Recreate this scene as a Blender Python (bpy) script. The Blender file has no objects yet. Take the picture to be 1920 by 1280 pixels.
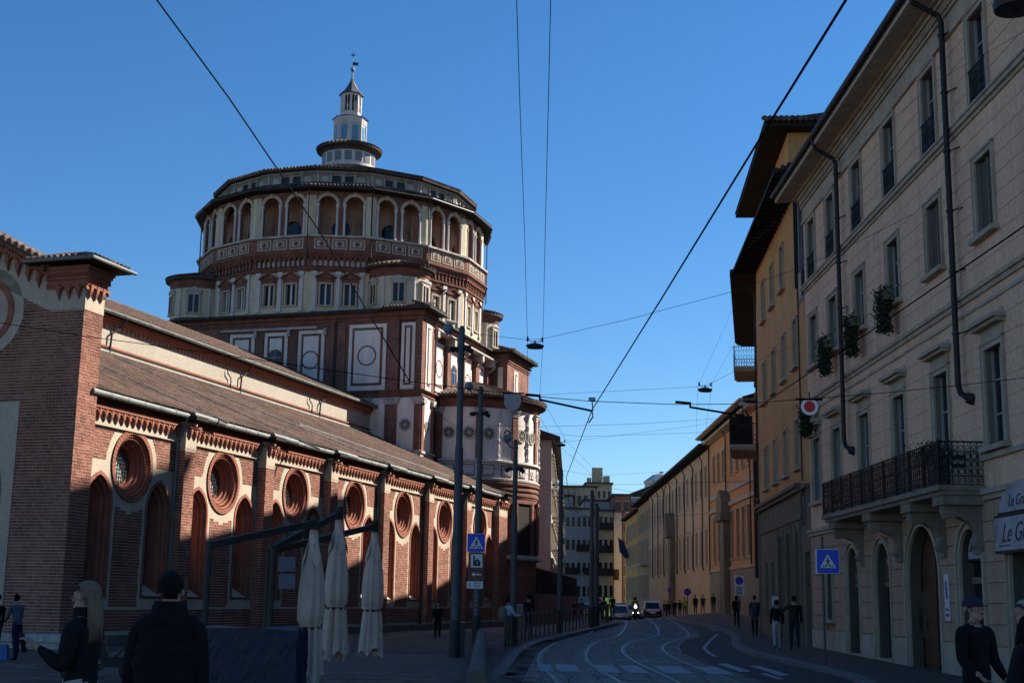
import bpy, math, random
from math import sin, cos, pi, radians as RAD, sqrt, atan2
from mathutils import Vector, Matrix
from mathutils.geometry import tessellate_polygon
random.seed(7)
S = bpy.context.scene
COL = S.collection

# ---------------------------------------------------------------- camera
F_PX, PITCH, ROLL, CAM_H = 2504.07, RAD(10.909), RAD(-0.9417), 1.8
_f = Vector((0, cos(PITCH), sin(PITCH))); _u = Vector((0, -sin(PITCH), cos(PITCH))); _r = Vector((1, 0, 0))
CAM_R = _r*cos(ROLL) - _u*sin(ROLL)
CAM_U = _r*sin(ROLL) + _u*cos(ROLL)
cd = bpy.data.cameras.new('camera'); cam = bpy.data.objects.new('camera', cd); COL.objects.link(cam)
cd.sensor_width = 36; cd.lens = F_PX/1920*36; cd.clip_end = 3000; cd.clip_start = 0.1
m = Matrix.Identity(4)
for i in range(3):
    m[i][0] = CAM_R[i]; m[i][1] = CAM_U[i]; m[i][2] = -_f[i]
m[2][3] = CAM_H
cam.matrix_world = m
S.camera = cam
S.render.resolution_x = 1024; S.render.resolution_y = 682

# ---------------------------------------------------------------- sky, sun, exposure
SUN_AZ, SUN_EL = RAD(62), RAD(37)         # azimuth clockwise from +Y
w = bpy.data.worlds.new('World'); S.world = w; w.use_nodes = True
nt = w.node_tree; nt.nodes.clear()
sky = nt.nodes.new('ShaderNodeTexSky'); sky.sky_type = 'NISHITA'; sky.sun_disc = False
sky.sun_elevation = SUN_EL; sky.sun_rotation = SUN_AZ
sky.altitude = 100; sky.air_density = 1.0; sky.dust_density = 0.0; sky.ozone_density = 6.0
bg = nt.nodes.new('ShaderNodeBackground'); bg.inputs[1].default_value = 0.056
out = nt.nodes.new('ShaderNodeOutputWorld')
hs = nt.nodes.new('ShaderNodeHueSaturation'); hs.inputs['Saturation'].default_value = 1.18
nt.links.new(sky.outputs[0], hs.inputs['Color']); nt.links.new(hs.outputs[0], bg.inputs[0]); nt.links.new(bg.outputs[0], out.inputs[0])
sl = bpy.data.lights.new('sun', 'SUN'); sl.energy = 5.0; sl.angle = RAD(0.53); sl.color = (1.0, 0.92, 0.80)
so = bpy.data.objects.new('sun', sl); COL.objects.link(so)
sd = Vector((sin(SUN_AZ)*cos(SUN_EL), cos(SUN_AZ)*cos(SUN_EL), sin(SUN_EL)))
so.rotation_euler = (-sd).to_track_quat('-Z', 'Y').to_euler(); so.location = (40, 20, 60)
S.view_settings.view_transform = 'Standard'; S.view_settings.look = 'None'
S.view_settings.exposure = 1.3; S.view_settings.gamma = 1.0; S.view_settings.use_curve_mapping = False
S.render.engine = 'CYCLES'

# ---------------------------------------------------------------- places: a pixel of the survey photograph to a point
def ray(px, py):
    return (CAM_R*(px-960) + CAM_U*(640-py) + _f*F_PX).normalized()
def at_y(px, py, Y):
    d = ray(px, py); return Vector((0, 0, CAM_H)) + d*(Y/d.y)
def at_z(px, py, z):
    d = ray(px, py); return Vector((0, 0, CAM_H)) + d*((z-CAM_H)/d.z)
TH = RAD(17.2535)
CU = Vector((sin(TH), cos(TH), 0)); CN = Vector((-cos(TH), sin(TH), 0))
CO = at_y(148.3, 700, 42.0); CO.z = 0
def cw(s, t, z=0): return CO + CU*s + CN*t + Vector((0, 0, z))
def zg(x, y):
    t = (Vector((x, y, 0))-CO).dot(CN)
    k = min(1, max(0, -t/8)); k = k*k*(3-2*k)
    return 0.009*min(145, max(0, y-30))*k

# ---------------------------------------------------------------- materials
def _mat(name):
    mt = bpy.data.materials.new(name); mt.use_nodes = True; n = mt.node_tree.nodes; n.clear()
    o = n.new('ShaderNodeOutputMaterial'); b = n.new('ShaderNodeBsdfPrincipled')
    mt.node_tree.links.new(b.outputs[0], o.inputs[0]); return mt, n, mt.node_tree.links, b
def node(n, t, **k):
    x = n.new(t)
    for a, v in k.items():
        if a.startswith('i_'):
            key = a[2:]; key = int(key) if key.isdigit() else key
            x.inputs[key].default_value = v
        else: setattr(x, a, v)
    return x
def mixc(n, L, fac, a, b, mode='MIX'):
    x = n.new('ShaderNodeMix'); x.data_type = 'RGBA'; x.blend_type = mode
    for i, v in ((0, fac), (6, a), (7, b)):
        if hasattr(v, 'is_linked') or hasattr(v, 'links'): L.new(v, x.inputs[i])
        else: x.inputs[i].default_value = v if i == 0 else (*v, 1)
    return x.outputs[2]
def ramp(n, L, src, pts):
    r = n.new('ShaderNodeValToRGB'); L.new(src, r.inputs[0])
    e = r.color_ramp.elements
    while len(e) > 1: e.remove(e[-1])
    for i, (p, c) in enumerate(pts):
        q = e[0] if i == 0 else e.new(p)
        q.position = p; q.color = (*c, 1) if len(c) == 3 else c
    return r.outputs[0]
def sc(c, k): return tuple(min(1, v*k) for v in c)
def island(n, L):
    g = n.new('ShaderNodeNewGeometry'); oi = n.new('ShaderNodeObjectInfo')
    a = node(n, 'ShaderNodeMath', operation='ADD'); L.new(g.outputs['Random Per Island'], a.inputs[0]); L.new(oi.outputs['Random'], a.inputs[1])
    f = node(n, 'ShaderNodeMath', operation='FRACT'); L.new(a.outputs[0], f.inputs[0]); return f.outputs[0]
MC = {}
def M(name, col, rough=0.85, var=0.22, scale=0.9, bump=0.15, metal=0.0, palette=None, streak=0.0, grime=None, spec=0.3):
    """plaster, stone, paint, cloth: base colour with patchy wear, fine grain, optional per piece palette and rain streaks"""
    if name in MC: return MC[name]
    mt, n, L, b = _mat(name)
    tc = n.new('ShaderNodeTexCoord')
    no = node(n, 'ShaderNodeTexNoise', i_Scale=scale, i_Detail=7.0, i_Roughness=0.62); L.new(tc.outputs['Object'], no.inputs['Vector'])
    c = ramp(n, L, no.outputs[0], [(0.28, sc(col, 1-var)), (0.5, col), (0.74, sc(col, 1+var*0.7))])
    if palette:
        isl = island(n, L); pc = ramp(n, L, isl, [(i/max(1, len(palette)-1), p) for i, p in enumerate(palette)])
        c = mixc(n, L, 0.8, c, pc)
        nb_ = node(n, 'ShaderNodeTexNoise', i_Scale=0.55, i_Detail=9.0, i_Roughness=0.7); L.new(tc.outputs['Object'], nb_.inputs['Vector'])
        if name != 'old red brick': c = mixc(n, L, 1.0, c, ramp(n, L, nb_.outputs[0], [(0.35, (0.62, 0.62, 0.62)), (0.6, (1.1, 1.08, 1.06))]), 'MULTIPLY')
        else:
            gp = n.new('ShaderNodeNewGeometry'); nb2 = node(n, 'ShaderNodeTexNoise', i_Scale=0.5, i_Detail=9.0, i_Roughness=0.72); L.new(gp.outputs['Position'], nb2.inputs['Vector']); c = mixc(n, L, 1.0, c, ramp(n, L, nb2.outputs[0], [(0.36, (0.58, 0.56, 0.55)), (0.5, (0.95, 0.95, 0.95)), (0.64, (1.22, 1.2, 1.18))]), 'MULTIPLY')
    n2 = node(n, 'ShaderNodeTexNoise', i_Scale=scale*14, i_Detail=5.0); L.new(tc.outputs['Object'], n2.inputs['Vector'])
    g2 = ramp(n, L, n2.outputs[0], [(0.3, (0.86, 0.86, 0.86)), (0.7, (1.1, 1.1, 1.1))])
    c = mixc(n, L, 1.0, c, g2, 'MULTIPLY')
    if streak:
        mp = node(n, 'ShaderNodeMapping'); mp.inputs['Scale'].default_value = (2.2, 2.2, 0.16); L.new(tc.outputs['Object'], mp.inputs[0])
        n3 = node(n, 'ShaderNodeTexNoise', i_Scale=1.0, i_Detail=8.0, i_Roughness=0.7); L.new(mp.outputs[0], n3.inputs['Vector'])
        st = ramp(n, L, n3.outputs[0], [(0.42, (1, 1, 1)), (0.72, (1-streak, 1-streak*1.02, 1-streak*1.05))])
        c = mixc(n, L, 1.0, c, st, 'MULTIPLY')
    L.new(c, b.inputs['Base Color'])
    b.inputs['Roughness'].default_value = rough; b.inputs['Metallic'].default_value = metal
    b.inputs['Specular IOR Level'].default_value = spec
    if bump:
        bp = node(n, 'ShaderNodeBump', i_Strength=bump, i_Distance=0.02); L.new(n2.outputs[0], bp.inputs['Height']); L.new(bp.outputs[0], b.inputs['Normal'])
    MC[name] = mt; return mt
def brick_tex(name, palette, mortar, bw=0.28, bh=0.1, scale_mix=0.5, rough=0.9):
    """fine brickwork too far away to be built piece by piece"""
    if name in MC: return MC[name]
    mt, n, L, b = _mat(name)
    tc = n.new('ShaderNodeTexCoord'); sp = n.new('ShaderNodeSeparateXYZ'); L.new(tc.outputs['Object'], sp.inputs[0])
    ad = node(n, 'ShaderNodeMath', operation='ADD'); L.new(sp.outputs[0], ad.inputs[0]); L.new(sp.outputs[1], ad.inputs[1])
    cb = n.new('ShaderNodeCombineXYZ'); L.new(ad.outputs[0], cb.inputs[0]); L.new(sp.outputs[2], cb.inputs[1])
    bt = node(n, 'ShaderNodeTexBrick', i_Scale=1.0); L.new(cb.outputs[0], bt.inputs['Vector'])
    bt.inputs['Brick Width'].default_value = bw; bt.inputs['Row Height'].default_value = bh; bt.inputs['Mortar Size'].default_value = 0.009
    bt.inputs['Color1'].default_value = (*palette[0], 1); bt.inputs['Color2'].default_value = (*palette[1], 1); bt.inputs['Mortar'].default_value = (*mortar, 1)
    no = node(n, 'ShaderNodeTexNoise', i_Scale=0.8, i_Detail=8.0, i_Roughness=0.65); L.new(tc.outputs['Object'], no.inputs['Vector'])
    c = mixc(n, L, 1.0, bt.outputs[0], ramp(n, L, no.outputs[0], [(0.3, (0.62, 0.62, 0.62)), (0.7, (1.25, 1.2, 1.15))]), 'MULTIPLY')
    L.new(c, b.inputs['Base Color']); b.inputs['Roughness'].default_value = rough; b.inputs['Specular IOR Level'].default_value = 0.2
    bp = node(n, 'ShaderNodeBump', i_Strength=0.4, i_Distance=0.02); L.new(bt.outputs['Fac'], bp.inputs['Height']); bp.invert = True
    L.new(bp.outputs[0], b.inputs['Normal'])
    MC[name] = mt; return mt
def flat(name, col, rough=0.6, metal=0, emit=0, spec=0.4):
    if name in MC: return MC[name]
    mt, n, L, b = _mat(name); b.inputs['Base Color'].default_value = (*col, 1); b.inputs['Roughness'].default_value = rough
    b.inputs['Metallic'].default_value = metal; b.inputs['Specular IOR Level'].default_value = spec
    if emit: b.inputs['Emission Color'].default_value = (*col, 1); b.inputs['Emission Strength'].default_value = emit
    MC[name] = mt; return mt

PB = [(0.165, 0.062, 0.042), (0.22, 0.09, 0.062), (0.10, 0.042, 0.032), (0.27, 0.12, 0.085), (0.185, 0.07, 0.048), (0.13, 0.05, 0.037), (0.23, 0.10, 0.07)]
brickm = M('old red brick', (0.36, 0.13, 0.085), 0.92, 0.25, 2.0, 0.3, palette=PB, spec=0.15)
terra = M('terracotta moulding', (0.27, 0.105, 0.068), 0.88, 0.25, 2.5, 0.3, spec=0.2)
mortar = M('lime mortar', (0.42, 0.325, 0.265), 0.95, 0.2, 3.0, 0.3, spec=0.1)
cream = M('cream lime plaster', (0.43, 0.365, 0.28), 0.93, 0.14, 0.7, 0.12, streak=0.12, spec=0.15)
cream2 = M('clerestory plaster', (0.36, 0.32, 0.265), 0.93, 0.08, 0.5, 0.08, streak=0.08, spec=0.15)
white = M('weathered white plaster', (0.74, 0.66, 0.60), 0.92, 0.12, 0.8, 0.1, streak=0.2, spec=0.15)
ochre_st = M('pale yellow drum plaster', (0.58, 0.49, 0.34), 0.92, 0.18, 0.8, 0.12, streak=0.28, spec=0.15)
stone = M('grey weathered stone', (0.42, 0.39, 0.35), 0.9, 0.3, 1.5, 0.25, streak=0.3, spec=0.2)
marble = M('worn marble', (0.55, 0.52, 0.50), 0.7, 0.18, 2.0, 0.1, streak=0.25, spec=0.3)
dbrick = brick_tex('distant tribune brick', ((0.23, 0.09, 0.064), (0.13, 0.055, 0.042)), (0.26, 0.195, 0.16))
terrat = M('sooty terracotta', (0.19, 0.085, 0.06), 0.9, 0.4, 1.2, 0.3, streak=0.35, spec=0.15)
tilem = M('old roof tile', (0.13, 0.085, 0.07), 0.95, 0.35, 1.0, 0.3, palette=[(0.12, 0.07, 0.055), (0.18, 0.115, 0.09), (0.085, 0.06, 0.05), (0.22, 0.15, 0.12), (0.13, 0.09, 0.075), (0.07, 0.055, 0.05)], spec=0.15)
tiled = M('dark roof tile', (0.07, 0.055, 0.05), 0.95, 0.35, 1.0, 0.3, palette=[(0.05, 0.04, 0.036), (0.10, 0.075, 0.065), (0.04, 0.034, 0.03), (0.17, 0.13, 0.11)], spec=0.15)
wood = M('dark eave wood', (0.022, 0.018, 0.016), 0.85, 0.3, 2.0, 0.2, spec=0.2)
zinc = M('zinc gutter', (0.15, 0.165, 0.155), 0.6, 0.35, 1.5, 0.1, metal=0.2)
dmetal = M('dark painted metal', (0.03, 0.032, 0.035), 0.5, 0.3, 3.0, 0.05, metal=0.3)
copper = M('brown downpipe', (0.028, 0.022, 0.026), 0.5, 0.3, 1.0, 0.05, metal=0.3)
glassd = M('dark window glass', (0.012, 0.014, 0.018), 0.15, 0.3, 1.0, 0.0, spec=0.35)
glassl = M('leaded pale glass', (0.34, 0.38, 0.38), 0.35, 0.3, 4.0, 0.1, spec=0.5)
iron = flat('wrought iron', (0.012, 0.012, 0.014), 0.6, 0.2)
slate = M('slate roof', (0.06, 0.065, 0.075), 0.6, 0.3, 3.0, 0.2)

# ---------------------------------------------------------------- mesh builder
class MB:
    def __init__(s): s.v = []; s.f = []; s.m = []
    def add(s, vs, fs, m=0):
        o = len(s.v); s.v += [tuple(p) for p in vs]; s.f += [tuple(i+o for i in q) for q in fs]; s.m += [m]*len(fs)
    def box(s, x0, x1, y0, y1, z0, z1, m=0):
        s.add([(x0, y0, z0), (x1, y0, z0), (x1, y1, z0), (x0, y1, z0), (x0, y0, z1), (x1, y0, z1), (x1, y1, z1), (x0, y1, z1)],
              [(0, 3, 2, 1), (4, 5, 6, 7), (0, 1, 5, 4), (1, 2, 6, 5), (2, 3, 7, 6), (3, 0, 4, 7)], m)
    def obox(s, c, ax, ay, az, m=0):
        c = Vector(c); ax = Vector(ax); ay = Vector(ay); az = Vector(az)
        P = [c+ax*i+ay*j+az*k for k in (-1, 1) for i, j in ((-1, -1), (1, -1), (1, 1), (-1, 1))]
        s.add(P, [(0, 3, 2, 1), (4, 5, 6, 7), (0, 1, 5, 4), (1, 2, 6, 5), (2, 3, 7, 6), (3, 0, 4, 7)], m)
    def prism(s, poly, f, a, b, m=0, caps=True):
        """poly: list of (u,v); f(u,v,w) -> point; extruded from w=a to w=b"""
        n = len(poly); P = [f(u, v, a) for u, v in poly]+[f(u, v, b) for u, v in poly]
        fs = [(i, (i+1) % n, n+(i+1) % n, n+i) for i in range(n)]
        if caps:
            t = tessellate_polygon([[Vector((u, v, 0)) for u, v in poly]])
            fs += [tuple(q) for q in t]+[tuple(n+i for i in reversed(q)) for q in t]
        s.add(P, fs, m)
    def panel(s, outer, holes, f, w, depth, m=0, mr=None):
        """flat wall face at w with openings; reveals run to w+depth"""
        loops = [outer]+holes; flatp = [p for l in loops for p in l]
        t = tessellate_polygon([[Vector((u, v, 0)) for u, v in l] for l in loops])
        s.add([f(u, v, w) for u, v in flatp], [tuple(q) for q in t], m)
        for h in holes:
            n = len(h); P = [f(u, v, w) for u, v in h]+[f(u, v, w+depth) for u, v in h]
            s.add(P, [(i, (i+1) % n, n+(i+1) % n, n+i) for i in range(n)], m if mr is None else mr)
    def ring(s, c, r0, r1, f, w0, w1, n=40, m=0, a0=0, a1=2*pi):
        """annulus between radii r0<r1 around c in (u,v), front at w0 back at w1"""
        k = n if a1-a0 > 6.28 else n+1
        A = [a0+(a1-a0)*i/n for i in range(k)]
        P = []
        for a in A:
            P += [f(c[0]+r0*cos(a), c[1]+r0*sin(a), w0), f(c[0]+r1*cos(a), c[1]+r1*sin(a), w0), f(c[0]+r1*cos(a), c[1]+r1*sin(a), w1), f(c[0]+r0*cos(a), c[1]+r0*sin(a), w1)]
        fs = []
        for i in range(n):
            j = (i+1) % k
            for q in range(4): fs.append((4*i+q, 4*j+q, 4*j+(q+1) % 4, 4*i+(q+1) % 4))
        s.add(P, fs, m)
    def cyl(s, p0, p1, r0, r1=None, n=10, m=0, caps=True):
        r1 = r0 if r1 is None else r1; p0 = Vector(p0); p1 = Vector(p1); d = (p1-p0).normalized()
        a = d.orthogonal().normalized(); b = d.cross(a)
        P = [p0+(a*cos(2*pi*i/n)+b*sin(2*pi*i/n))*r0 for i in range(n)]+[p1+(a*cos(2*pi*i/n)+b*sin(2*pi*i/n))*r1 for i in range(n)]
        fs = [(i, (i+1) % n, n+(i+1) % n, n+i) for i in range(n)]
        if caps: fs += [tuple(range(n-1, -1, -1)), tuple(range(n, 2*n))]
        s.add(P, fs, m)
    def tube(s, pts, r, n=8, m=0):
        pts = [Vector(p) for p in pts]; P = []; fs = []; a = None
        for i, p in enumerate(pts):
            d = (pts[min(i+1, len(pts)-1)]-pts[max(i-1, 0)]).normalized()
            a = (d.orthogonal() if a is None else a-d*a.dot(d)).normalized(); b = d.cross(a)
            rr = r[i] if isinstance(r, (list, tuple)) else r
            P += [p+(a*cos(2*pi*k/n)+b*sin(2*pi*k/n))*rr for k in range(n)]
        for i in range(len(pts)-1):
            for k in range(n): fs.append((i*n+k, i*n+(k+1) % n, (i+1)*n+(k+1) % n, (i+1)*n+k))
        fs += [tuple(range(n-1, -1, -1)), tuple((len(pts)-1)*n+k for k in range(n))]
        s.add(P, fs, m)
    def lathe(s, prof, c=(0, 0), n=16, a0=0, a1=2*pi, m=0, rot=0, sx=1, sy=1):
        full = a1-a0 > 6.28; k = n if full else n+1; P = []; fs = []
        for r, z in prof:
            for i in range(k):
                a = a0+(a1-a0)*i/n+rot; P.append((c[0]+r*cos(a)*sx, c[1]+r*sin(a)*sy, z))
        for j in range(len(prof)-1):
            for i in range(n):
                q = (i+1) % k; fs.append((j*k+i, j*k+q, (j+1)*k+q, (j+1)*k+i))
        s.add(P, fs, m)
    def sphere(s, c, r, n=12, m=0, sz=1):
        prof = [(r*sin(pi*i/n)+1e-4, c[2]-r*cos(pi*i/n)*sz) for i in range(n+1)]
        s.lathe(prof, (c[0], c[1]), max(8, n), m=m)
    def build(s, name, mats, parent=None, smooth=False, kind=None, label=None):
        me = bpy.data.meshes.new(name); me.from_pydata(s.v, [], s.f)
        mats = mats if isinstance(mats, (list, tuple)) else [mats]
        for q in mats: me.materials.append(q)
        if len(mats) > 1: me.polygons.foreach_set('material_index', s.m)
        if smooth: me.polygons.foreach_set('use_smooth', [True]*len(s.f))
        me.update()
        o = bpy.data.objects.new(name, me); COL.objects.link(o)
        if parent: o.parent = parent
        if kind: o['kind'] = kind
        if label: o['label'] = label
        return o
def empty(name, label, cat, loc=(0, 0, 0), rz=0, group=None):
    o = bpy.data.objects.new(name, None); COL.objects.link(o); o.location = loc; o.rotation_euler = (0, 0, rz)
    o.empty_display_size = 0.3; o['label'] = label; o['category'] = cat
    if group: o['group'] = group
    return o
def tag(o, label, cat, group=None):
    o['label'] = label; o['category'] = cat
    if group: o['group'] = group
    return o
def struct(o): o['kind'] = 'structure'; return o
def dup(o, parent=None, **kw):
    c = o.copy(); COL.objects.link(c)
    if parent: c.parent = parent
    for k, v in kw.items():
        if k in ('location', 'rotation_euler', 'scale'): setattr(c, k, v)
        else: c[k] = v
    for ch in list(o.children): dup(ch, c)
    return c
def inst(name, mesh_obj, parent, mw):
    o = bpy.data.objects.new(name, mesh_obj.data); COL.objects.link(o); o.parent = parent; o.matrix_local = mw; return o
def arc_loop(cx, cz, r, a0, a1, n): return [(cx+r*cos(a0+(a1-a0)*i/n), cz+r*sin(a0+(a1-a0)*i/n)) for i in range(n+1)]
def arch_loop(x0, x1, z0, zs, n=12, pointed=0.0):
    """opening outline: sill z0, springing zs, round or slightly pointed head"""
    r = (x1-x0)/2; c = (x0+x1)/2
    if pointed <= 0: return [(x0, z0), (x1, z0)]+arc_loop(c, zs, r, 0, pi, n)
    e = r*pointed; R = r+e; th = math.acos(e/R)
    return [(x0, z0), (x1, z0)]+arc_loop(c-e, zs, R, 0, th, n//2)+arc_loop(c+e, zs, R, pi-th, pi, n//2)[1 if False else 0:]
def circ(cx, cz, r, n=28): return [(cx+r*cos(2*pi*i/n), cz+r*sin(2*pi*i/n)) for i in range(n)]
def rect(x0, x1, z0, z1): return [(x0, z0), (x1, z0), (x1, z1), (x0, z1)]
# ================================================================ CHURCH
CH = empty('church', 'red brick church with tall round drum, lantern and long tiled aisle on the left', 'church', CO, pi/2-TH)
def fs(u, v, w): return (u, w, v)            # street side walls: u along, v up, w = depth coordinate t
def fw(u, v, w): return (w, u, v)            # west walls: u = t, v up, w = s
# ---- brick laying -------------------------------------------------
CH_BRICKS = []                                # (s, t, z, ds, dt, dz) half sizes
mort = MB()
def rows(z0, z1, iv, axis, w, seed=0, course=0.1, L=0.27):
    """lay courses from z0 to z1; iv(z) -> list of (a,b); axis 's' wall at t=w or 't' wall at s=w"""
    n = int((z1-z0)/course+0.01); rnd = random.Random(seed)
    for i in range(n):
        za = z0+i*course; zm = za+course/2
        for a, b in iv(zm):
            if b-a < 0.05: continue
            q = [(a, za), (b, za), (b, za+course), (a, za+course)]
            mort.add([(u, w+0.010, v) if axis == 's' else (w+0.010, u, v) for u, v in q], [(0, 1, 2, 3)])
            x = a-(L/2 if i % 2 else 0)-rnd.random()*0.03
            while x < b:
                l = L*(0.5 if rnd.random() < 0.12 else 1)
                p, q2 = max(x+0.010, a), min(x+l-0.010, b)
                if q2-p > 0.05:
                    c = (p+q2)/2; j = rnd.uniform(-.004, .004)
                    if axis == 's': CH_BRICKS.append((c, w+0.03+j, zm, (q2-p)/2, 0.03, course/2-0.0120))
                    else: CH_BRICKS.append((w+0.03+j, c, zm, 0.03, (q2-p)/2, course/2-0.0120))
                x += l
PER = 6.3
def bay_c(k): return 3.95+PER*k
def but_c(k): return 0.75+PER*k
# ---- bays ---------------------------------------------------------
OC_Z, OC_R = 6.08, 1.25
def lancet_loop(c, d=0.0, n=12):
    return arch_loop(c-0.80+d, c+0.80-d, 1.62+d*0.3, 4.72, n, 0.35)
wallmb = MB(); recess = MB(); voussoir = MB()
oc_steps = [(1.25, .37), (1.07, .37), (1.07, .44), (1.02, .40), (0.97, .44), (0.97, .56), (0.92, .52), (0.87, .56), (0.87, .66), (0.82, .62), (0.77, .66), (0.77, .76), (0.72, .74), (0.67, .78), (0.67, .92), (0.60, .92), (0.60, 1.1)]
rwm = MB(); N = 40
for r, w_ in oc_steps: rwm.v += [(r*cos(2*pi*i/N), w_, r*sin(2*pi*i/N)) for i in range(N)]
for j in range(len(oc_steps)-1):
    for i in range(N): rwm.f.append((j*N+i, j*N+(i+1) % N, (j+1)*N+(i+1) % N, (j+1)*N+i)); rwm.m.append(0)
for i in range(52):                           # ring of brick voussoirs standing proud
    a = 2*pi*i/52; b = a+2*pi/52*0.86
    rwm.add([(r*cos(q), w_, r*sin(q)) for w_ in (0.345, 0.375) for r, q in ((1.08, a), (1.24, a), (1.24, b), (1.08, b))], [(0, 1, 2, 3), (0, 4, 5, 1), (1, 5, 6, 2), (2, 6, 7, 3), (3, 7, 4, 0)])
for i in range(60):                           # twisted rope moulding
    a = 2*pi*i/60
    rwm.obox((0.935*cos(a), 0.50, 0.935*sin(a)), Vector((cos(a), .4, sin(a)))*0.03, Vector((-sin(a), .5, cos(a)))*0.022, Vector((0, 1, 0))*0.03)
g_gl = MB(); g_gl.add([(0.6*cos(a*pi/12), 1.0, 0.6*sin(a*pi/12)) for a in range(24)], [tuple(range(24))])
g_gr = MB()
for i in range(-4, 5):
    h = sqrt(max(0, .6**2-(i*.135)**2)); g_gr.obox((i*.135, .90, 0), (.011, 0, 0), (0, .011, 0), (0, 0, h)); g_gr.obox((0, .90, i*.135), (h, 0, 0), (0, .011, 0), (0, 0, .011))
lc = MB(); steps = [(0, .37), (.10, .37), (.10, .50), (.15, .46), (.20, .5), (.20, .64), (.26, .60), (.31, .66), (.31, .85), (.40, .85), (.40, 1.15)]
for d, w_ in steps: lc.v += [(u, w_, v) for u, v in lancet_loop(0, d)]
NL = len(lancet_loop(0, 0))
for j in range(len(steps)-1):
    for i in range(NL): lc.f.append((j*NL+i, j*NL+(i+1) % NL, (j+1)*NL+(i+1) % NL, (j+1)*NL+i)); lc.m.append(0)
l_gl = MB(); q = lancet_loop(0, .40); l_gl.add([(u, 1.08, v) for u, v in q], [tuple(t) for t in tessellate_polygon([[Vector((u, v, 0)) for u, v in q]])])
l_gr = MB()
for i in range(-2, 3): l_gr.obox((i*.16, .98, 3.4), (.011, 0, 0), (0, .011, 0), (0, 0, 1.75-abs(i)*.08))
for i in range(13): l_gr.obox((0, .985, 1.8+i*.26), (.38, 0, 0), (0, .01, 0), (0, 0, .01))
l_si = MB(); l_si.add([(-.42, 1.1, 2.15), (.42, 1.1, 2.15), (.5, .40, 1.70), (-.5, .40, 1.70)], [(0, 1, 2, 3)])
proto = {}
corb = MB()                                   # one terracotta corbel with its little arch
corb.add([(-.045, 0, 0), (.045, 0, 0), (.045, -.13, 0), (-.045, -.13, 0), (-.06, 0, -.20), (.06, 0, -.20), (.06, -.12, -.20), (-.06, -.12, -.20), (0, 0, -.44), (0, -.04, -.42)],
         [(0, 1, 2, 3), (0, 4, 5, 1), (1, 5, 6, 2), (2, 6, 7, 3), (3, 7, 4, 0), (4, 8, 5), (5, 8, 9, 6), (6, 9, 7), (7, 9, 8, 4)])
corb.ring((.165, -.17), .10, .14, lambda u, v, w: (u, w, v), -.11, 0.0, n=8, a0=0, a1=pi)
corb.add([(-.075, -.11, 0), (.405, -.11, 0), (.405, 0, 0), (-.075, 0, 0), (-.075, -.11, -.03), (.405, -.11, -.03)], [(0, 1, 2, 3), (0, 4, 5, 1)])
corb_o = None
def put_corbels(s0, s1, t, z, parent, n=None, ax='s', spacing=.33):
    global corb_o
    k = n or int((s1-s0)/spacing)
    for i in range(k):
        p = s0+(s1-s0)*(i+.5)/k
        mw = Matrix.Translation((p, t, z)) if ax == 's' else Matrix.Translation((t, p, z)) @ Matrix.Rotation(-pi/2, 4, 'Z')
        if corb_o is None: corb_o = corb.build('corbel', terra, parent); corb_o.matrix_local = mw
        else: inst('corbel', corb_o, parent, mw)
AISLE = None
for k in range(7):
    c = bay_c(k); b0 = 1.05 if k == 0 else but_c(k)+.375; b1 = but_c(k+1)-.375
    L1, L2 = c-1.83, c+1.80
    wallmb.panel(rect(b0, b1, 0.0, 8.2), [circ(c, OC_Z, 1.24, 36), lancet_loop(L1, .01), lancet_loop(L2, .01)], fs, 0.4, 0.05)
    def top(z, b0=b0, b1=b1, c=c):
        h = 1.56; u = sqrt(max(0, h*h-(z-OC_Z)**2)); return [(b0, c-u), (c+u, b1)]
    rows(6.13, 7.13, top, 's', 0.385, k)
    def mid(z, c=c):
        u = .84
        if z > OC_Z-1.6:
            return []
        if OC_Z-z < 1.6: return []
        return [(c-.84, c+.82)]
    rows(1.34, 4.44, mid, 's', 0.385, 20+k)
    def mid2(z, c=c):
        u = sqrt(max(0, 1.6**2-(OC_Z-z)**2)); return [(c-.84, c-u), (c+u, c+.82)] if u < .84 else []
    rows(4.44, 4.74, mid2, 's', 0.385, 50+k)
    rows(0.55, 1.34, lambda z, b0=b0, b1=b1: [(b0, b1)], 's', 0.385, 40+k)
AISLE = wallmb.build('aisle_wall', cream, CH)
for k in range(7):
    c = bay_c(k); b0 = 1.05 if k == 0 else but_c(k)+.375; b1 = but_c(k+1)-.375
    if k == 0:
        ow = rwm.build('round_window', terra, CH); ow.location = (c, 0, OC_Z); g1 = g_gl.build('pane', glassl, ow); g2 = g_gr.build('window_grille', iron, ow)
        lw = lc.build('lancet_window', terra, CH); lw.location = (c-1.83, 0, 0); l_gl.build('pane', glassl, lw); l_gr.build('window_grille', iron, lw); l_si.build('sill', cream, lw)
        dup(lw, CH, location=(c+1.80, 0, 0))
    else:
        dup(ow, CH, location=(c, 0, OC_Z)); dup(lw, CH, location=(c-1.83, 0, 0)); dup(lw, CH, location=(c+1.80, 0, 0))
    put_corbels(b0+.02, b1, .30, 7.76, AISLE); bk = MB(); bk.box(b0, b1, .30, .42, 7.22, 7.80); bk.build('frieze_ground', cream, AISLE)
    mo = MB(); mo.box(b0, b1, .15, .42, 7.76, 7.82); mo.box(b0, b1, .19, .42, 7.82, 7.88); pass; mo.build('cornice_moulding', terra, AISLE)
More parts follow.
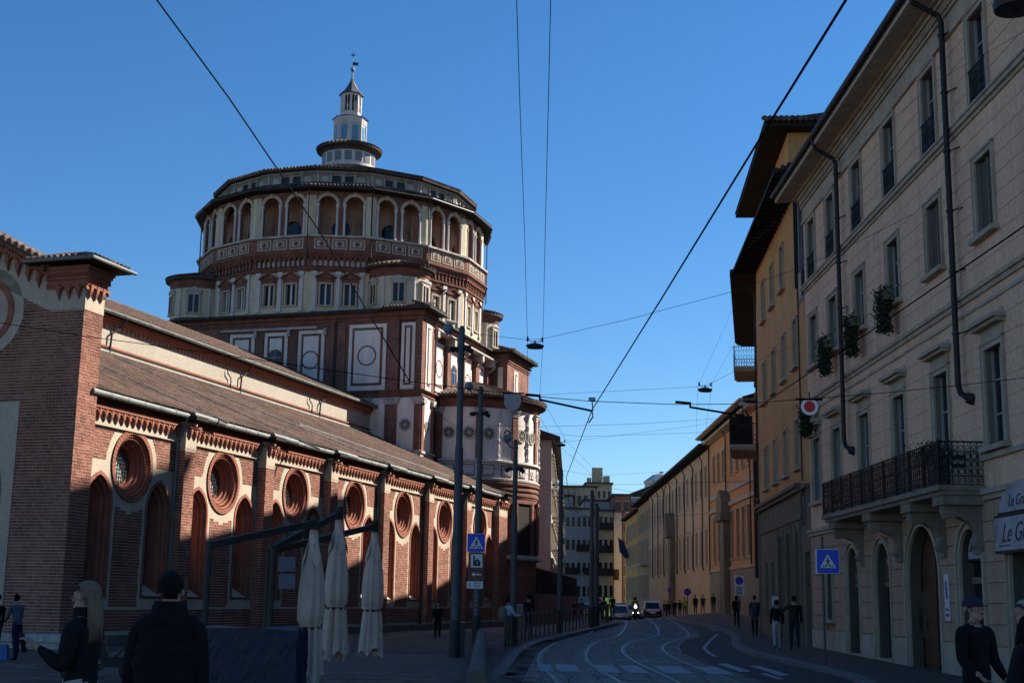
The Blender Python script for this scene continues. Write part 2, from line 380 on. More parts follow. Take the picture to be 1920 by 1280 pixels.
# buttresses
for k in range(1, 8):
    c = but_c(k); b = MB(); wd = .375 if k < 7 else .85
    if k == 7: c += .35
    b.box(c-wd+.012, c+wd-.012, .012, .45, 0, 7.0); b.box(c-wd, c+wd, 0, .45, 6.98, 7.95)
    bo = b.build('buttress', [mortar if False else cream], CH)
    rows(.5, 6.95, lambda z, c=c, wd=wd: [(c-wd, c+wd)], 's', -0.005, 100+k)
    rows(.5, 6.95, lambda z: [(0.0, .385)], 't', c-wd-.005, 120+k)
    put_corbels(c-wd+.03, c+wd-.02, 0, 7.74, bo)
    q = MB(); q.box(c-wd-.04, c+wd+.04, -.17, .4, 7.74, 7.82); q.build('cornice_moulding', terra, bo)
    q = MB(); q.box(c-.42, c+.42, -.42, .4, 8.02, 8.16); q.build('buttress_cap', wood, bo)
pl = MB(); pl.box(-.15, 45.6, -.12, .5, -.2, .42); pl.build('stone_plinth', M('dark base stone', (.13, .11, .095), .9, .3, 1.5, .25, streak=.3), CH)
up = MB(); up.box(1.0, 45.2, .28, .5, 7.84, 8.2); up.build('eave_wall', brickm, CH)
# ---- west front with corner pier ------------------------------------
# gable slope: z = 11.95 + .5*(t-1.4)
ff = MB()
prof = [(0.012, 0), (29, 0), (29, 12.6), (24, 15), (16.2, 19), (9, 15.75), (1.4, 11.95), (0.012, 11.95)]
hole = arch_loop(2.62, 5.6, 1.6, 4.9, 16, 0.3)
ff.panel(prof, [hole, circ(3.78, 10.8, 1.0, 32)], fw, 0.012, .55)
ff.panel([(0.012, 0), (1.05, 0), (1.05, 11.95), (0.012, 11.95)], [], fs, 0.012, .1)
ff.box(0.05, .9, .05, 28.9, 0, 11.9)
front = ff.build('west_front', mortar, CH)
def wiv(z):
    a = -.0; o = []
    lim = 5.6
    if z > 10.7: 
        t0 = 1.3+(z-10.75)/.45 if z > 10.75 else 1.3
        o = [(t0, lim)]
    else: o = [(a, lim)]
    r = []
    for p, q in o:
        if z < 7.78:
            q = min(q, 2.12)
        d = z-10.8
        if abs(d) < 1.5:
            u = sqrt(1.5**2-d*d); q2 = 3.78-u
            q = min(q, q2)
            if 3.78+u < lim: r.append((3.78+u, lim))
        r.append((p, q))
    return r
rows(.5, 12.3, wiv, 't', -.005, 300)
rows(.5, 10.7, lambda z: [(0.0, 1.05)], 's', -.005, 301)
wp = MB()
wp.prism([(0, 10.72), (1.35, 10.76), (2.35, 11.22), (6, 13.0), (6, 14.4), (1.4, 12.0), (0, 12.0)], fw, -.02, .02)
wp.prism([(0, 10.72), (1.05, 10.72), (1.05, 11.95), (0, 11.95)], fs, -.02, .02)
wp.ring((3.78, 10.8), 1.12, 1.5, fw, -.02, .02, 40)
wp.panel([(2.12, 1.0), (6.4, 1.0), (6.4, 7.78), (2.12, 7.78)], [arch_loop(2.62, 5.6, 1.6, 4.9, 16, 0.3)], fw, -.02, .05)
wp.add([fw(3.78+cos(a*pi/16)*1.0, 10.8+sin(a*pi/16)*1.0, .18) for a in range(32)], [tuple(range(32))])
wp.build('plaster_band', cream, front)
tr = MB()
tr.ring((3.78, 10.8), .92, 1.13, fw, -.06, .2, 44)
for d, a, b in ((0, -.05, .1), (.09, .02, .2), (.18, .1, .32)):
    lo = arch_loop(2.55+d, 5.67-d, 1.6, 4.9, 16, 0.3); li = arch_loop(2.63+d, 5.59-d, 1.6, 4.9, 16, 0.3)
    n = len(lo); P = [fw(u, v, a) for u, v in lo]+[fw(u, v, a) for u, v in li]+[fw(u, v, b) for u, v in li]
    tr.add(P, [(i, (i+1) % n, n+(i+1) % n, n+i) for i in range(n)]+[(n+i, n+(i+1) % n, 2*n+(i+1) % n, 2*n+i) for i in range(n)])
tr.build('brick_arch_moulding', terra, front)
gd = MB(); gd.box(.5, .52, 2.6, 5.6, 1.4, 6.9); gd.build('pane', glassd, front)
# mouldings on the pier top and up the gable
mo = MB()
for i, (z0, z1, p) in enumerate(((11.42, 11.52, .05), (11.52, 11.60, .09), (11.60, 11.72, .06), (11.72, 11.80, .13), (11.92, 12.02, .17), (12.02, 12.14, .22))):
    mo.box(-p, 1.05+p, -p, 1.45, z0, z1)
for i in range(24):
    mo.box(-.17, -.05, -.1+i*.065, -.1+i*.065+.036, 11.80, 11.92)
    if i < 20: mo.box(-.1+i*.062, -.1+i*.062+.034, -.17, -.05, 11.80, 11.92)
mo.box(-.05, 1.1, -.05, 1.4, 11.79, 11.93)
def slope(t0, t1, dz0, dz1, s0, s1):
    a = 11.95+.5*(t0-1.4); b = 11.95+.5*(t1-1.4)
    mo.prism([(t0, a+dz0), (t1, b+dz0), (t1, b+dz1), (t0, a+dz1)], fw, s0, s1)
slope(1.3, 9, -.12, -.02, -.08, .3); slope(1.3, 9, -.02, .06, -.14, .3); slope(1.3, 9, .16, .24, -.2, .3); slope(1.3, 9, .24, .34, -.26, .3); slope(1.3, 9, .05, .17, -.06, .3)
for i in range(40):
    t = 1.4+i*.13; z = 11.95+.5*(t-1.4); mo.box(-.16, -.05, t, t+.06, z+.07, z+.17)
mo.build('cornice_moulding', terra, front)
for i in range(3): inst('corbel', corb_o, front, Matrix.Translation((-.02, .1+.37*i+.1, 11.55)) @ Matrix.Rotation(-pi/2, 4, 'Z') @ Matrix.Scale(1.15, 4))
for i in range(3): inst('corbel', corb_o, front, Matrix.Translation((.14+.33*i, -.02, 11.55)) @ Matrix.Scale(1.1, 4))
for i in range(12):
    t = 1.75+i*.42; inst('corbel', corb_o, front, Matrix.Translation((-.02, t, 11.95+.5*(t-1.4)-.08)) @ Matrix.Rotation(-pi/2, 4, 'Z') @ Matrix.Scale(1.25, 4))
# ---- tiles ----------------------------------------------------------
TILE_N = [0]
def tile_field(o, ux, uy, nx, ny, W, Lg, keep=None, seed=1, parent=None, mat=None, name='roof_tile', singles=0, rise=.055):
    """barrel tiles from corner o; ux along the eave, uy up the slope"""
    o = Vector(o); ux = Vector(ux).normalized(); uy = Vector(uy).normalized(); nn = ux.cross(uy).normalized()
    if nn.z < 0: nn = -nn
    rnd = random.Random(seed); b = MB(); tm = None; cnt = 0
    for j in range(ny):
        for i in range(nx):
            p = o+ux*((i+.5)*W)+uy*(j*Lg)
            if keep and not keep((i+.5)*W, (j+.5)*Lg): continue
            j1 = rnd.uniform(-.012, .012); tw = rnd.uniform(-.015, .015)
            pts = []
            for e, (dd, h) in enumerate(((0, .035), (Lg*1.12, .0))):
                ww = W*(.50 if e == 0 else .42)
                for a in (0, 45, 90, 135, 180):
                    pts.append(p+ux*(cos(RAD(a))*ww+j1+tw*e)+uy*dd+nn*(h+sin(RAD(a))*rise))
            b.add(pts, [(q, q+1, q+6, q+5) for q in range(4)]+[(0, 1, 2, 3, 4)])
    return b.build(name+'s', mat or tilem, parent, kind='stuff')
ARS = .44; ath = math.atan(ARS)
ro = MB(); ro.prism([(.03, 8.30), (9.0, 8.14+ARS*9.33), (9.0, 8.02+ARS*9.33), (.03, 8.17)], lambda u, v, w: (w, u, v), .95, 45.3)
ar = ro.build('aisle_roof', wood, CH)
tile_field((.95, .0, 8.30), (1, 0, 0), (0, cos(ath), sin(ath)), 212, 28, .21, .355, None, 3, ar)
nv = MB(); nv.box(.5, 44.3, 9.0, 23.4, 0, 13.9); nv.build('nave_wall', cream2, CH)
nb = MB(); nb.box(1.0, 44.3, 8.86, 9.0, 12.15, 12.36); nb.build('flashing_course', M('pale roof flashing', (.34, .32, .29), .8, .2, 2.0), CH)
nb = MB(); nb.box(1.0, 44.3, 8.9, 9.0, 12.50, 12.58); nb.build('string_course', terra, CH)
nc = MB(); nc.box(.8, 44.3, 8.84, 9.0, 13.62, 13.72); nc.box(.8, 44.3, 8.76, 9.0, 13.72, 13.9)
for i in range(128): nc.add([(1.0+i*.34, 8.99, 13.30), (.93+i*.34, 8.92, 13.62), (1.07+i*.34, 8.92, 13.62), (.93+i*.34, 9, 13.62), (1.07+i*.34, 9, 13.62)], [(0, 1, 2), (0, 3, 1), (0, 2, 4)])
nc.build('corbel_frieze', terra, CH)
nth = math.atan((17.25-14.0)/7.75)
ro = MB(); ro.prism([(8.45, 14.0), (16.2, 17.25), (16.2, 17.1), (8.45, 13.88)], lambda u, v, w: (w, u, v), .4, 44.3); ro.prism([(16.2, 17.25), (23.95, 14.0), (23.95, 13.88), (16.2, 17.1)], lambda u, v, w: (w, u, v), .4, 44.3)
nr = ro.build('nave_roof', wood, CH)
tile_field((.4, 8.42, 14.01), (1, 0, 0), (0, cos(nth), sin(nth)), 209, 24, .21, .355, None, 4, nr)
rt = MB()
for i in range(100): rt.cyl((.4+i*.44, 16.2, 17.28), (.4+i*.44+.46, 16.2, 17.30), .11, .09, 8)
rt.build('ridge_tiles', tilem, nr, kind='stuff')
# pier roof
pr = MB(); e = .62
A_ = [(-e, -e, 12.22), (1.7, -e, 12.22), (1.7, 2.05, 12.22), (-e, 2.05, 12.22)]; P_ = [(-e, -e, 12.30), (1.7, -e, 12.30), (1.7, 2.05, 12.30), (-e, 2.05, 12.30), (.55, .6, 12.72), (.62, 1.0, 12.74)]
pr.add(A_+P_, [(0, 1, 2, 3), (0, 4, 5, 1), (1, 5, 6, 2), (2, 6, 7, 3), (3, 7, 4, 0), (4, 5, 8), (5, 6, 9, 8), (6, 7, 9), (7, 4, 8, 9)])
pro = pr.build('pier_roof', wood, CH)
b = MB()
for sgn, o0, ux, n in ((0, Vector((-e, -e, 12.31)), Vector((0, 1, 0)), 12), (1, Vector((-e, -e, 12.31)), Vector((1, 0, 0)), 10)):
    for i in range(n):
        base = o0+ux*(.1+i*.22); tipv = Vector((.55, .6, 12.74)); 
        L_ = (tipv-base).length
        for j in range(3):
            f0 = j/3; f1 = (j+1.15)/3; p = base.lerp(Vector((.5, .6+.1*i*.1, 12.76)), f0*.8); q = base.lerp(Vector((.5, .6+.1*i*.1, 12.76)), min(1, f1*.8))
            b.cyl(p+Vector((0, 0, .03)), q, .085*(1-.5*f0), .065*(1-.5*f1), 8)
b.build('roof_tiles', tilem, pro, kind='stuff')
g = MB(); g.tube([(-e-.02, 2.0, 12.26), (-e-.05, -e-.05, 12.26), (1.75, -e-.05, 12.26)], .06); g.build('gutter', zinc, pro)
# front gable roof tiles
b = MB(); rnd = random.Random(9)
for i in range(30):
    t = 1.7+i*.27; z = 12.35+.5*(t-1.4)
    for j in range(3): b.cyl((-.42+j*.36, t, z+rnd.uniform(0, .02)), (-.02+j*.36, t+.0, z+.02), .11, .09, 8)
b.box(-.35, .9, 1.4, 1.5, 12.0, 12.2)
b.prism([(1.4, 12.22), (9.4, 16.22), (9.4, 16.32), (1.4, 12.32)], fw, -.42, 1.2)
b.build('gable_roof', tilem, CH, kind='stuff')
# gutters and pipes
for k in range(7):
    a = .75 if k == 0 else but_c(k)-.1; b_ = but_c(k+1)-.35 if k < 6 else 44.4
    g = MB(); off = 0
    g.cyl((a, -.0, 8.19), (b_, -.0, 8.16), .105, .105, 12)
    for i in range(int((b_-a)/1.0)+1): g.cyl((a+i*1.0, -.0, 8.18), (a+i*1.0+.05, -.0, 8.18), .115, .115, 12)
    g.build('gutter', zinc, CH)
    g = MB(); g.cyl((a, -.07, 8.23), (a+2.2, -.09, 8.19), .12, .12, 12)
    if k: g.build('gutter_overflow', zinc, CH)
for k in (1, 4, 5, 6):
    c = but_c(k); g = MB(); g.tube([(c-.45, -.08, 8.1), (c-.46, .1, 7.6), (c-.46, .28, 7.2), (c-.46, .30, 3.2), (c-.46, .30, .4)], .045, 8); g.build('downpipe', zinc if k < 5 else dmetal, CH)
g = MB(); g.cyl((1.0, 8.5, 14.02), (43.9, 8.5, 13.98), .10, .10, 12)
for i in range(43): g.cyl((1+i, 8.5, 14.02), (1.04+i, 8.5, 14.02), .112, .112, 12)
g.build('gutter', zinc, CH)
for i, s in enumerate((15.2, 27.2, 37.0)):
    g = MB(); g.tube([(s, 8.5, 13.9), (s-.15, 8.75, 13.45), (s-.55, 8.86, 13.15), (s-.6, 8.88, 12.3)], .05, 8); g.build('downpipe', dmetal, CH)
    g = MB(); s2 = s-2.0; g.tube([(s2, 8.9, 13.3), (s2, 8.88, 13.1), (s2+.35, 8.88, 12.9), (s2+.35, 8.88, 12.3)], .035, 8); g.build('downpipe', dmetal, CH)
def roof_pt(px, py):
    d = ray(px, py); n = Vector((0, 0, 1))-CN*ARS; p0 = cw(0, -.33, 8.24); o = Vector((0, 0, CAM_H))
    P = o+d*((p0-o).dot(n)/d.dot(n)); q = P-CO; return (q.dot(CU), q.dot(CN), q.z)
for A_, B_ in (((187, 685), (428, 793)), ((214, 668), (600, 842)), ((398, 735), (742, 872)), ((560, 795), (842, 893))):
    a = roof_pt(*A_); b_ = roof_pt(*B_); g = MB(); g.tube([a, b_], .045, 6); g.build('roof_drain_pipe', zinc, ar)
# ---- lay out the bricks: the 300 nearest as single pieces ------------
cb = MB(); cb.add([(x, y, z) for z in (-1, 1) for y in (-1, 1) for x in (-1, 1)], [(0, 1, 5, 4), (0, 4, 6, 2), (4, 5, 7, 6), (1, 3, 7, 5), (0, 2, 3, 1), (2, 6, 7, 3)])
def key(q):
    s, t, z = q[:3]
    vis = 0 if (q[3] < q[4] and q[0] < .2 and 1.0 < t < 3 and z > 5) else 1
    P = cw(s, t, z); return (P-Vector((0, 0, CAM_H))).length + (0 if (q[0] < .2 and t < 2.4 and 6.5 < z < 10.7) else 100)
CH_BRICKS.sort(key=key)
bo = None
for q in CH_BRICKS[:300]:
    if bo is None: bo = cb.build('brick', brickm, front); o = bo
    else: o = bpy.data.objects.new('brick', bo.data); COL.objects.link(o); o.parent = front
    o.location = q[:3]; o.scale = q[3:]
bb = MB()
for s, t, z, a, b_, c in CH_BRICKS[300:]:
    if a >= b_: bb.add([(s-a, t-b_, z-c), (s+a, t-b_, z-c), (s+a, t-b_, z+c), (s-a, t-b_, z+c), (s-a, t+b_, z-c), (s+a, t+b_, z-c), (s+a, t+b_, z+c), (s-a, t+b_, z+c)], [(0, 1, 2, 3), (0, 4, 5, 1), (1, 5, 6, 2), (2, 6, 7, 3), (3, 7, 4, 0)])
    else: bb.add([(s-a, t-b_, z-c), (s-a, t+b_, z-c), (s-a, t+b_, z+c), (s-a, t-b_, z+c), (s+a, t-b_, z-c), (s+a, t+b_, z-c), (s+a, t+b_, z+c), (s+a, t-b_, z+c)], [(0, 1, 2, 3), (0, 4, 5, 1), (1, 5, 6, 2), (2, 6, 7, 3), (3, 7, 4, 0)])
bb.build('brickwork', brickm, CH, kind='stuff')
mort.build('mortar_bed', mortar, CH)

# ================================================================ TRIBUNE
SW, TC, BL, TOP = 44.3, 5.45, 21.5, 20.35
def gw(u, v, w): return (SW-w, u, v)
def gs(u, v, w): return (u, TC-w, v)
bm_ = MB(); bm_.box(SW, SW+BL, TC+.55, TC+BL, 0, TOP); bm_.box(SW, SW+2.25, TC, TC+2, 0, TOP); bm_.box(60.0, SW+BL, TC-.9, TC+2, 0, TOP-.1)
trib = bm_.build('tribune_wall', dbrick, CH)
def fbox(mb, fr, u0, u1, v0, v1, w0, w1, m=0):
    P = [fr(u, v, w) for w in (w0, w1) for u, v in ((u0, v0), (u1, v0), (u1, v1), (u0, v1))]
    mb.add(P, [(0, 3, 2, 1), (4, 5, 6, 7), (0, 1, 5, 4), (1, 2, 6, 5), (2, 3, 7, 6), (3, 0, 4, 7)], m)
def blind(fr, u0, u1, v0, v1, ring=None, base=0.0, arch=False, thin=False):
    a = MB(); d = min(.24, (u1-u0)*.22); e_ = min(.17, (u1-u0)*.15)
    fbox(a, fr, u0, u1, v0, v1, base, base+.05, 0)
    fbox(a, fr, u0+d, u1-d, v0+d*1.3, v1-d, base, base+.075, 1)
    fbox(a, fr, u0+d+e_, u1-d-e_, v0+d*1.3+e_, v1-d-e_, base, base+.095, 0)
    c = (u0+u1)/2
    if ring: a.ring((c, ring[0]), ring[1]-.07, ring[1]+.02, lambda u, v, w: fr(u, v, w), base+.115, base+.09, 36, 1)
    if arch:
        lo = arch_loop(c-.58, c+.58, v0+.6, ring_z, 14); a.prism(lo, lambda u, v, w: fr(u, v, w), base+.09, base+.12, 1)
        lo = arch_loop(c-.48, c+.48, v0+.6, ring_z, 14); a.prism(lo, lambda u, v, w: fr(u, v, w), base+.09, base+.13, 2)
        fbox(a, fr, c-.02, c+.02, v0+.6, ring_z+.45, base+.13, base+.15, 3); fbox(a, fr, c-.45, c+.45, ring_z-.02, ring_z+.02, base+.13, base+.15, 3)
    return a.build('blind_panel', [white, terrat, glassd, stone], trib)
ring_z = 17.55
z0, z1 = 15.14, 19.58
blind(gw, 5.98, 6.95, z0, z1); blind(gw, 8.02, 10.70, z0, z1, (17.45, .66)); blind(gw, 12.5, 14.42, z0, 19.35, (17.3, .62))
blind(gw, 15.22, 16.95, z0, 19.3, None, 0, True); blind(gw, 17.72, 19.6, z0, 19.3)
def pil(fr, u0, u1, v0, v1, p=.1, mt=None, nm='pilaster'):
    a = MB(); fbox(a, fr, u0, u1, v0, v1, 0, p); return a.build(nm, mt or dbrick, trib)
for u0, u1, p in ((5.45, 5.8, .12), (7.1, 7.85, .14), (10.95, 11.55, .1), (11.75, 12.35, .14), (14.5, 15.1, .06), (17.05, 17.6, .06), (19.7, 20.3, .06)): pil(gw, u0, u1, 15.1, 19.75, p)
def bands(fr, u0, u1, L, mt, nm, base=0.0):
    a = MB()
    for v0, v1, p in L: fbox(a, fr, u0-p*.9, u1+p*.9, v0, v1, base-.05, base+p)
    return a.build(nm, mt, trib)
bands(gw, 5.45, 27, ((19.75, 19.85, .06), (19.85, 20.0, .1), (20.05, 20.12, .16), (20.12, 20.3, .12), (20.3, 20.36, .22)), terrat, 'cornice')
bands(gw, 5.45, 11.9, ((14.62, 14.72, .05), (14.72, 14.8, .09), (14.80, 14.95, .06), (14.95, 15.02, .14), (15.02, 15.1, .2)), terrat, 'cornice')
bands(gs, SW, SW+2.25, ((19.75, 19.85, .06), (19.85, 20.0, .1), (20.05, 20.12, .16), (20.12, 20.3, .12), (20.3, 20.36, .22)), terrat, 'cornice')
bands(gs, SW, SW+2.25, ((14.62, 14.72, .05), (14.72, 14.8, .09), (14.80, 14.95, .06), (14.95, 15.02, .14), (15.02, 15.1, .24)), terrat, 'cornice')
bands(gs, SW+2.3, 60, ((19.6, 19.7, .06), (19.7, 19.85, .1), (19.9, 19.97, .16), (19.97, 20.15, .12), (20.15, 20.3, .24)), terrat, 'cornice', -.55)
bands(gs, 60, SW+BL, ((19.5, 19.6, .06), (19.65, 19.75, .12), (19.85, 20.0, .18), (20.1, 20.2, .24)), terrat, 'cornice', .9)
a = MB(); fbox(a, gw, 13.0, 20.2, 19.42, 19.56, 0, .34); a.build('stone_ledge', stone, trib)
for u in (12.4, 15.1, 17.6): 
    a = MB(); fbox(a, gw, u-.1, u+.1, 18.95, 19.42, 0, .28); a.build('bracket', stone, trib)
# lower zone
a = MB(); fbox(a, gw, 5.55, 12.0, 10.4, 14.6, 0, .03); a.build('plaster_field', white, trib)
a = MB(); fbox(a, gs, SW+.1, SW+2.1, 10.2, 14.6, 0, .03); a.build('plaster_field', white, trib)
for u0, u1 in ((5.45, 5.9), (7.1, 7.55), (7.6, 7.95), (9.12, 9.58)): pil(gw, u0, u1, 11.15 if u1 < 7 else 10.5, 14.15, .1)
for u0, u1 in ((5.4, 5.95), (7.05, 7.98), (9.05, 9.65), (11.5, 12.0)):
    a = MB(); fbox(a, gw, u0-.02, u1+.02, 14.15, 14.25, 0, .13); fbox(a, gw, u0-.1, u1+.1, 14.25, 14.5, 0, .17); fbox(a, gw, u0-.18, u1+.18, 14.5, 14.6, 0, .22); a.build('capital', stone, trib)
for u in (8.45, 10.25):
    a = MB()
    for j in range(7):
        z = 11.2+j*.48; fbox(a, gw, u-.07, u+.07, z, z+.4, .03, .09); fbox(a, gw, u-.14, u+.14, z+.4, z+.48, .03, .11)
    a.build('candelabra_relief', white, trib)
def rosette(fr, c, r, par, base=.03):
    a = MB(); a.ring(c, r*.82, r, fr, base+.06, base, 24); a.ring(c, r*.70, r*.78, fr, base+.04, base, 24); a.ring(c, 0.01, r*.2, fr, base+.06, base, 10)
    for i in range(8):
        q = i*pi/4; p = (c[0]+cos(q)*r*.45, c[1]+sin(q)*r*.45); 
        a.ring(p, r*.05, r*.09, fr, base+.04, base, 6)
        u = Vector((cos(q), sin(q))); n_ = Vector((-sin(q), cos(q)))*r*.045
        L_ = [Vector(c)+u*r*.2+n_, Vector(c)+u*r*.72+n_, Vector(c)+u*r*.72-n_, Vector(c)+u*r*.2-n_]
        a.prism([tuple(x) for x in L_], fr, base+.05, base)
    o = a.build('rosette', stone, par)
    d = MB(); d.add([fr(c[0]+r*.8*cos(i*pi/10), c[1]+r*.8*sin(i*pi/10), base+.012) for i in range(20)], [tuple(range(20))]); d.build('rosette_ground', wood, o)
    return o
rosette(gw, (6.5, 12.8), .42, trib)
rosette(gs, (45.35, 12.8), .38, trib)
pil(gs, SW+.02, SW+.42, 11.0, 14.2, .1); pil(gs, SW+1.75, SW+2.2, 11.0, 14.2, .1)
a = MB()
for u in (SW+.2, SW+1.95): fbox(a, gs, u-.25, u+.3, 14.2, 14.58, 0, .24)
a.build('capital', stone, trib)
a = MB(); fbox(a, gs, SW-.1, SW+2.35, 10.95, 11.1, 0, .16); fbox(a, gs, SW-.05, SW+2.3, 9.5, 10.9, 0, .06)
for u in (SW+.55, SW+1.3, SW+1.95): a.ring((u, 10.3), .18, .3, gs, .12, .05, 16)
a.build('parapet_relief', stone, trib)
a = MB(); fbox(a, gw, 5.4, 8.5, 11.0, 11.15, 0, .12); a.build('stone_ledge', stone, trib)
# street face upper storey
blind(gs, 44.85, 45.85, z0, z1)
mid0 = -.55
for u0, u1, kind in ((47.7, 49.7, 1), (50.7, 52.7, 2), (53.7, 55.7, 1), (57.0, 58.6, 0)):
    ring_z = 17.4
    if kind == 2: blind(gs, u0, u1, 15.6, 19.0, None, mid0, True)
    else: blind(gs, u0, u1, 15.6, 19.0, (17.2, .6) if kind else None, mid0)
for u in (46.8, 50.2, 53.2, 56.35, 59.0):
    a = MB(); fbox(a, gs, u-.35, u+.35, 14.5, 19.0, mid0, mid0+.3); a.build('pilaster', dbrick, trib)
    a = MB(); fbox(a, gs, u-.2, u+.2, 19.0, 19.5, mid0, mid0+.75); a.add([gs(u-.2, 18.6, mid0+.3), gs(u+.2, 18.6, mid0+.3), gs(u+.2, 19.0, mid0+.75), gs(u-.2, 19.0, mid0+.75)], [(0, 1, 2, 3)]); a.build('bracket', stone, trib)
a = MB(); fbox(a, gs, 46.5, 59.6, 19.48, 19.6, mid0, mid0+.8); a.build('stone_ledge', stone, trib)
blind(gs, 61.7, 62.7, 15.6, 19.2, None, .9); 
a = MB(); a.box(59.96, 60.0, TC-.55, TC-.15, 15.8, 19.2); a.build('plaster_field', white, trib)
a = MB(); a.cyl((SW+2.9, TC+.2, 20.2), (SW+2.9, TC+.2, 11), .05, .05, 8); a.build('downpipe', dmetal, trib)
a = MB(); a.cyl((SW-.1, 11.62, 20.2), (SW-.1, 11.62, 12.6), .055, .055, 8); a.build('downpipe', dmetal, trib)
# block roof: low hipped skirt with gutters
def skirt(b, s0, s1, t0, t1, z, rise, inset):
    P = [(s0, t0, z), (s1, t0, z), (s1, t1, z), (s0, t1, z), (s0, t0, z+.1), (s1, t0, z+.1), (s1, t1, z+.1), (s0, t1, z+.1), (s0+inset, t0+inset, z+rise), (s1-inset, t0+inset, z+rise), (s1-inset, t1-inset, z+rise), (s0+inset, t1-inset, z+rise)]
    b.add(P, [(0, 1, 2, 3), (0, 4, 5, 1), (1, 5, 6, 2), (2, 6, 7, 3), (3, 7, 4, 0), (4, 5, 9, 8), (5, 6, 10, 9), (6, 7, 11, 10), (7, 4, 8, 11), (8, 9, 10, 11)])
b = MB(); skirt(b, SW-.35, 66.2, TC+.15, 27.3, 20.36, .5, 2.5); skirt(b, SW-.55, SW+2.9, TC-.6, TC+3.1, 20.40, .55, 1.4); skirt(b, 59.5, 66.4, TC-1.5, TC+3, 20.28, .6, 1.6)
tr_roof = b.build('tribune_roof', wood, CH)
b = MB(); rnd = random.Random(5)
for i in range(14):
    t = TC-.5+i*.24
    for j in range(3): b.cyl((SW-.6+j*.42, t, 20.54+.14*j+rnd.uniform(0, .02)), (SW-.12+j*.42, t, 20.68+.14*j), .11, .085, 8)
for i in range(13):
    s = SW-.4+i*.24
    for j in range(3): b.cyl((s, TC-.66+j*.42, 20.54+.14*j+rnd.uniform(0, .02)), (s, TC-.18+j*.42, 20.68+.14*j), .11, .085, 8)
for i in range(60): t = TC+3.2+i*.25; b.cyl((SW-.38, t, 20.47), (SW+.4, t, 20.62), .10, .08, 8)
for i in range(28):
    s = 59.6+i*.24
    for j in range(3): b.cyl((s, TC-1.55+j*.42, 20.42+.12*j), (s, TC-1.1+j*.42, 20.54+.12*j), .11, .085, 8)
for i in range(14):
    t = TC-1.4+i*.24
    for j in range(2): b.cyl((59.45+j*.42, t, 20.42+.12*j), (59.9+j*.42, t, 20.54+.12*j), .11, .085, 8)
b.build('roof_tiles', tiled, tr_roof, kind='stuff')
b = MB(); b.tube([(SW+2.95, TC-.68, 20.42), (SW-.62, TC-.68, 20.42), (SW-.62, TC+3.0, 20.42)], .06, 8); b.build('gutter', dmetal, tr_roof)
b = MB(); b.tube([(SW+3, TC+.1, 20.38), (59.5, TC+.1, 20.34)], .07, 8); b.tube([(SW-.42, TC+3.1, 20.38), (SW-.42, 27, 20.38)], .07, 8); b.build('gutter', dmetal, tr_roof)
# ---- drum: one facet, sixteen times ---------------------------------
DC = (55.05, 16.2)
def fac(R): return R*cos(RAD(11.25)), R*sin(RAD(11.25))     # apothem, half width
AP, HW = fac(10.6)
parts = []
def P_(name, mb, mat, sub=True): parts.append((name, mb, mat, sub))
def q(u, v, w): return (AP+w, u, v)
win = [rect(u-.36, u+.36, 21.28, 22.72) for u in (-.83, .83)]
a = MB(); a.panel([(-HW, 20.5), (HW, 20.5), (HW, 23.6), (-HW, 23.6)], win, q, 0, -.25); P_('drum_wall', a, ochre_st, False)
for u in (-.83, .83):
    a = MB()
    fbox(a, q, u-.48, u-.36, 21.2, 22.84, 0, .07, 0); fbox(a, q, u+.36, u+.48, 21.2, 22.84, 0, .07, 0); fbox(a, q, u-.48, u+.48, 22.72, 22.84, 0, .07, 0); fbox(a, q, u-.52, u+.52, 21.14, 21.24, 0, .1, 0)
    fbox(a, q, u-.06, u+.06, 21.28, 22.72, -.2, -.05, 2)
    fbox(a, q, u-.56, u-.48, 21.24, 22.84, 0, .045, 1); fbox(a, q, u+.48, u+.56, 21.24, 22.84, 0, .045, 1)
    fbox(a, q, u-.6, u+.6, 22.86, 23.1, 0, .07, 1)
    a.prism([(u-.68, 23.1), (u+.68, 23.1), (u, 23.48)], q, 0, .14, 1)
    a.prism([(u-.74, 23.12), (u-.74, 23.18), (u, 23.56), (u+.74, 23.18), (u+.74, 23.12), (u, 23.50)], q, 0, .24, 1)
    P_('window_frame', a, [cream, terrat, marble])
    a = MB(); a.add([q(u-.36, 21.28, -.22), q(u+.36, 21.28, -.22), q(u+.36, 22.72, -.22), q(u-.36, 22.72, -.22)], [(0, 1, 2, 3)]); P_('pane', a, glassd)
for u in (-1.62, 0, 1.62):
    a = MB(); fbox(a, q, u-.13, u+.13, 20.95, 23.35, 0, .09); fbox(a, q, u-.2, u+.2, 23.35, 23.58, 0, .15); fbox(a, q, u-.17, u+.17, 20.8, 20.95, 0, .13); P_('pilaster', a, marble)
a = MB(); fbox(a, q, -HW, HW, 23.58, 23.72, -.1, .12); fbox(a, q, -HW-.03, HW+.03, 23.72, 23.84, -.1, .2); fbox(a, q, -HW, HW, 24.56, 24.66, -.1, .3); fbox(a, q, -HW-.05, HW+.05, 24.66, 24.78, -.1, .36); fbox(a, q, -HW-.08, HW+.08, 24.78, 24.92, -.1, .46); fbox(a, q, -HW, HW, 24.92, 25.06, -.1, .3); P_('brick_cornice', a, terrat)
a = MB(); fbox(a, q, -HW, HW, 23.84, 24.56, -.3, .02, 0)
for i in range(10):
    u = -HW+.22+(2*HW-.44)*(i+.5)/10
    a.prism([(u-.12, 24.0), (u+.12, 24.0), (u+.12, 24.3)]+[(u+.12*cos(k*pi/6), 24.3+.12*sin(k*pi/6)) for k in range(1, 6)]+[(u-.12, 24.3)], q, .0, .03, 1)
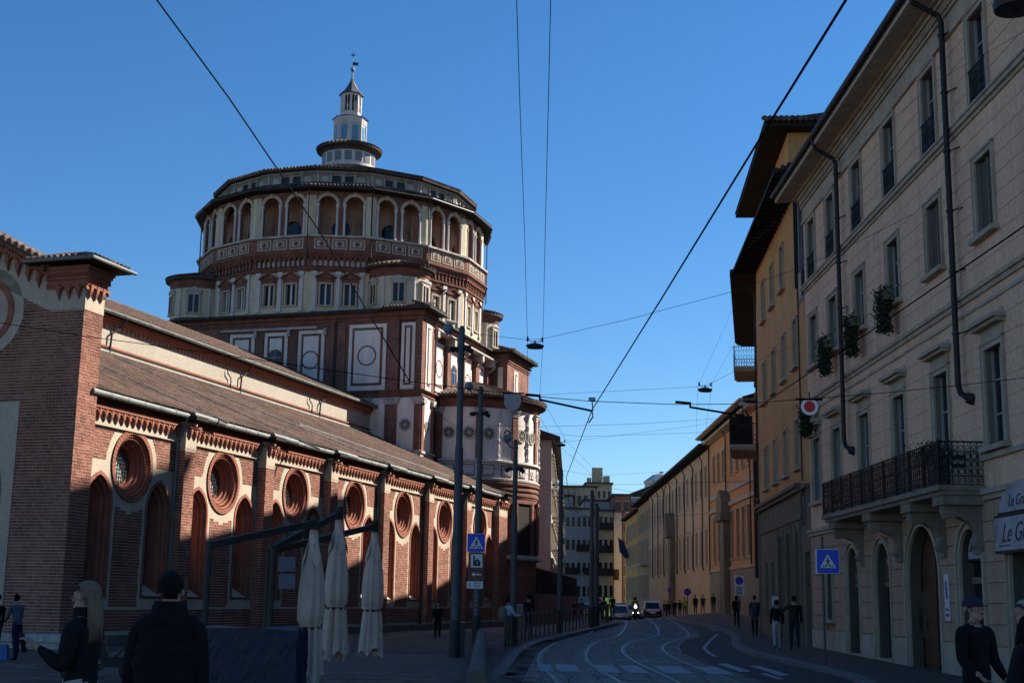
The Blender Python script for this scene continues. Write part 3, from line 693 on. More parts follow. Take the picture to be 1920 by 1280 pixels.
for i in range(11):
    u = -HW+.22+(2*HW-.44)*i/10
    a.obox(q(u, 24.2, .12), (.08, 0, 0), (0, .045, 0), (0, 0, .22), 2); a.obox(q(u, 24.46, .14), (.14, 0, 0), (0, .12, 0), (0, 0, .08), 2); a.obox(q(u, 23.93, .12), (.11, 0, 0), (0, .075, 0), (0, 0, .06), 2)
P_('blind_balustrade', a, [dbrick, marble, terrat])
a = MB(); fbox(a, q, -HW-.06, HW+.06, 25.04, 25.95, -.3, .26); P_('gallery_parapet', a, dbrick)
for u in (-1.22, 0, 1.22):
    a = MB(); fbox(a, q, u-.53, u+.53, 25.12, 25.86, .26, .30, 0); fbox(a, q, u-.42, u+.42, 25.21, 25.77, .26, .31, 1); fbox(a, q, u-.33, u+.33, 25.28, 25.70, .26, .325, 2)
    a.prism(circ(u, 25.49, .17, 14), q, .26, .345, 1); P_('parapet_panel', a, [cream, stone, marble] if False else [cream, terrat, stone])
a = MB(); fbox(a, q, -HW-.1, HW+.1, 25.95, 26.08, -1.5, .46); P_('gallery_floor', a, stone)
# arcade
ar_ = [[(u-.63, 26.1), (u+.63, 26.1)]+arc_loop(u, 28.35, .63, 0, pi, 12) for u in (-.93, .93)]
a = MB(); a.panel([(-HW+.0, 26.08), (HW, 26.08), (HW, 29.3), (-HW, 29.3)], [[p for p in L] for L in ar_], q, .02, -.28)
P_('arcade_wall', a, dbrick)
for u in (-.93, .93):
    a = MB(); a.ring((u, 28.35), .62, .84, q, .09, 0, 14, 0, 0, pi); a.obox(q(u, 29.1, .1), (.06, 0, 0), (0, .09, 0), (0, 0, .16)); P_('arch_ring', a, cream)
for sg in (-1, 1): a = MB(); fbox(a, q, min(sg*1.72, sg*HW), max(sg*1.72, sg*HW), 26.08, 29.0, 0, .07); P_('corner_pilaster', a, ochre_st)
for u in (-1.61, -.25, .25, 1.61):
    a = MB(); c_ = q(u, 0, .0); a.lathe([(.12, 26.08), (.13, 26.2), (.085, 26.28), (.075, 28.1), (.09, 28.15), (.12, 28.3), (.14, 28.38)], (c_[0]+.05, c_[1]), 10); P_('column', a, marble)
a = MB(); A2, H2 = fac(9.1)
q2 = lambda u, v, w: (A2+w, u, v)
a.panel([(-H2-.3, 26.0), (H2+.3, 26.0), (H2+.3, 29.4), (-H2-.3, 29.4)], [circ(0, 27.0, .66, 20)], q2, 0, -.3); P_('gallery_wall', a, M('painted gallery wall', (.38, .22, .15), .92, .45, .9, .15, palette=None, streak=.2))
a = MB(); a.add([q2(.66*cos(i*pi/10), 27.0+.66*sin(i*pi/10), -.2) for i in range(20)], [tuple(range(20))]); P_('round_pane', a, glassd)
A3, H3 = fac(11.25); A4, H4 = fac(9.7)
a = MB(); a.add([(A3, -H3, 29.36), (A3, H3, 29.36), (A2, H2, 29.42), (A2, -H2, 29.42), (A3, -H3, 29.5), (A3, H3, 29.5), (A4, H4, 30.15), (A4, -H4, 30.15)], [(0, 1, 2, 3), (0, 4, 5, 1), (4, 7, 6, 5)]); P_('gallery_roof', a, wood)
a = MB()
for i in range(17):
    u = (i-8)/8; a.cyl((A3+.05, u*H3*.985, 29.53), (A4, u*H4*.985, 30.2), .1, .085, 6)
P_('gallery_roof_tiles', a, tiled)
a = MB(); a.cyl((A3+.06, -H3, 29.42), (A3+.06, H3, 29.42), .07, .07, 8); P_('gutter', a, dmetal)
q4 = lambda u, v, w: (A4+w, u, v)
hs = [rect(u-.3, u+.3, 30.28, 30.72) for u in (-1.2, -.45, .45, 1.2)]
a = MB(); a.panel([(-H4, 29.9), (H4, 29.9), (H4, 31.15), (-H4, 31.15)], hs, q4, 0, -.15); P_('attic_wall', a, M('sooty attic stone', (.27, .245, .21), .9, .35, 1.5, .25, streak=.45))
for i, u in enumerate((-1.2, -.45, .45, 1.2)):
    a = MB(); a.add([q4(u-.3, 30.28, -.12 if i in (1, 2) else -.06), q4(u+.3, 30.28, -.12 if i in (1, 2) else -.06), q4(u+.3, 30.72, -.12 if i in (1, 2) else -.06), q4(u-.3, 30.72, -.12 if i in (1, 2) else -.06)], [(0, 1, 2, 3)], 0); P_('attic_pane', a, glassd if i in (1, 2) else stone)
a = MB(); fbox(a, q4, -H4, H4, 30.95, 31.03, 0, .12)
for i in range(26): u = -H4+.05+i*(2*H4-.1)/25; fbox(a, q4, u-.035, u+.035, 30.86, 30.95, 0, .09)
for u in (-1.75, -.82, 0, .82, 1.75): fbox(a, q4, u-.06, u+.06, 30.15, 30.86, 0, .05)
P_('attic_cornice', a, M('worn attic stone', (.36, .33, .28), .9, .35, 1.5, .25, streak=.4))
A5, H5 = fac(10.1); A6, H6 = fac(2.3)
a = MB(); a.add([(A5, -H5, 31.08), (A5, H5, 31.08), (A4, H4, 31.1), (A4, -H4, 31.1), (A5, -H5, 31.2), (A5, H5, 31.2), (A6, H6, 33.9), (A6, -H6, 33.9)], [(0, 1, 2, 3), (0, 4, 5, 1), (4, 7, 6, 5)]); P_('drum_roof', a, tiled)
a = MB(); rnd = random.Random(2)
for i in range(16):
    u = (i-7.5)/7.5; u0 = u*H5*.97
    for j in range(14):
        f0 = j/14; f1 = (j+1.2)/14
        x0 = A5+(A6-A5)*f0; hw0 = H5+(H6-H5)*f0
        if abs(u0) > hw0: break
        a.cyl((x0+.03, u0, 31.24+2.7*f0+rnd.uniform(0, .03)), (A5+(A6-A5)*f1, u0, 31.24+2.7*f1), .1, .08, 6)
P_('drum_roof_tiles', a, tiled)
bases = None; meshes = []
for i in range(16):
    mw = Matrix.Translation((DC[0], DC[1], 0)) @ Matrix.Rotation(i*pi/8, 4, 'Z')
    root = None
    for j, (nm, mb, mt, sub) in enumerate(parts):
        if i == 0: o = mb.build(nm, mt, CH); meshes.append(o)
        else: o = bpy.data.objects.new(nm, meshes[j].data); COL.objects.link(o)
        if not sub: root = o; o.parent = CH; o.matrix_local = mw
        else: o.parent = root; o.matrix_local = Matrix.Identity(4)
core = MB(); core.lathe([(8.3, 20), (8.3, 29.5), (8.3, 31)], DC, 32); core.build('drum_core', wood, CH)
for a_ in (191.25, 213.75, 236.25, 292.5, 137):
    b = MB(); A = RAD(a_); R_ = 11.1
    if a_ in (213.75, 236.25): b.tube([(DC[0]+11.2*cos(A), DC[1]+11.2*sin(A), 29.4), (DC[0]+10.95*cos(A), DC[1]+10.95*sin(A), 28.9), (DC[0]+11.05*cos(A), DC[1]+11.05*sin(A), 24.6)], .045, 8)
    else: b.tube([(DC[0]+11.2*cos(A), DC[1]+11.2*sin(A), 29.4), (DC[0]+(11.25 if a_ < 200 else 10.9)*cos(A), DC[1]+(11.25 if a_ < 200 else 10.9)*sin(A), 28.6), (DC[0]+(11.25 if a_ < 200 else 10.9)*cos(A), DC[1]+(11.25 if a_ < 200 else 10.9)*sin(A), 24.0)], .045, 8)
    b.build('downpipe', dmetal, CH)
# ---- corner turrets --------------------------------------------------
def turret(cx, cy):
    b = MB(); b.lathe([(2.0, 20.3), (2.0, 23.1)], (cx, cy), 28); o = b.build('turret', ochre_st, CH, smooth=True)
    b = MB(); b.lathe([(2.03, 23.1), (2.06, 23.3), (2.1, 23.3), (2.1, 23.62), (2.2, 23.7)], (cx, cy), 28); b.lathe([(2.06, 20.3), (2.06, 20.9), (2.0, 20.95)], (cx, cy), 28); b.build('frieze', terrat, o)
    b = MB(); b.lathe([(2.05, 23.66), (2.42, 23.72), (2.42, 23.86), (.1, 24.6)], (cx, cy), 28)
    for i in range(44):
        A = 2*pi*i/44; b.cyl((cx+2.46*cos(A), cy+2.46*sin(A), 23.9), (cx+.6*cos(A), cy+.6*sin(A), 24.5), .1, .03, 6)
    b.build('turret_roof', tiled, o)
    for A in (200, 262, 324, 140):
        a_ = RAD(A); e1 = Vector((cos(a_), sin(a_), 0)); e2 = Vector((-sin(a_), cos(a_), 0)); C_ = Vector((cx, cy, 0))
        fr = lambda u, v, w: tuple(C_+e1*(1.96+w)+e2*u+Vector((0, 0, v)))
        b = MB(); 
        for s_ in (-1, 1): fbox(b, fr, s_*.42-.06, s_*.42+.06, 21.3, 22.7, 0, .12, 0)
        fbox(b, fr, -.48, .48, 22.58, 22.7, 0, .12, 0); fbox(b, fr, -.55, .55, 21.2, 21.3, 0, .15, 0); fbox(b, fr, -.05, .05, 21.3, 22.6, 0, .1, 0)
        fbox(b, fr, -.54, .54, 22.7, 22.86, 0, .1, 1); b.prism([(-.66, 22.86), (.66, 22.86), (0, 23.16)], fr, 0, .16, 1)
        wo = b.build('window_frame', [cream, stone], o)
        b = MB(); fbox(b, fr, -.38, .38, 21.3, 22.6, .0, .05); b.build('pane', glassd, wo)
    for A in (231, 170, 293):
        a_ = RAD(A); b = MB(); b.lathe([(.14, 20.9), (.1, 21.05), (.1, 22.8), (.17, 23.05)], (cx+2.02*cos(a_), cy+2.02*sin(a_)), 8); b.build('column', marble, o)
D7 = 11.0*.7071
for sx_, sy_ in ((-1, -1), (-1, 1), (1, -1), (1, 1)): turret(DC[0]+sx_*D7, DC[1]+sy_*D7)
# ---- lantern ----------------------------------------------------------
def oct_(R, z): return [(DC[0]+R*cos(RAD(i*45+22.5)), DC[1]+R*sin(RAD(i*45+22.5)), z) for i in range(8)]
b = MB(); b.lathe([(2.05, 33.6), (2.05, 35.6)], DC, 32); lan = b.build('lantern', marble, CH, smooth=True)
for i in range(16):
    a_ = 2*pi*i/16; e1 = Vector((cos(a_), sin(a_), 0)); e2 = Vector((-sin(a_), cos(a_), 0)); C_ = Vector((*DC, 0))
    fr = lambda u, v, w: tuple(C_+e1*(2.0+w)+e2*u+Vector((0, 0, v)))
    b = MB(); fbox(b, fr, -.27, .27, 34.45, 35.2, 0, .06); b.build('pane', M('dusty grey glass', (.16, .16, .17), .3, .2, 2, 0), lan)
b = MB(); b.lathe([(2.05, 33.5), (2.35, 33.55), (2.1, 33.9)], DC, 32); b.lathe([(2.08, 35.3), (2.12, 35.5), (2.3, 35.6), (2.52, 35.62), (2.52, 35.74), (1.2, 36.3)], DC, 32)
for i in range(48):
    a_ = 2*pi*i/48; b.cyl((DC[0]+2.56*cos(a_), DC[1]+2.56*sin(a_), 35.78), (DC[0]+1.3*cos(a_), DC[1]+1.3*sin(a_), 36.3), .09, .05, 6)
b.build('lantern_roof', tiled, lan)
def prism8(b, R0, z0, R1, z1):
    P = oct_(R0, z0)+oct_(R1, z1); b.add(P, [(i, (i+1) % 8, 8+(i+1) % 8, 8+i) for i in range(8)]+[tuple(range(8, 16))])
b = MB(); prism8(b, 1.2, 36.1, 1.2, 37.8); prism8(b, 1.24, 37.8, 1.32, 38.0); prism8(b, 1.26, 38.0, 1.36, 38.3); prism8(b, .78, 38.3, .78, 38.9); prism8(b, .8, 40.2, .86, 40.35); prism8(b, 1.26, 36.1, 1.26, 36.3)
for i in range(8):
    x, y, _ = oct_(.74, 0)[i]; b.box(x-.07, x+.07, y-.07, y+.07, 38.9, 40.25)
    x, y, _ = oct_(1.2, 0)[i]; b.lathe([(.09, 36.3), (.09, 37.85)], (x, y), 6)
    a_ = RAD(i*45); x = DC[0]+.7*cos(a_); y = DC[1]+.7*sin(a_); b.lathe([(.05, 38.9), (.03, 39.1), (.06, 39.3), (.03, 39.8), (.05, 40.2)], (x, y), 6)
b.build('lantern_stage', marble, lan)
for i in range(8):
    a_ = RAD(i*45); e1 = Vector((cos(a_), sin(a_), 0)); e2 = Vector((-sin(a_), cos(a_), 0)); C_ = Vector((*DC, 0))
    fr = lambda u, v, w: tuple(C_+e1*(1.11+w)+e2*u+Vector((0, 0, v)))
    b = MB(); fbox(b, fr, -.24, .24, 36.4, 37.65, -.05, .025); b.build('pane', M('sky blue glass', (.10, .22, .32), .15, .15, 2, 0, spec=.6), lan)
b = MB(); b.lathe([(.5, 38.9), (.5, 40.2)], DC, 8); b.build('belfry_core', wood, lan)
b = MB(); prism8(b, 1.2, 38.3, 1.45, 38.32); prism8(b, 1.45, 38.32, .8, 38.6); prism8(b, .98, 40.34, .98, 40.4); prism8(b, .98, 40.4, .5, 40.9); prism8(b, .5, 40.9, .12, 41.6); b.build('lantern_cap', slate, lan)
b = MB(); b.lathe([(.12, 41.5), (.15, 41.7), (.07, 41.8), (.06, 42.3), (.1, 42.35), (.03, 42.4)], DC, 10); b.sphere((*DC, 42.55), .17, 10, 0, 1.1); b.cyl((*DC, 42.6), (*DC, 44.1), .022); b.build('finial', M('grey lead', (.2, .2, .21), .5, .2, 3, 0, metal=.4), lan)
b = MB(); rr = Vector((CAM_R.x, CAM_R.y, 0)); loc = Vector((rr.dot(CU), rr.dot(CN), 0)).normalized()
o3 = Vector((*DC, 0)); pz = [(0, 43.18), (.5, 43.1), (.36, 43.0), (.5, 42.88), (0, 42.92)]
b.prism(pz, lambda u, v, w: tuple(o3+loc*u+Vector((loc.y, -loc.x, 0))*w+Vector((0, 0, v))), -.015, .015); b.build('weather_vane', dmetal, lan)
b = MB(); 
for d in (loc*.2, Vector((0, 0, .22))): b.obox(o3+Vector((0, 0, 43.75)), d, Vector((loc.y, -loc.x, 0))*.02, (Vector((0, 0, .022)) if d.z == 0 else loc*.022))
for a_ in (45, 135): b.obox(o3+Vector((0, 0, 43.75)), (loc*cos(RAD(a_))+Vector((0, 0, sin(RAD(a_)))))*.14, Vector((loc.y, -loc.x, 0))*.012, (loc*-sin(RAD(a_))+Vector((0, 0, cos(RAD(a_)))))*.012)
b.build('cross', dmetal, lan)
# ---- apse -------------------------------------------------------------
AC = (53.0, 5.45); AR = 5.2; A0, A1 = pi, 2*pi
def la(prof, n=40): 
    b = MB(); b.lathe(prof, AC, n, A0, A1); return b
ap = la([(AR, 10.9), (AR, 14.5)]).build('apse_wall', white, CH, smooth=True)
la([(AR+.02, 14.45), (AR+.04, 14.6), (AR+.1, 14.6), (AR+.1, 14.72), (AR+.06, 14.72), (AR+.06, 14.9), (AR+.14, 14.95), (AR+.14, 15.05)]).build('apse_frieze', dbrick, ap)
la([(AR, 15.05), (AR+.55, 15.02), (AR+.55, 15.14), (AR-.2, 15.5), (1.2, 16.6)]).build('apse_roof', wood, ap)
b = MB(); rnd = random.Random(8)
for i in range(70):
    a_ = A0+pi*(i+.5)/70; r0 = AR+.6
    for j in range(10):
        r1 = r0-.47
        if r1*pi/70 < .06: break
        h = lambda r: 15.2+(AR+.6-r)*.36
        b.cyl((AC[0]+r0*cos(a_), AC[1]+r0*sin(a_), h(r0)+rnd.uniform(0, .03)), (AC[0]+r1*cos(a_), AC[1]+r1*sin(a_), h(r1)), r0*pi/70*.48, r1*pi/70*.42, 6); r0 -= .42
b.build('roof_tiles', tilem, ap, kind='stuff')
la([(AR+.02, 10.75), (AR+.2, 10.8), (AR+.2, 10.92), (AR+.0, 10.98)]).build('stone_ledge', marble, ap)
la([(AR+.03, 9.7), (AR+.03, 10.76)]).build('parapet', marble, ap, smooth=True)
la([(AR+.02, 9.55), (AR+.16, 9.6), (AR+.16, 9.72), (AR+.03, 9.76)]).build('stone_ledge', stone, ap)
la([(AR, 0), (AR, 8.5), (AR+.04, 8.5), (AR+.04, 8.62), (AR+.1, 8.64), (AR+.1, 8.8), (AR+.03, 8.82), (AR+.03, 8.95), (AR+.12, 9.0), (AR+.12, 9.12), (AR+.05, 9.16), (AR+.05, 9.3), (AR+.16, 9.36), (AR+.16, 9.5), (AR+.02, 9.58)]).build('apse_base', dbrick, ap)
la([(AR+.02, 4.3), (AR+.3, 4.4), (AR+.3, 4.55), (AR, 4.7)]).build('stone_ledge', stone, ap)
la([(AR+.25, -.2), (AR+.25, 1.4), (AR+.05, 1.5)]).build('plinth', stone, ap)
def afr(deg):
    a_ = RAD(deg); e1 = Vector((cos(a_), sin(a_), 0)); e2 = Vector((-sin(a_), cos(a_), 0)); C_ = Vector((*AC, 0))
    return lambda u, v, w: tuple(C_+e1*(AR-.01+w)+e2*u+Vector((0, 0, v)))
for k in range(12):
    d = 180+7.5+15*k; rosette(afr(d), (0, 12.72), .44, ap, .02)
    b = MB(); f_ = afr(d); fbox(b, f_, -.42, .42, 9.85, 10.62, .02, .055, 1); fbox(b, f_, -.36, .36, 9.91, 10.56, .03, .07, 0); b.ring((0, 10.25), .14, .22, f_, .11, .06, 12, 0); b.prism([(-.2, 9.93), (.2, 9.93), (.1, 10.1), (-.1, 10.1)], f_, .05, .1, 2); b.build('portrait_relief', [marble, terrat, stone], ap)
for k in range(13):
    d = 180+15*k; f_ = afr(d)
    if k % 2 == 0:
        b = MB(); fbox(b, f_, -.24, .24, 11.0, 13.95, 0, .12); b.build('pilaster', dbrick, ap)
        b = MB(); fbox(b, f_, -.28, .28, 13.95, 14.02, 0, .15); fbox(b, f_, -.3, .3, 14.1, 14.3, 0, .18); fbox(b, f_, -.38, .38, 14.3, 14.42, 0, .24); b.build('capital', stone, ap)
    else:
        b = MB(); r_ = [(.06, 11.0), (.12, 11.2), (.05, 11.35), (.09, 11.8), (.05, 12.0), (.13, 12.25), (.05, 12.4), (.08, 12.9), (.05, 13.1), (.12, 13.4), (.05, 13.5), (.07, 13.9), (.16, 14.3)]; c_ = f_(0, 0, .08); b.lathe(r_, (c_[0], c_[1]), 8); b.build('candelabra_column', marble, ap)
for d, u in ((221, .75), (252, .75), (283, .75), (314, .75)):
    f_ = afr(d); b = MB()
    fbox(b, f_, -u-.25, -u-.05, 4.8, 8.3, 0, .12); fbox(b, f_, u+.05, u+.25, 4.8, 8.3, 0, .12); fbox(b, f_, -u-.25, u+.25, 8.15, 8.35, 0, .14)
    wo = b.build('window_surround', terrat, ap); b = MB(); fbox(b, f_, -u, u, 4.8, 8.15, -.02, .03); b.build('pane', wood, wo)
# chapel between aisle end and apse, low roof
b = MB(); b.box(45.35, 49.2, 1.2, 5.5, 0, 8.6); b.build('side_chapel', dbrick, CH)
b = MB(); skirt(b, 44.9, 49.9, .7, 5.6, 8.62, .5, 1.6); b.build('side_chapel_roof', wood, CH)
b = MB()
for k in range(4):
    for z_ in (8.2, 8.35, 8.5): b.box(45.3-.03*((z_-8)*4), 49.25+.02, 1.2-.1*(z_-7.9)*2, 1.25, z_, z_+.08)
b.build('cornice_moulding', terrat, CH)
# ================================================================ RIGHT-HAND BUILDINGS
def fr_(u, v, w): return (u, w, v)           # local: x away along the street, y towards the street
def text_mesh(txt, size, name, mat, parent, mw, shear=0.0, ext=.004, align='CENTER', spacing=1.0):
    c = bpy.data.curves.new('t', 'FONT'); c.body = txt; c.size = size; c.shear = shear; c.extrude = ext; c.align_x = align; c.align_y = 'CENTER'; c.resolution_u = 3; c.space_character = spacing
    t = bpy.data.objects.new('t', c); COL.objects.link(t); bpy.context.view_layer.update()
    me = bpy.data.meshes.new_from_object(t.evaluated_get(bpy.context.evaluated_depsgraph_get())); me.name = name
    bpy.data.objects.remove(t)
    o = bpy.data.objects.new(name, me); me.materials.clear(); me.materials.append(mat); COL.objects.link(o); o.parent = parent; o.matrix_local = mw; return o
pink = M('dusty pink render', (0.76, 0.49, 0.33), 0.92, 0.16, 0.5, 0.1, streak=0.24, spec=0.1)
balst = M('balcony stone', (.26, .21, .165), .9, .3, 1.5, .25, streak=.35)
greyst = M('grey dressed stone', (0.45, 0.37, 0.28), 0.88, 0.22, 1.2, 0.2, streak=0.25, spec=0.15)
greyrn = M('grey painted ashlar', (0.44, 0.29, 0.20), 0.9, 0.15, 0.8, 0.12, streak=0.22, spec=0.1)
ochre = M('ochre render', (0.62, 0.33, 0.14), 0.92, 0.16, 0.5, 0.1, streak=0.2, spec=0.1)
dstone = M('dark ground floor stone', (0.20, 0.165, 0.12), 0.85, 0.3, 1.2, 0.25, streak=0.3, spec=0.15)
shut = M('grey louvred shutter', (0.16, 0.145, 0.13), 0.7, 0.2, 2, 0.1)
fram = M('pale window frame', (0.34, 0.33, 0.31), 0.6, 0.15, 3, 0.05)
woodd = M('brown street door', (0.085, 0.04, 0.022), 0.6, 0.35, 1.5, 0.1)
curt = M('white lace curtain', (0.42, 0.44, 0.5), 0.9, 0.3, 5, 0.1)
UX0 = 4.0
PK = empty('palazzo', 'dusty pink palazzo with long black iron balcony and shop arches on the right', 'building', (10.95, UX0, 0), pi/2-RAD(.17))
LEN = 45.3
cols = [c-UX0 for c in (48.0, 45.0, 41.4, 37.6, 33.8, 30.0, 26.2, 22.4, 18.6)]
arches = [c-UX0 for c in (43.4, 39.9, 36.0, 32.2, 28.2, 24.4, 20.6)]
ahw = [.75, .75, 1.35, .78, 1.45, .8, .8]
H_ = []
bal0, bal1 = 31.0-UX0, 42.7-UX0
for c in cols:
    zb = 4.7 if bal0 < c < bal1 else 5.4
    H_.append(rect(c-.56, c+.56, zb, 7.65)); H_.append(rect(c-.55, c+.55, 10.35, 12.2)); H_.append(rect(c-.55, c+.55, 13.62, 15.85))
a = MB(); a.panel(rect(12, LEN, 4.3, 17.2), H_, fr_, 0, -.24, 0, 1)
a.box(12, 12.2, -12, 0, 0, 17); a.box(LEN-.2, LEN, -12, -.02, 0, 17.2); a.box(12, LEN, -12.2, -12, 0, 17)
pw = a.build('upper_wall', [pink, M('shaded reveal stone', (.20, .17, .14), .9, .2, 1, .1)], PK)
# ashlar courses of the render: every band a piece
cm = {}
def course(u0, u1, z0, z1, mat, nm, w=.014, par=None):
    k = (round(u1-u0, 2), round(z1-z0, 3), nm)
    if k not in cm:
        b = MB(); L = u1-u0; h = z1-z0; e = .012
        b.add([(0, w, e), (L, w, e), (L, w, h-e), (0, w, h-e), (0, -.01, e), (L, -.01, e), (L, -.01, h-e), (0, -.01, h-e)], [(0, 1, 2, 3), (0, 4, 5, 1), (1, 5, 6, 2), (2, 6, 7, 3), (3, 7, 4, 0)])
        o = b.build(nm, mat, par or PK); cm[k] = o
    else: o = bpy.data.objects.new(nm, cm[k].data); COL.objects.link(o); o.parent = par or PK
    o.location = (u0, 0, z0); return o
def courses(z0, z1, h, u0, u1, op, mat, nm, minu=None):
    n = round((z1-z0)/h); h = (z1-z0)/n
    for i in range(n):
        a_, b_ = z0+i*h, z0+(i+1)*h; x = u0
        for c, hw, lo, hi in sorted(op):
            if lo < b_-.05 and hi > a_+.05:
                if c-hw-x > .1: course(x, c-hw, a_, b_, mat, nm)
                x = max(x, c+hw)
        if u1-x > .1: course(x, u1, a_, b_, mat, nm)
vis0 = 22.5
op1 = [(c, .74, 4.4, 8.35) for c in cols if c > vis0-1]
courses(4.5, 8.75, .47, vis0, LEN, op1, pink, 'render_course')
courses(9.3, 13.3, .47, vis0, LEN, [(c, .72, 10.2, 12.35) for c in cols if c > vis0-1], pink, 'render_course')
courses(13.65, 16.05, .48, vis0, LEN, [(c, .72, 13.6, 16.0) for c in cols if c > vis0-1], pink, 'render_course')
a = MB()
for z0_, z1_, p in ((8.72, 8.80, .05), (9.02, 9.14, .06), (9.14, 9.22, .12), (13.32, 13.42, .05), (13.42, 13.54, .12), (13.54, 13.6, .16)): a.box(12, LEN+.02, -.01, p, z0_, z1_)
for z0_, z1_, p in ((4.22, 4.34, .08), (4.34, 4.46, .16)): a.box(12, LEN+.02, -.01, p, z0_, z1_)
a.box(12, bal0, -.01, .1, 5.12, 5.24); a.build('string_course', greyst, PK)
a = MB(); a.box(12, LEN+.02, -.01, .05, 16.1, 16.62); a.box(12, LEN+.04, -.01, .1, 16.02, 16.12); a.box(12, LEN+.06, -.01, .12, 16.62, 16.70); a.box(12, LEN+.1, -.01, .22, 16.94, 17.04); a.box(12, LEN+.3, -.01, .34, 17.04, 17.12)
for i in range(260):
    u = LEN-.05-i*.125
    if u > 12: a.box(u-.05, u+.02, 0, .17, 16.72, 16.93)
a.build('dentil_cornice', greyst, PK)
a = MB(); a.box(12, LEN+.75, -.5, .86, 17.12, 17.2); a.box(12, LEN+.8, .74, .92, 17.10, 17.32); a.build('eave_soffit', greyst, PK)
a = MB(); a.add([(12, .95, 17.36), (LEN+.85, .95, 17.36), (LEN+.85, -6, 19.6), (12, -6, 19.6), (12, -13, 17.0), (LEN+.85, -13, 17.0), (12, .95, 17.24), (LEN+.85, .95, 17.24), (LEN+.85, -13, 16.9)], [(0, 1, 2, 3), (3, 2, 5, 4), (6, 7, 1, 0), (7, 8, 5, 2, 1)]); a.build('tiled_roof', tiled, PK)
a = MB(); a.cyl((12, 1.0, 17.4), (LEN+.9, 1.0, 17.38), .10, .10, 10); a.build('gutter', dmetal, PK)
# windows
def window(root, c, zb, zt, hw, hood=False, shutter=False, rail=False, sill=True, curtain=False, depth=.2, surround=greyst, sw=.15):
    b = MB(); s_ = sw
    b.box(c-hw-s_, c-hw, -.01, .06, zb, zt+s_); b.box(c+hw, c+hw+s_, -.01, .06, zb, zt+s_); b.box(c-hw, c+hw, -.01, .06, zt, zt+s_)
    b.box(c-hw-s_-.03, c-hw-s_+.03, -.01, .09, zb, zt+s_+.03); b.box(c+hw+s_-.03, c+hw+s_+.03, -.01, .09, zb, zt+s_+.03); b.box(c-hw-s_-.03, c+hw+s_+.03, -.01, .09, zt+s_-.03, zt+s_+.04)
    if hood:
        b.box(c-hw-s_, c+hw+s_, -.01, .05, zt+s_+.05, zt+s_+.3); b.box(c-hw-.28, c+hw+.28, -.01, .24, zt+s_+.30, zt+s_+.38); b.box(c-hw-.34, c+hw+.34, -.01, .34, zt+s_+.38, zt+s_+.48); b.box(c-hw-.2, c+hw+.2, -.01, .05, zt+s_+.48, zt+s_+.62)
    if sill: b.box(c-hw-.25, c+hw+.25, -.01, .2, zb-.12, zb)
    wo = b.build('window', surround, root)
    b = MB(); b.box(c-hw, c+hw, -depth, -depth+.02, zb, zt); b.build('pane', glassd, wo)
    if shutter:
        b = MB()
        for i in range(int((zt-zb)/.075)): b.obox((c, -depth+.1, zb+.04+i*.075), (hw-.06, 0, 0), (0, .02, .022), (0, -.004, .004))
        b.box(c-hw, c-hw+.06, -depth+.06, -depth+.14, zb, zt); b.box(c+hw-.06, c+hw, -depth+.06, -depth+.14, zb, zt); b.box(c-.03, c+.03, -depth+.06, -depth+.14, zb, zt)
        b.build('shutter', shut, wo)
    else:
        b = MB(); b.box(c-.05, c+.05, -depth+.02, -depth+.07, zb, zt); b.box(c-hw, c-hw+.06, -depth+.02, -depth+.07, zb, zt); b.box(c+hw-.06, c+hw, -depth+.02, -depth+.07, zb, zt)
        for z in (zb+(zt-zb)*.33, zb+(zt-zb)*.68): b.box(c-hw, c+hw, -depth+.02, -depth+.05, z-.02, z+.02)
        b.build('casement', fram, wo)
        if curtain:
            b = MB(); b.box(c-hw+.08, c-.08, -depth+.021, -depth+.028, zb+(zt-zb)*.4, zt-.1); b.build('curtain', curt, wo)
    if rail:
        b = MB(); b.box(c-hw, c+hw, .06, .09, zb+.85, zb+.89); b.box(c-hw, c+hw, .06, .09, zb+.05, zb+.08)
        for i in range(12):
            x = c-hw+.05+i*(2*hw-.1)/11; b.box(x-.009, x+.009, .065, .083, zb+.05, zb+.87)
        for i in range(11):
            x = c-hw+.05+(i+.5)*(2*hw-.1)/11
            for z in (zb+.2, zb+.65): b.ring((x, z), .03, .05, fr_, .065, .085, 6)
        b.build('window_railing', iron, wo)
    return wo
for i, c in enumerate(cols):
    inbal = bal0 < c < bal1
    window(PK, c, 4.7 if inbal else 5.4, 7.65, .56, hood=True, sill=not inbal, curtain=i in (1, 3, 4))
    window(PK, c, 10.35, 12.2, .55, shutter=i >= 4)
    window(PK, c, 13.62, 15.85, .55, rail=True, sill=False, curtain=i > 3)
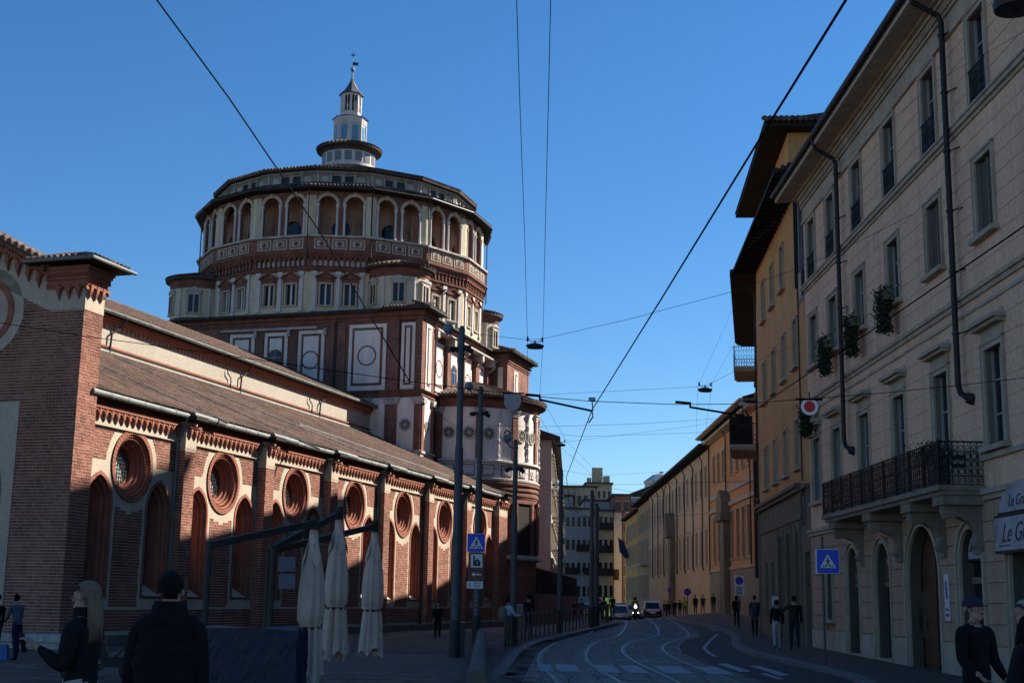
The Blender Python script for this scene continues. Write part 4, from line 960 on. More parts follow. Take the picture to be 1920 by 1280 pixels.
# ground floor
GH = []
for c, hw in zip(arches, ahw):
    big = hw > 1.2; zs = 3.0 if not big else (2.55 if c == arches[2] else 2.5)
    GH.append(arch_loop(c-hw, c+hw, 0.02, zs-.15 if not big else zs, 14, 0.0))
wx = 46.6-UX0
GH.append(rect(wx-.45, wx+.45, 1.3, 3.3))
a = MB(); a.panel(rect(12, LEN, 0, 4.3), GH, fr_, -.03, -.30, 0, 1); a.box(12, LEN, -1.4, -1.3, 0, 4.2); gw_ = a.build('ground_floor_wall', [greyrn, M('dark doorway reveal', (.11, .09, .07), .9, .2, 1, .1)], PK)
opg = [(c, hw+.24, -1, (3.0+hw) if hw < 1.2 else (2.55+hw)+.2) for c, hw in zip(arches, ahw)]+[(wx, .6, 1.1, 3.5)]
for c, hw in zip(arches, ahw): pass
def courses_arch(z0, z1, n):
    h = (z1-z0)/n
    for i in range(n):
        a_, b_ = z0+i*h, z0+(i+1)*h; zm = b_ if False else (a_+b_)/2; x = vis0
        sp = []
        for c, hw in zip(arches, ahw):
            big = hw > 1.2; zs = 2.85 if not big else (2.55 if c == arches[2] else 2.5); R_ = hw+.26
            if zm < zs: sp.append((c-R_, c+R_))
            elif zm-zs < R_: q = sqrt(R_*R_-(zm-zs)**2); sp.append((c-q, c+q))
        if 1.1 < zm < 3.5: sp.append((wx-.62, wx+.62))
        for s0, s1 in sorted(sp):
            if s0-x > .08:
                L = s0-x
                course(x, s0, a_, b_, greyrn, 'stone_block', .03)
            x = max(x, s1)
        if LEN-x > .1: course(x, LEN, a_, b_, greyrn, 'stone_block', .03)
courses_arch(.95, 4.2, 7)
x = 12
for c, hw in sorted(zip(arches, ahw)):
    if c-hw-.26 > x: a = MB(); a.box(x, c-hw-.26, -.02, .07, 0, .92); a.build('plinth', greyst, PK)
    x = c+hw+.26
a = MB(); a.box(x, LEN, -.02, .07, 0, .92); a.build('plinth', greyst, PK)
def mould_arch(c, hw, zs, z0, ws, mat, nm, r0=.0, r1=.2):
    b = MB()
    for d0, d1, p in ws:
        b.ring((c, zs), hw+d0, hw+d1, fr_, p, -.03, 16, 0, 0, pi)
        for sg in (-1, 1):
            xa, xb = sorted((c+sg*(hw+d0), c+sg*(hw+d1))); b.box(xa, xb, -.03, p, z0, zs)
    return b.build(nm, mat, PK)
for k, (c, hw) in enumerate(zip(arches, ahw)):
    big = hw > 1.2; zs = 2.85 if not big else (2.55 if c == arches[2] else 2.5)
    mo_ = mould_arch(c, hw, zs, .02, ((0, .07, .05), (.07, .15, .02), (.15, .23, .09)), greyst, 'arch_moulding')
    if k == 2:                                 # street door
        b = MB(); b.prism(arch_loop(c-hw+.0, c+.35, .02, 2.2, 10) if False else arch_loop(c-hw, c+hw, .02, 2.55, 14), fr_, -.42, -.36); d = b.build('street_door', woodd, PK)
        b = MB()
        for x0 in (c-hw+.15, c+.1):
            for z0_ in (.3, 1.4): b.box(x0, x0+hw-.3, -.36, -.32, z0_, z0_+.9)
        b.box(c-.04, c+.04, -.36, -.3, .05, 3.6); b.build('door_panel', woodd, d)
        b = MB(); b.box(c+hw-.12, c+hw-.02, -.2, -.17, 1.2, 1.75); b.box(c+hw-.36, c+hw-.05, -.34, -.30, .95, 2.2); b.build('intercom', flat('brass intercom', (.16, .14, .09), .4, .6), d)
    else:
        b = MB(); b.prism(arch_loop(c-hw, c+hw, .02, zs, 14), fr_, -.36, -.32); b.build('shop_front', glassd, PK)
        b = MB(); b.box(c-hw, c-hw+.12, -.32, -.2, .1, zs); b.box(c-.05, c+.05, -.32, -.27, .05, 2.4); b.box(c-hw, c+hw, -.32, -.24, 2.35, 2.5); b.build('shop_frame', dstone, PK)
        b = MB(); b.box(c-hw, c+hw, -.5, .28, 0.0, .14); b.box(c-hw, c+hw, -.5, .05, .14, .28); b.build('door_step', greyst, PK)
window(PK, wx, 1.3, 3.3, .45)
a = MB(); a.box(wx-.28, wx+.28, .0, .04, .3, .8)
for i in range(5): a.box(wx-.25+i*.125, wx-.22+i*.125, .04, .06, .33, .77)
a.build('cellar_grille', iron, PK)
# balcony: slab, consoles, railing
a = MB(); a.box(bal0-.1, bal1+.1, 0, 1.12, 4.44, 4.56); a.box(bal0-.05, bal1+.05, 0, 1.02, 4.34, 4.44); a.build('balcony_slab', balst, PK)
for y in (31.45, 34.1, 37.95, 42.1):
    c = y-UX0; b = MB()
    b.box(c-.42, c+.42, 0, .98, 4.12, 4.36)
    pr_ = [(0, 3.1), (.14, 3.12), (.2, 3.3), (.14, 3.5), (.28, 3.72), (.55, 3.85), (.82, 3.82), (.9, 3.95), (.9, 4.12), (0, 4.12)]
    b.prism(pr_, lambda u, v, w: (w, u, v), c-.17, c+.17)
    b.cyl((c-.19, .72, 3.94), (c+.19, .72, 3.94), .12, .12, 12); b.cyl((c-.19, .12, 3.25), (c+.19, .12, 3.25), .1, .1, 12)
    b.box(c-.24, c+.24, -.0, .12, 3.0, 4.1)
    b.build('balcony_console', balst, PK)
rail = MB()
PW = 1.17
for i in range(7):
    x = i*PW/7; rail.box(x-.010, x+.010, -.010, .010, 0, 1.0)
for i in range(7):
    x = (i+.5)*PW/7
    for z, rr in ((.12, .06), (.32, .075), (.5, .075), (.68, .075), (.88, .06)): rail.ring((x, z), rr-.016, rr, fr_, -.008, .008, 8)
    for z in (.22, .59, .79): rail.box(x-.05, x+.05, -.007, .007, z-.012, z+.012)
rail.box(0, PW, -.02, .02, .99, 1.03); rail.box(0, PW, -.015, .015, 0, .03); rail.box(0, PW, -.01, .01, .2, .22); rail.box(0, PW, -.01, .01, .77, .79); rail.box(-.03, .03, -.03, .03, 0, 1.04)
for z in (.4, .6): 
    rail.box(.35, .7, -.012, .012, z, z+.1)
r0 = rail.build('railing_panel', iron, PK); r0.location = (bal0, 1.06, 4.56)
for i in range(1, 10): inst('railing_panel', r0, PK, Matrix.Translation((bal0+i*PW, 1.06, 4.56)))
inst('railing_panel', r0, PK, Matrix.Translation((bal0, 1.06, 4.56)) @ Matrix.Rotation(-pi/2, 4, 'Z') @ Matrix.Scale(.9, 4, (1, 0, 0)))
inst('railing_panel', r0, PK, Matrix.Translation((bal1, 1.06, 4.56)) @ Matrix.Rotation(-pi/2, 4, 'Z') @ Matrix.Scale(.9, 4, (1, 0, 0)))
# downpipes
for y in (43.2, 31.9):
    c = y-UX0; b = MB(); b.tube([(c+.1, .98, 17.36), (c+.1, .9, 17.0), (c, .3, 16.6), (c, .22, 16.4), (c, .22, 7.05), (c-.08, .2, 6.85), (c-.36, .12, 6.68), (c-.42, .02, 6.66)], .074, 10); b.cyl((c-.36, .14, 6.69), (c-.44, .0, 6.64), .13, .15, 10)
    for i in range(6): b.cyl((c, .22, 8.3+i*1.55), (c, .22, 8.34+i*1.55), .1, .1, 10); b.cyl((c, .2, 8.32+i*1.55), (c-.35, .02, 8.32+i*1.55), .02, .02, 6)
    b.build('downpipe', copper, PK)
# signs over the shops
mural = M('pale mural sign board', (.34, .34, .36), .6, .45, 2.0, 0.0)
def sign_arch(c, hw, zs, zb, txts, fx=.12):
    b = MB(); b.prism([(c-hw, zb)]+[(c+hw, zb)]+arc_loop(c, zs, hw, 0, pi, 16), fr_, fx-.06, fx); o = b.build('sign_frame', iron, None); o.parent = None
    return b
def free_sign(label, loops, cuts=()):
    pass
mt_t = flat('dark sign lettering', (.03, .03, .045), .6)
def face_text(txt, size, u, z, w, parent, mat, shear=.25, nm='lettering', sp=1.0):
    mw = Matrix.Translation((u, w, z)) @ Matrix(((-1, 0, 0, 0), (0, 0, 1, 0), (0, 1, 0, 0), (0, 0, 0, 1)))
    return text_mesh(txt, size, nm, mat, parent, mw, shear, spacing=sp)
sg = empty('shop_sign', 'large arched pale mural shop sign with cursive lettering above the corner cafe', 'shop sign', (10.95, UX0, 0), pi/2-RAD(.17))
c = arches[4]; hw = 1.5
el = lambda r, z: [(c+r*cos(pi*i/18), z+r*.42*sin(pi*i/18)) for i in range(1, 18)]
b = MB(); b.prism([(c-hw-.06, 3.78), (c+hw+.06, 3.78)]+el(hw+.06, 3.78), fr_, .1, .2); b.prism(rect(c-1.66, c+1.66, 2.95, 3.78), fr_, .12, .26); b.build('sign_case', iron, sg)
b = MB(); b.prism([(c-hw+.04, 3.84), (c+hw-.04, 3.84)]+el(hw-.04, 3.84), fr_, .2, .215); b.prism(rect(c-1.60, c+1.60, 3.01, 3.72), fr_, .26, .275); b.build('sign_board', mural, sg)
face_text('Le Grazie', .58, c+.05, 3.36, .28, sg, mt_t, .5); face_text('Le Grazie', .34, c+.2, 4.05, .22, sg, mt_t, .5)
b = MB(); b.box(c+.7, c+1.35, .276, .282, 3.10, 3.125); b.build('underline', mt_t, sg)
c = arches[3]; hw = .72
sg = empty('shop_sign', 'small arched pale sign board in the second shop arch from the right', 'shop sign', (10.95, UX0, 0), pi/2-RAD(.17))
hw = .56; b = MB(); b.prism([(c-hw-.08, 2.88), (c+hw+.08, 2.88)]+arc_loop(c, 2.96, hw+.08, 0, pi, 16), fr_, -.25, -.12); b.build('sign_case', iron, sg)
b = MB(); b.prism([(c-hw+.03, 2.93), (c+hw-.03, 2.93)]+arc_loop(c, 2.97, hw-.03, 0, pi, 16), fr_, -.12, -.105); b.build('sign_board', mural, sg)
face_text('Le Grazie', .21, c, 3.16, -.09, sg, mt_t, .5)
b = MB(); b.box(c-.46, c-.36, -.1, -.09, 2.94, 3.14); b.build('sign_mark', mt_t, sg)
wl = flat('white sign lettering', (.42, .40, .36), .6); redb = M('faded red sign board', (.16, .055, .045), .7, .2, 3, 0)
for k, (aa, txt) in enumerate(((arches[0], 'MERIC'), (arches[1], 'MERIC'))):
    sg = empty('shop_sign', ('dark red shop fascia with white letters in the farthest arch beside the crossing sign' if k == 0 else 'dark red shop fascia with small white letters left of the tall arched street door'), 'shop sign', (10.95, UX0, 0), pi/2-RAD(.17))
    b = MB(); b.prism([(aa-.7, 2.84), (aa+.7, 2.84)]+arc_loop(aa, 2.86, .7, 0, pi, 14), fr_, -.3, -.24); b.build('sign_board', redb, sg)
    face_text(txt, .36 if k == 0 else .3, aa, 3.06, -.22, sg, wl, 0); 
    b = MB(); b.box(aa-.68, aa+.68, -.3, -.22, 2.56, 2.82); b.build('sign_panel', dstone if k == 0 else redb, sg)
sp_ = empty('wall_plaque', 'narrow white notice with blue stripe beside the arched street door', 'plaque', (10.95, UX0, 0), pi/2-RAD(.17))
c = 33.95-UX0
b = MB(); b.box(c-.17, c+.17, .04, .07, 1.45, 2.6); b.build('plate', flat('white enamel', (.55, .55, .58), .4), sp_)
b = MB(); b.obox((c, .075, 2.2), (.03, 0, .22), (0, .004, 0), (.05, 0, 0)); b.box(c-.12, c+.12, .07, .076, 1.55, 1.62); b.box(c-.12, c+.12, .07, .076, 1.7, 1.75); b.build('stripe', flat('blue print', (.03, .07, .25), .5), sp_)
# hanging plants
leaf = M('dark ivy leaves', (.030, .052, .022), .7, .4, 3, 0, palette=[(.014, .024, .011), (.028, .045, .02), (.02, .032, .014), (.045, .06, .03)], spec=.3)
def foliage(b, n, fn, size, rnd):
    for _ in range(n):
        p = Vector(fn(rnd)); d = Vector((rnd.gauss(0, 1), rnd.gauss(0, 1), rnd.gauss(0, .7))).normalized(); e = d.orthogonal().normalized(); f = d.cross(e); s_ = size*rnd.uniform(.6, 1.3)
        b.add([p-e*s_, p+f*s_*.55, p+e*s_, p-f*s_*.55], [(0, 1, 2, 3)])
for k, (y, z, txt) in enumerate(((37.5, 10.35, 'nearest to the camera under the shuttered window'), (41.2, 10.35, 'between the other two on second floor sills'), (44.8, 10.35, 'beside the long brown downpipe'), (47.9, 8.6, 'bushy one at the far corner of the pink palazzo'))):
    pt = empty('hanging_plant', 'trailing green window plant, '+txt, 'plant', (10.95, y, z), pi/2-RAD(.17), 'hanging plants on the pink facade')
    b = MB(); b.prism([(-.13, 0), (.13, 0), (.16, .26), (-.16, .26)], lambda u, v, w: (w, u+.22, v), -.42, .42); b.build('planter_box', dstone, pt)
    b = MB(); rnd = random.Random(k)
    def fn(r):
        t = r.random()**.8; 
        return (r.gauss(0, .24*(1-t*.6))-.08*t, .30+r.gauss(0, .10), .40-t*1.25+r.gauss(0, .07))
    foliage(b, 2600, fn, .045, rnd); b.build('foliage', leaf, pt)
pt = empty('potted_shrub', 'wispy dark shrub in a tall pot at the near end of the iron balcony', 'plant', (10.95-.75, 31.9, 4.56), 0)
b = MB(); b.lathe([(.16, 0), (.24, .55), (.22, .55)], (0, 0), 14); b.build('pot', dstone, pt)
b = MB(); rnd = random.Random(77); foliage(b, 900, lambda r: (r.gauss(0, .26), r.gauss(0, .24), .8+r.gauss(0, .16)), .035, rnd); b.build('foliage', leaf, pt)

# ---- ochre corner building ------------------------------------------
OB = empty('corner_house', 'ochre house with dark overhanging eaves and loggia behind the pink palazzo', 'house', (11.1, 49.4, 0), pi/2-math.atan(.0655))
OL = 15.3; oc = [2.6, 5.9, 9.2, 12.4]
hl = []
for c in oc:
    for z in (7.0, 11.0, 14.9):
        if z == 14.9 and c == oc[0]: continue
        hl.append(rect(c-.48, c+.48, z, z+1.85))
a = MB(); a.panel([(1.9, 6.2), (OL, 6.2), (OL, 18.0), (1.9, 18.0)], hl, fr_, 0, -.3); a.box(0, 1.9, -.4, 0, 6.2, 13.4); a.box(0, .15, -12, 0, 0, 13.4); a.box(0, 6, -9, -1.6, 13.4, 18.1); a.box(1.88, 1.92, -1.6, -.01, 13.4, 18)
ow2 = a.build('upper_wall', ochre, OB)
for c in oc:
    for z in (7.0, 11.0, 14.9):
        if z == 14.9 and c == oc[0]: continue
        wo = window(OB, c, z, z+1.85, .48, surround=ochre if False else greyst, sw=.05)
a = MB(); a.box(1.9, OL, -.02, .02, 0, 0.1); gl = []
gop = [3.0, 5.4, 7.9]
gh = [rect(c-.62, c+.62, .4, 4.6) for c in gop]+[rect(.3, 1.5, .1, 3.7)]+[rect(10.4, 11.4, 1.2, 3.6), rect(12.6, 13.6, 1.2, 3.6)]
a.panel(rect(0, OL, 0, 6.2), gh, fr_, .03, -.5); a.build('ground_floor_wall', dstone, OB)
for c in gop:
    b = MB(); b.box(c-.62, c+.62, -.45, -.42, .4, 4.6); b.build('pane', glassd, OB)
    b = MB(); b.box(c-.8, c-.62, 0, .12, 0, 4.9); b.box(c+.62, c+.8, 0, .12, 0, 4.9); b.build('pilaster', dstone, OB)
b = MB(); b.box(.3, 1.5, -.4, -.36, .1, 3.7); b.build('door', dmetal, OB)
b = MB(); b.box(.1, OL, -.02, .2, 6.05, 6.2); b.box(1.7, OL, -.02, .32, 6.2, 6.34); b.box(1.7, OL, -.02, .1, 5.0, 5.1); b.build('stone_cornice', dstone, OB)
b = MB(); b.box(1.7, OL+.2, -7, 1.05, 18.0, 18.06)
b.add([(-.4, 1.15, 18.1), (OL+.5, 1.15, 18.1), (OL+.5, -4, 20.2), (-.4, -4, 20.2), (-.4, 1.15, 17.92), (OL+.5, 1.15, 17.92), (-.4, -4, 20.0)], [(0, 1, 2, 3), (4, 5, 1, 0), (4, 0, 3, 6)])
for i in range(26): b.box(-.3+i*.62, -.2+i*.62, 0, 1.08, 17.88, 18.02)
b.build('eave', wood, OB)
b = MB()
for i in range(18): b.cyl((-.42, 1.05-i*.26, 18.12+i*.105), (.1, 1.05-i*.26, 18.14+i*.105), .11, .1, 8)
b.build('verge_tiles', tiled, OB)
# loggia
b = MB(); b.box(.1, 1.9, -1.6, 0, 13.2, 13.42); b.box(0, .14, -1.6, -.02, 13.42, 14.5); b.box(.9, 1.9, -.12, .02, 13.42, 14.5); b.build('loggia_parapet', greyst, OB)
b = MB(); b.box(.95, 1.2, -.2, .05, 14.5, 17.9); b.build('loggia_post', M('blue grey post', (.16, .17, .2), .7, .2, 2, .1), OB)
b = MB(); b.box(0, .9, -.02, .02, 14.4, 14.45)
for i in range(9): b.box(i*.1, i*.1+.02, -.01, .01, 13.42, 14.45)
b.build('loggia_railing', iron, OB)
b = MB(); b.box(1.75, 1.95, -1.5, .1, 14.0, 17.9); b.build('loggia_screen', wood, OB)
b = MB(); b.tube([(1.55, .05, 17.9), (1.5, .06, 13.2), (1.5, .06, 6.4)], .03, 6); b.build('downpipe', copper, OB)
# edge-on second facade
OB2 = empty('corner_house_wing', 'ochre wing seen edge-on with two projecting balconies and rounded dark eaves', 'house', (12.12, 64.75, 0), pi/2-RAD(10.3))
W2 = 19.5
a = MB(); a.panel(rect(0, W2, 0, 18.0), [rect(c-.5, c+.5, z, z+2.1) for c in (3.5, 7.5, 11.5, 15.5) for z in (7.0, 9.9, 13.6)], fr_, 0, -.3); a.box(W2-.2, W2, -10, 0, 0, 18); a.build('upper_wall', ochre, OB2)
a = MB(); a.box(0, W2, 0, .12, 0, 6.2); a.box(0, W2, 0, .25, 6.1, 6.3); a.build('ground_floor_wall', dstone, OB2)
for c in (3.5, 7.5, 11.5, 15.5):
    for z in (7.0, 9.9, 13.6): window(OB2, c, z, z+2.1, .5, sw=.12, rail=False)
b = MB()
P0 = [(0, 1.3), (W2-1.5, 1.3), (W2-.6, 1.15), (W2, .6), (W2+.3, -2), (0, -2)]
b.prism([(u, v) for u, v in P0], lambda u, v, w: (u, v, w), 17.9, 18.15); b.add([(0, 1.3, 18.15), (W2-.6, 1.3, 18.15), (W2-.6, -6, 20.3), (0, -6, 20.3)], [(0, 1, 2, 3)]); b.build('eave', wood, OB2)
def iron_balcony(par, u0, u1, z, out, rh=1.05, box=False):
    b = MB(); b.box(u0, u1, 0, out, z-.16, z); b.box(u0+.1, u1-.1, 0, out-.1, z-.9 if box else z-.26, z-.16); s_ = b.build('balcony_slab', greyst if not box else dstone, par)
    b = MB()
    for (x0, y0, x1, y1) in ((u0, out-.04, u1, out-.04), (u0+.02, 0, u0+.02, out), (u1-.02, 0, u1-.02, out)):
        L = max(abs(x1-x0), abs(y1-y0)); n = max(2, int(L/.13)); A_ = Vector((x0, y0, 0)); B_ = Vector((x1, y1, 0))
        for i in range(n+1):
            p = A_.lerp(B_, i/n); b.box(p.x-.01, p.x+.01, p.y-.01, p.y+.01, z, z+rh)
        for i in range(n):
            p = A_.lerp(B_, (i+.5)/n); d = (B_-A_).normalized()*.05
            for zz in (.2, .5, .8): b.obox((p.x, p.y, z+zz*rh), d+Vector((0, 0, .08)), Vector((.006, .006, 0)), Vector((0, 0, .008)))
        b.obox(tuple((A_+B_)/2+Vector((0, 0, z+rh))), (B_-A_)/2+Vector((1e-3, 1e-3, 0)), Vector((.02, .02, 0)) if abs(x1-x0) < .1 or abs(y1-y0) < .1 else (0, .02, 0), (0, 0, .02))
    b.build('balcony_railing', iron, s_)
iron_balcony(OB2, 5.3, 9.2, 14.2, 1.25); iron_balcony(OB2, 4.4, 9.4, 9.9, 1.5, 1.1)
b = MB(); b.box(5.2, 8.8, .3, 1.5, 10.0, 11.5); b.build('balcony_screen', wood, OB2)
b = MB(); b.tube([(2.0, .5, 17.9), (1.9, .1, 17.3), (1.9, .1, 6)], .05, 6); b.tube([(12.0, .2, 10), (12, .2, 3.2)], .12, 6); b.build('downpipe', dmetal, OB2)
# penthouse
PH = empty('rooftop_storey', 'ochre rooftop storey with row of small arches under a dark flat eave', 'rooftop storey', (12.85, 60.0, 0), pi/2-RAD(4.4))
a = MB(); a.panel(rect(0, 13.4, 18.0, 23.6), [arch_loop(c-.42, c+.42, 19.6, 21.9, 10) for c in (1.7, 3.7, 5.7, 7.7, 9.7, 11.7)], fr_, 0, -.25); a.panel([(-6.5, 18), (0, 18), (0, 23.6), (-6.5, 23.6)], [], lambda u, v, w: (w, u, v), 0, 0); a.box(.3, 13.2, -6.4, -.22, 18, 23.5)
a.build('wall', ochre, PH)
b = MB(); b.box(-.9, 14.3, -7, 1.15, 23.6, 23.85); b.add([(-1, 1.2, 23.85), (14.4, 1.2, 23.85), (12, -3, 25.3), (1.5, -3, 25.3), (-1, -7, 23.85), (14.4, -7, 23.85)], [(0, 1, 2, 3), (0, 3, 4), (1, 5, 2), (3, 2, 5, 4)]); b.build('eave', wood, PH)
b = MB()
for i in range(26):
    for j in range(3): b.cyl((-1.05+j*.4, 1.1-i*.26, 23.93+j*.17), (-.6+j*.4, 1.1-i*.26, 24.07+j*.17), .12, .1, 8)
b.build('roof_tiles', tilem, PH, kind='stuff')
# unseen blocks, added and sized to cast the shadow over the church wall
def block(nm, lab, x0, x1, y0, y1, z, mat, win=True):
    r = empty(nm, lab, 'building', (x0, y0, 0)); a = MB(); a.box(0, x1-x0, 0, y1-y0, 0, z); a.build('wall', mat, r); b = MB(); b.box(-.4, x1-x0+.4, -.4, y1-y0+.4, z, z+.3); b.build('roof', tiled, r)
    b = MB()
    for i in range(int((y1-y0)/3)):
        for j in range(int(z/3.4)): b.box(-.04, 0, 1+i*3, 2.1+i*3, 1.5+j*3.4, 3.3+j*3.4)
    b.build('window_column', glassd, r); return r
block('shadow_tower', 'unseen tall plain tower added behind the pink palazzo to shade the church wall', 24, 34, 44, 67.3, 36.7, ochre)
block('apartment_block', 'unseen lower block added behind the ochre house to shade the church wall', 20.5, 32, 68, 80, 26.5, ochre)
block('apartment_block', 'unseen long low block added behind the orange palazzo wing to shade the church wall', 20.5, 32, 80.2, 108, 22.6, ochre)
# ================================================================ GROUND, STREET, FAR BUILDINGS
asph = M('worn asphalt', (.05, .045, .042), .8, .25, 1.2, .3, spec=.3)
pave = M('granite paving', (.15, .11, .09), .6, .28, 1.0, .25, spec=.4, palette=[(.075, .056, .047), (.19, .145, .12), (.11, .083, .07), (.27, .21, .175), (.14, .105, .085)])
walkm = M('pavement asphalt and slabs', (.11, .078, .058), .8, .22, 1.0, .25, spec=.25)
kerbm = M('granite kerb', (.15, .145, .14), .75, .25, 2.0, .25)
paint = M('worn white road paint', (.36, .37, .38), .75, .35, 6.0, .1)
railm = M('polished tram rail', (.26, .26, .27), .5, .3, 6.0, 0.0, metal=.8)
dirt = M('ground', (.07, .066, .06), .95, .2, .5, .1)
def sheet(polyfn, nx, ny, mat, name, dz):
    b = MB()
    for j in range(ny+1):
        for i in range(nx+1):
            x, y = polyfn(i/nx, j/ny); b.v.append((x, y, zg(x, y)+dz))
    for j in range(ny):
        for i in range(nx): a = j*(nx+1)+i; b.f.append((a, a+1, a+nx+2, a+nx+1)); b.m.append(0)
    return b.build(name, mat)
b = MB(); 
ys = [-300, -60, -10]+[i*3 for i in range(0, 70)]+[240, 400, 1200]; xs = [-900, -200, -60, -40]+[-30+i*2 for i in range(36)]+[60, 200, 900]
for y in ys:
    for x in xs: b.v.append((x, y, zg(x, y)-.02))
for j in range(len(ys)-1):
    for i in range(len(xs)-1): a = j*len(xs)+i; b.f.append((a, a+1, a+len(xs)+1, a+len(xs))); b.m.append(0)
struct(b.build('ground', dirt))
def lerp_pts(P, y):
    if y <= P[0][1]: 
        (x0, y0), (x1, y1) = P[0], P[1]
    elif y >= P[-1][1]: (x0, y0), (x1, y1) = P[-2], P[-1]
    else:
        for k in range(len(P)-1):
            if P[k][1] <= y <= P[k+1][1]: break
        # smooth catmull interpolation
        p0 = P[max(0, k-1)]; p1 = P[k]; p2 = P[k+1]; p3 = P[min(len(P)-1, k+2)]
        h = p2[1]-p1[1]; t = (y-p1[1])/h
        m1 = (p2[0]-p0[0])/(p2[1]-p0[1])*h; m2 = (p3[0]-p1[0])/(p3[1]-p1[1])*h
        return (2*t**3-3*t*t+1)*p1[0]+(t**3-2*t*t+t)*m1+(-2*t**3+3*t*t)*p2[0]+(t**3-t*t)*m2
    return x0+(x1-x0)*(y-y0)/(y1-y0)
def gpx(px, py):                               # pixel on the ground to x,y
    z = 0
    for _ in range(40):
        P = at_z(px, py, z); z = z*.4+.6*zg(P.x, P.y)
    return (P.x, P.y)
LK = [(-1.6, 14), (-.75, 22)]+[gpx(*q) for q in ((938, 1280), (962, 1250), (985, 1222), (1030, 1202), (1080, 1190), (1130, 1178), (1158, 1169))]+[(11.0, 160), (13, 240)]
RK = [(3.2, 12), (5.6, 20)]+[gpx(*q) for q in ((1605, 1280), (1500, 1250), (1400, 1226), (1373, 1210), (1372, 1194), (1335, 1178), (1262, 1163))]+[(15.6, 160), (16.8, 240)]
RK = sorted(RK, key=lambda p: p[1]); LK = sorted(LK, key=lambda p: p[1])
lk = lambda y: lerp_pts(LK, y); rk = lambda y: lerp_pts(RK, y)
Y0, Y1 = 10, 235
yy = lambda v: Y0+(Y1-Y0)*v**1.5
struct(sheet(lambda u, v: (lk(yy(v))+(rk(yy(v))-lk(yy(v)))*u, yy(v)), 8, 150, asph, 'road', 0.0))
# tram rails
TR = [[gpx(*q) for q in L] for L in (((1045, 1280), (1008, 1240), (1020, 1220), (1060, 1198), (1105, 1188)), ((1165, 1280), (1110, 1245), (1097, 1225), (1110, 1208), (1160, 1190)), ((1270, 1280), (1190, 1240), (1170, 1222), (1180, 1205), (1235, 1190)), ((1390, 1280), (1280, 1240), (1243, 1220), (1245, 1208), (1290, 1188)))]
# centre lines of the two tracks, gauge kept constant
def centre(a, b): return [((a[i][0]+b[i][0])/2, (a[i][1]+b[i][1])/2) for i in range(5)]
c1 = centre(TR[0], TR[1]); c2 = centre(TR[2], TR[3])
c1 = [(c1[0][0]+.2, 10), ]+c1+[(8.0, 100), (11.3, 150), (13.5, 240)]; c2 = [(c2[0][0]+.1, 10)]+c2+[(10.9, 100), (14.0, 150), (15.6, 240)]
def rail_line(C, off):
    pts = []; y = 10
    while y < 200:
        x = lerp_pts(C, y); x2 = lerp_pts(C, y+.3); d = Vector((x2-x, .3)).normalized()
        pts.append((x+off*d.y, y-off*d.x)); y += .6 if y < 80 else 2
    return pts
def ribbon(pts, w, h0, h1, mat, name, offs=((0, 0),)):
    b = MB()
    for o, wd in offs:
        P = []
        for i, (x, y) in enumerate(pts):
            x2, y2 = pts[min(i+1, len(pts)-1)]; x0, y0 = pts[max(i-1, 0)]; d = Vector((x2-x0, y2-y0)).normalized(); n = Vector((d.y, -d.x))
            for s_ in (-1, 1): 
                q = Vector((x, y))+n*(o+s_*wd); P.append((q.x, q.y, zg(q.x, q.y)+h1))
        b.add(P, [(2*i, 2*i+1, 2*i+3, 2*i+2) for i in range(len(pts)-1)])
    return b.build(name, mat)
for C, nm in ((c1, 'left hand'), (c2, 'right hand')):
    for off in (-.7225, .7225):
        pts = rail_line(C, off)
        r = ribbon(pts, .03, 0, .016, railm, 'tram_rail', ((0, .026), (.07 if off < 0 else -.07, .010))); struct(r)
        g_ = ribbon(pts, .03, 0, .012, iron, 'rail_groove', ((.045 if off < 0 else -.045, .022), (.055*(-1 if off < 0 else 1), .02))); struct(g_)
# granite slabs of the tram bed: nearest ones singly, the rest joined
slabs = []; rnd = random.Random(31)
def bed_edge(y):
    return min(rk(y)-.25, lerp_pts(c2, y)+1.35)
y = 13.0
while y < 125:
    h = .42 if y < 70 else .6
    x = lk(y)+.42; xe = bed_edge(y)
    off = rnd.random()*.5
    x0 = x
    while x0 < xe-.15:
        w_ = (.62+rnd.uniform(-.08, .1)) if x0 > x else .3+off*.5
        x1 = min(x0+w_, xe); slabs.append(((x0+x1)/2, y+h/2, (x1-x0)/2-.018, h/2-.02)); x0 = x1
    y += h
sb = MB(); sb.add([(x_, y_, z_) for z_ in (0, 1) for y_ in (-1, 1) for x_ in (-1, 1)], [(4, 5, 7, 6), (0, 1, 5, 4), (1, 3, 7, 5), (3, 2, 6, 7), (2, 0, 4, 6)])
vis = [q for q in slabs if q[1] > 27.4 and abs(q[0]) < .40*q[1]]
near = set(id(q) for q in vis[:300]); so_ = None
bed = sheet(lambda u, v: (lk(10+115*v)+.4+(bed_edge(10+115*v)-lk(10+115*v)-.4)*u, 10+115*v), 6, 90, M('dark slab joints', (.03, .03, .033), .9, .2, 1, .1), 'tram_bed', .003); struct(bed)
for q in vis[:300]:
    if so_ is None: so_ = sb.build('paving_slab', pave, bed); o = so_
    else: o = bpy.data.objects.new('paving_slab', so_.data); COL.objects.link(o); o.parent = bed
    o.location = (q[0], q[1], zg(q[0], q[1])+.002); o.scale = (q[2], q[3], .006+rnd.uniform(0, .003)); o.rotation_euler = (rnd.uniform(-.004, .004), rnd.uniform(-.004, .004), 0)
b = MB()
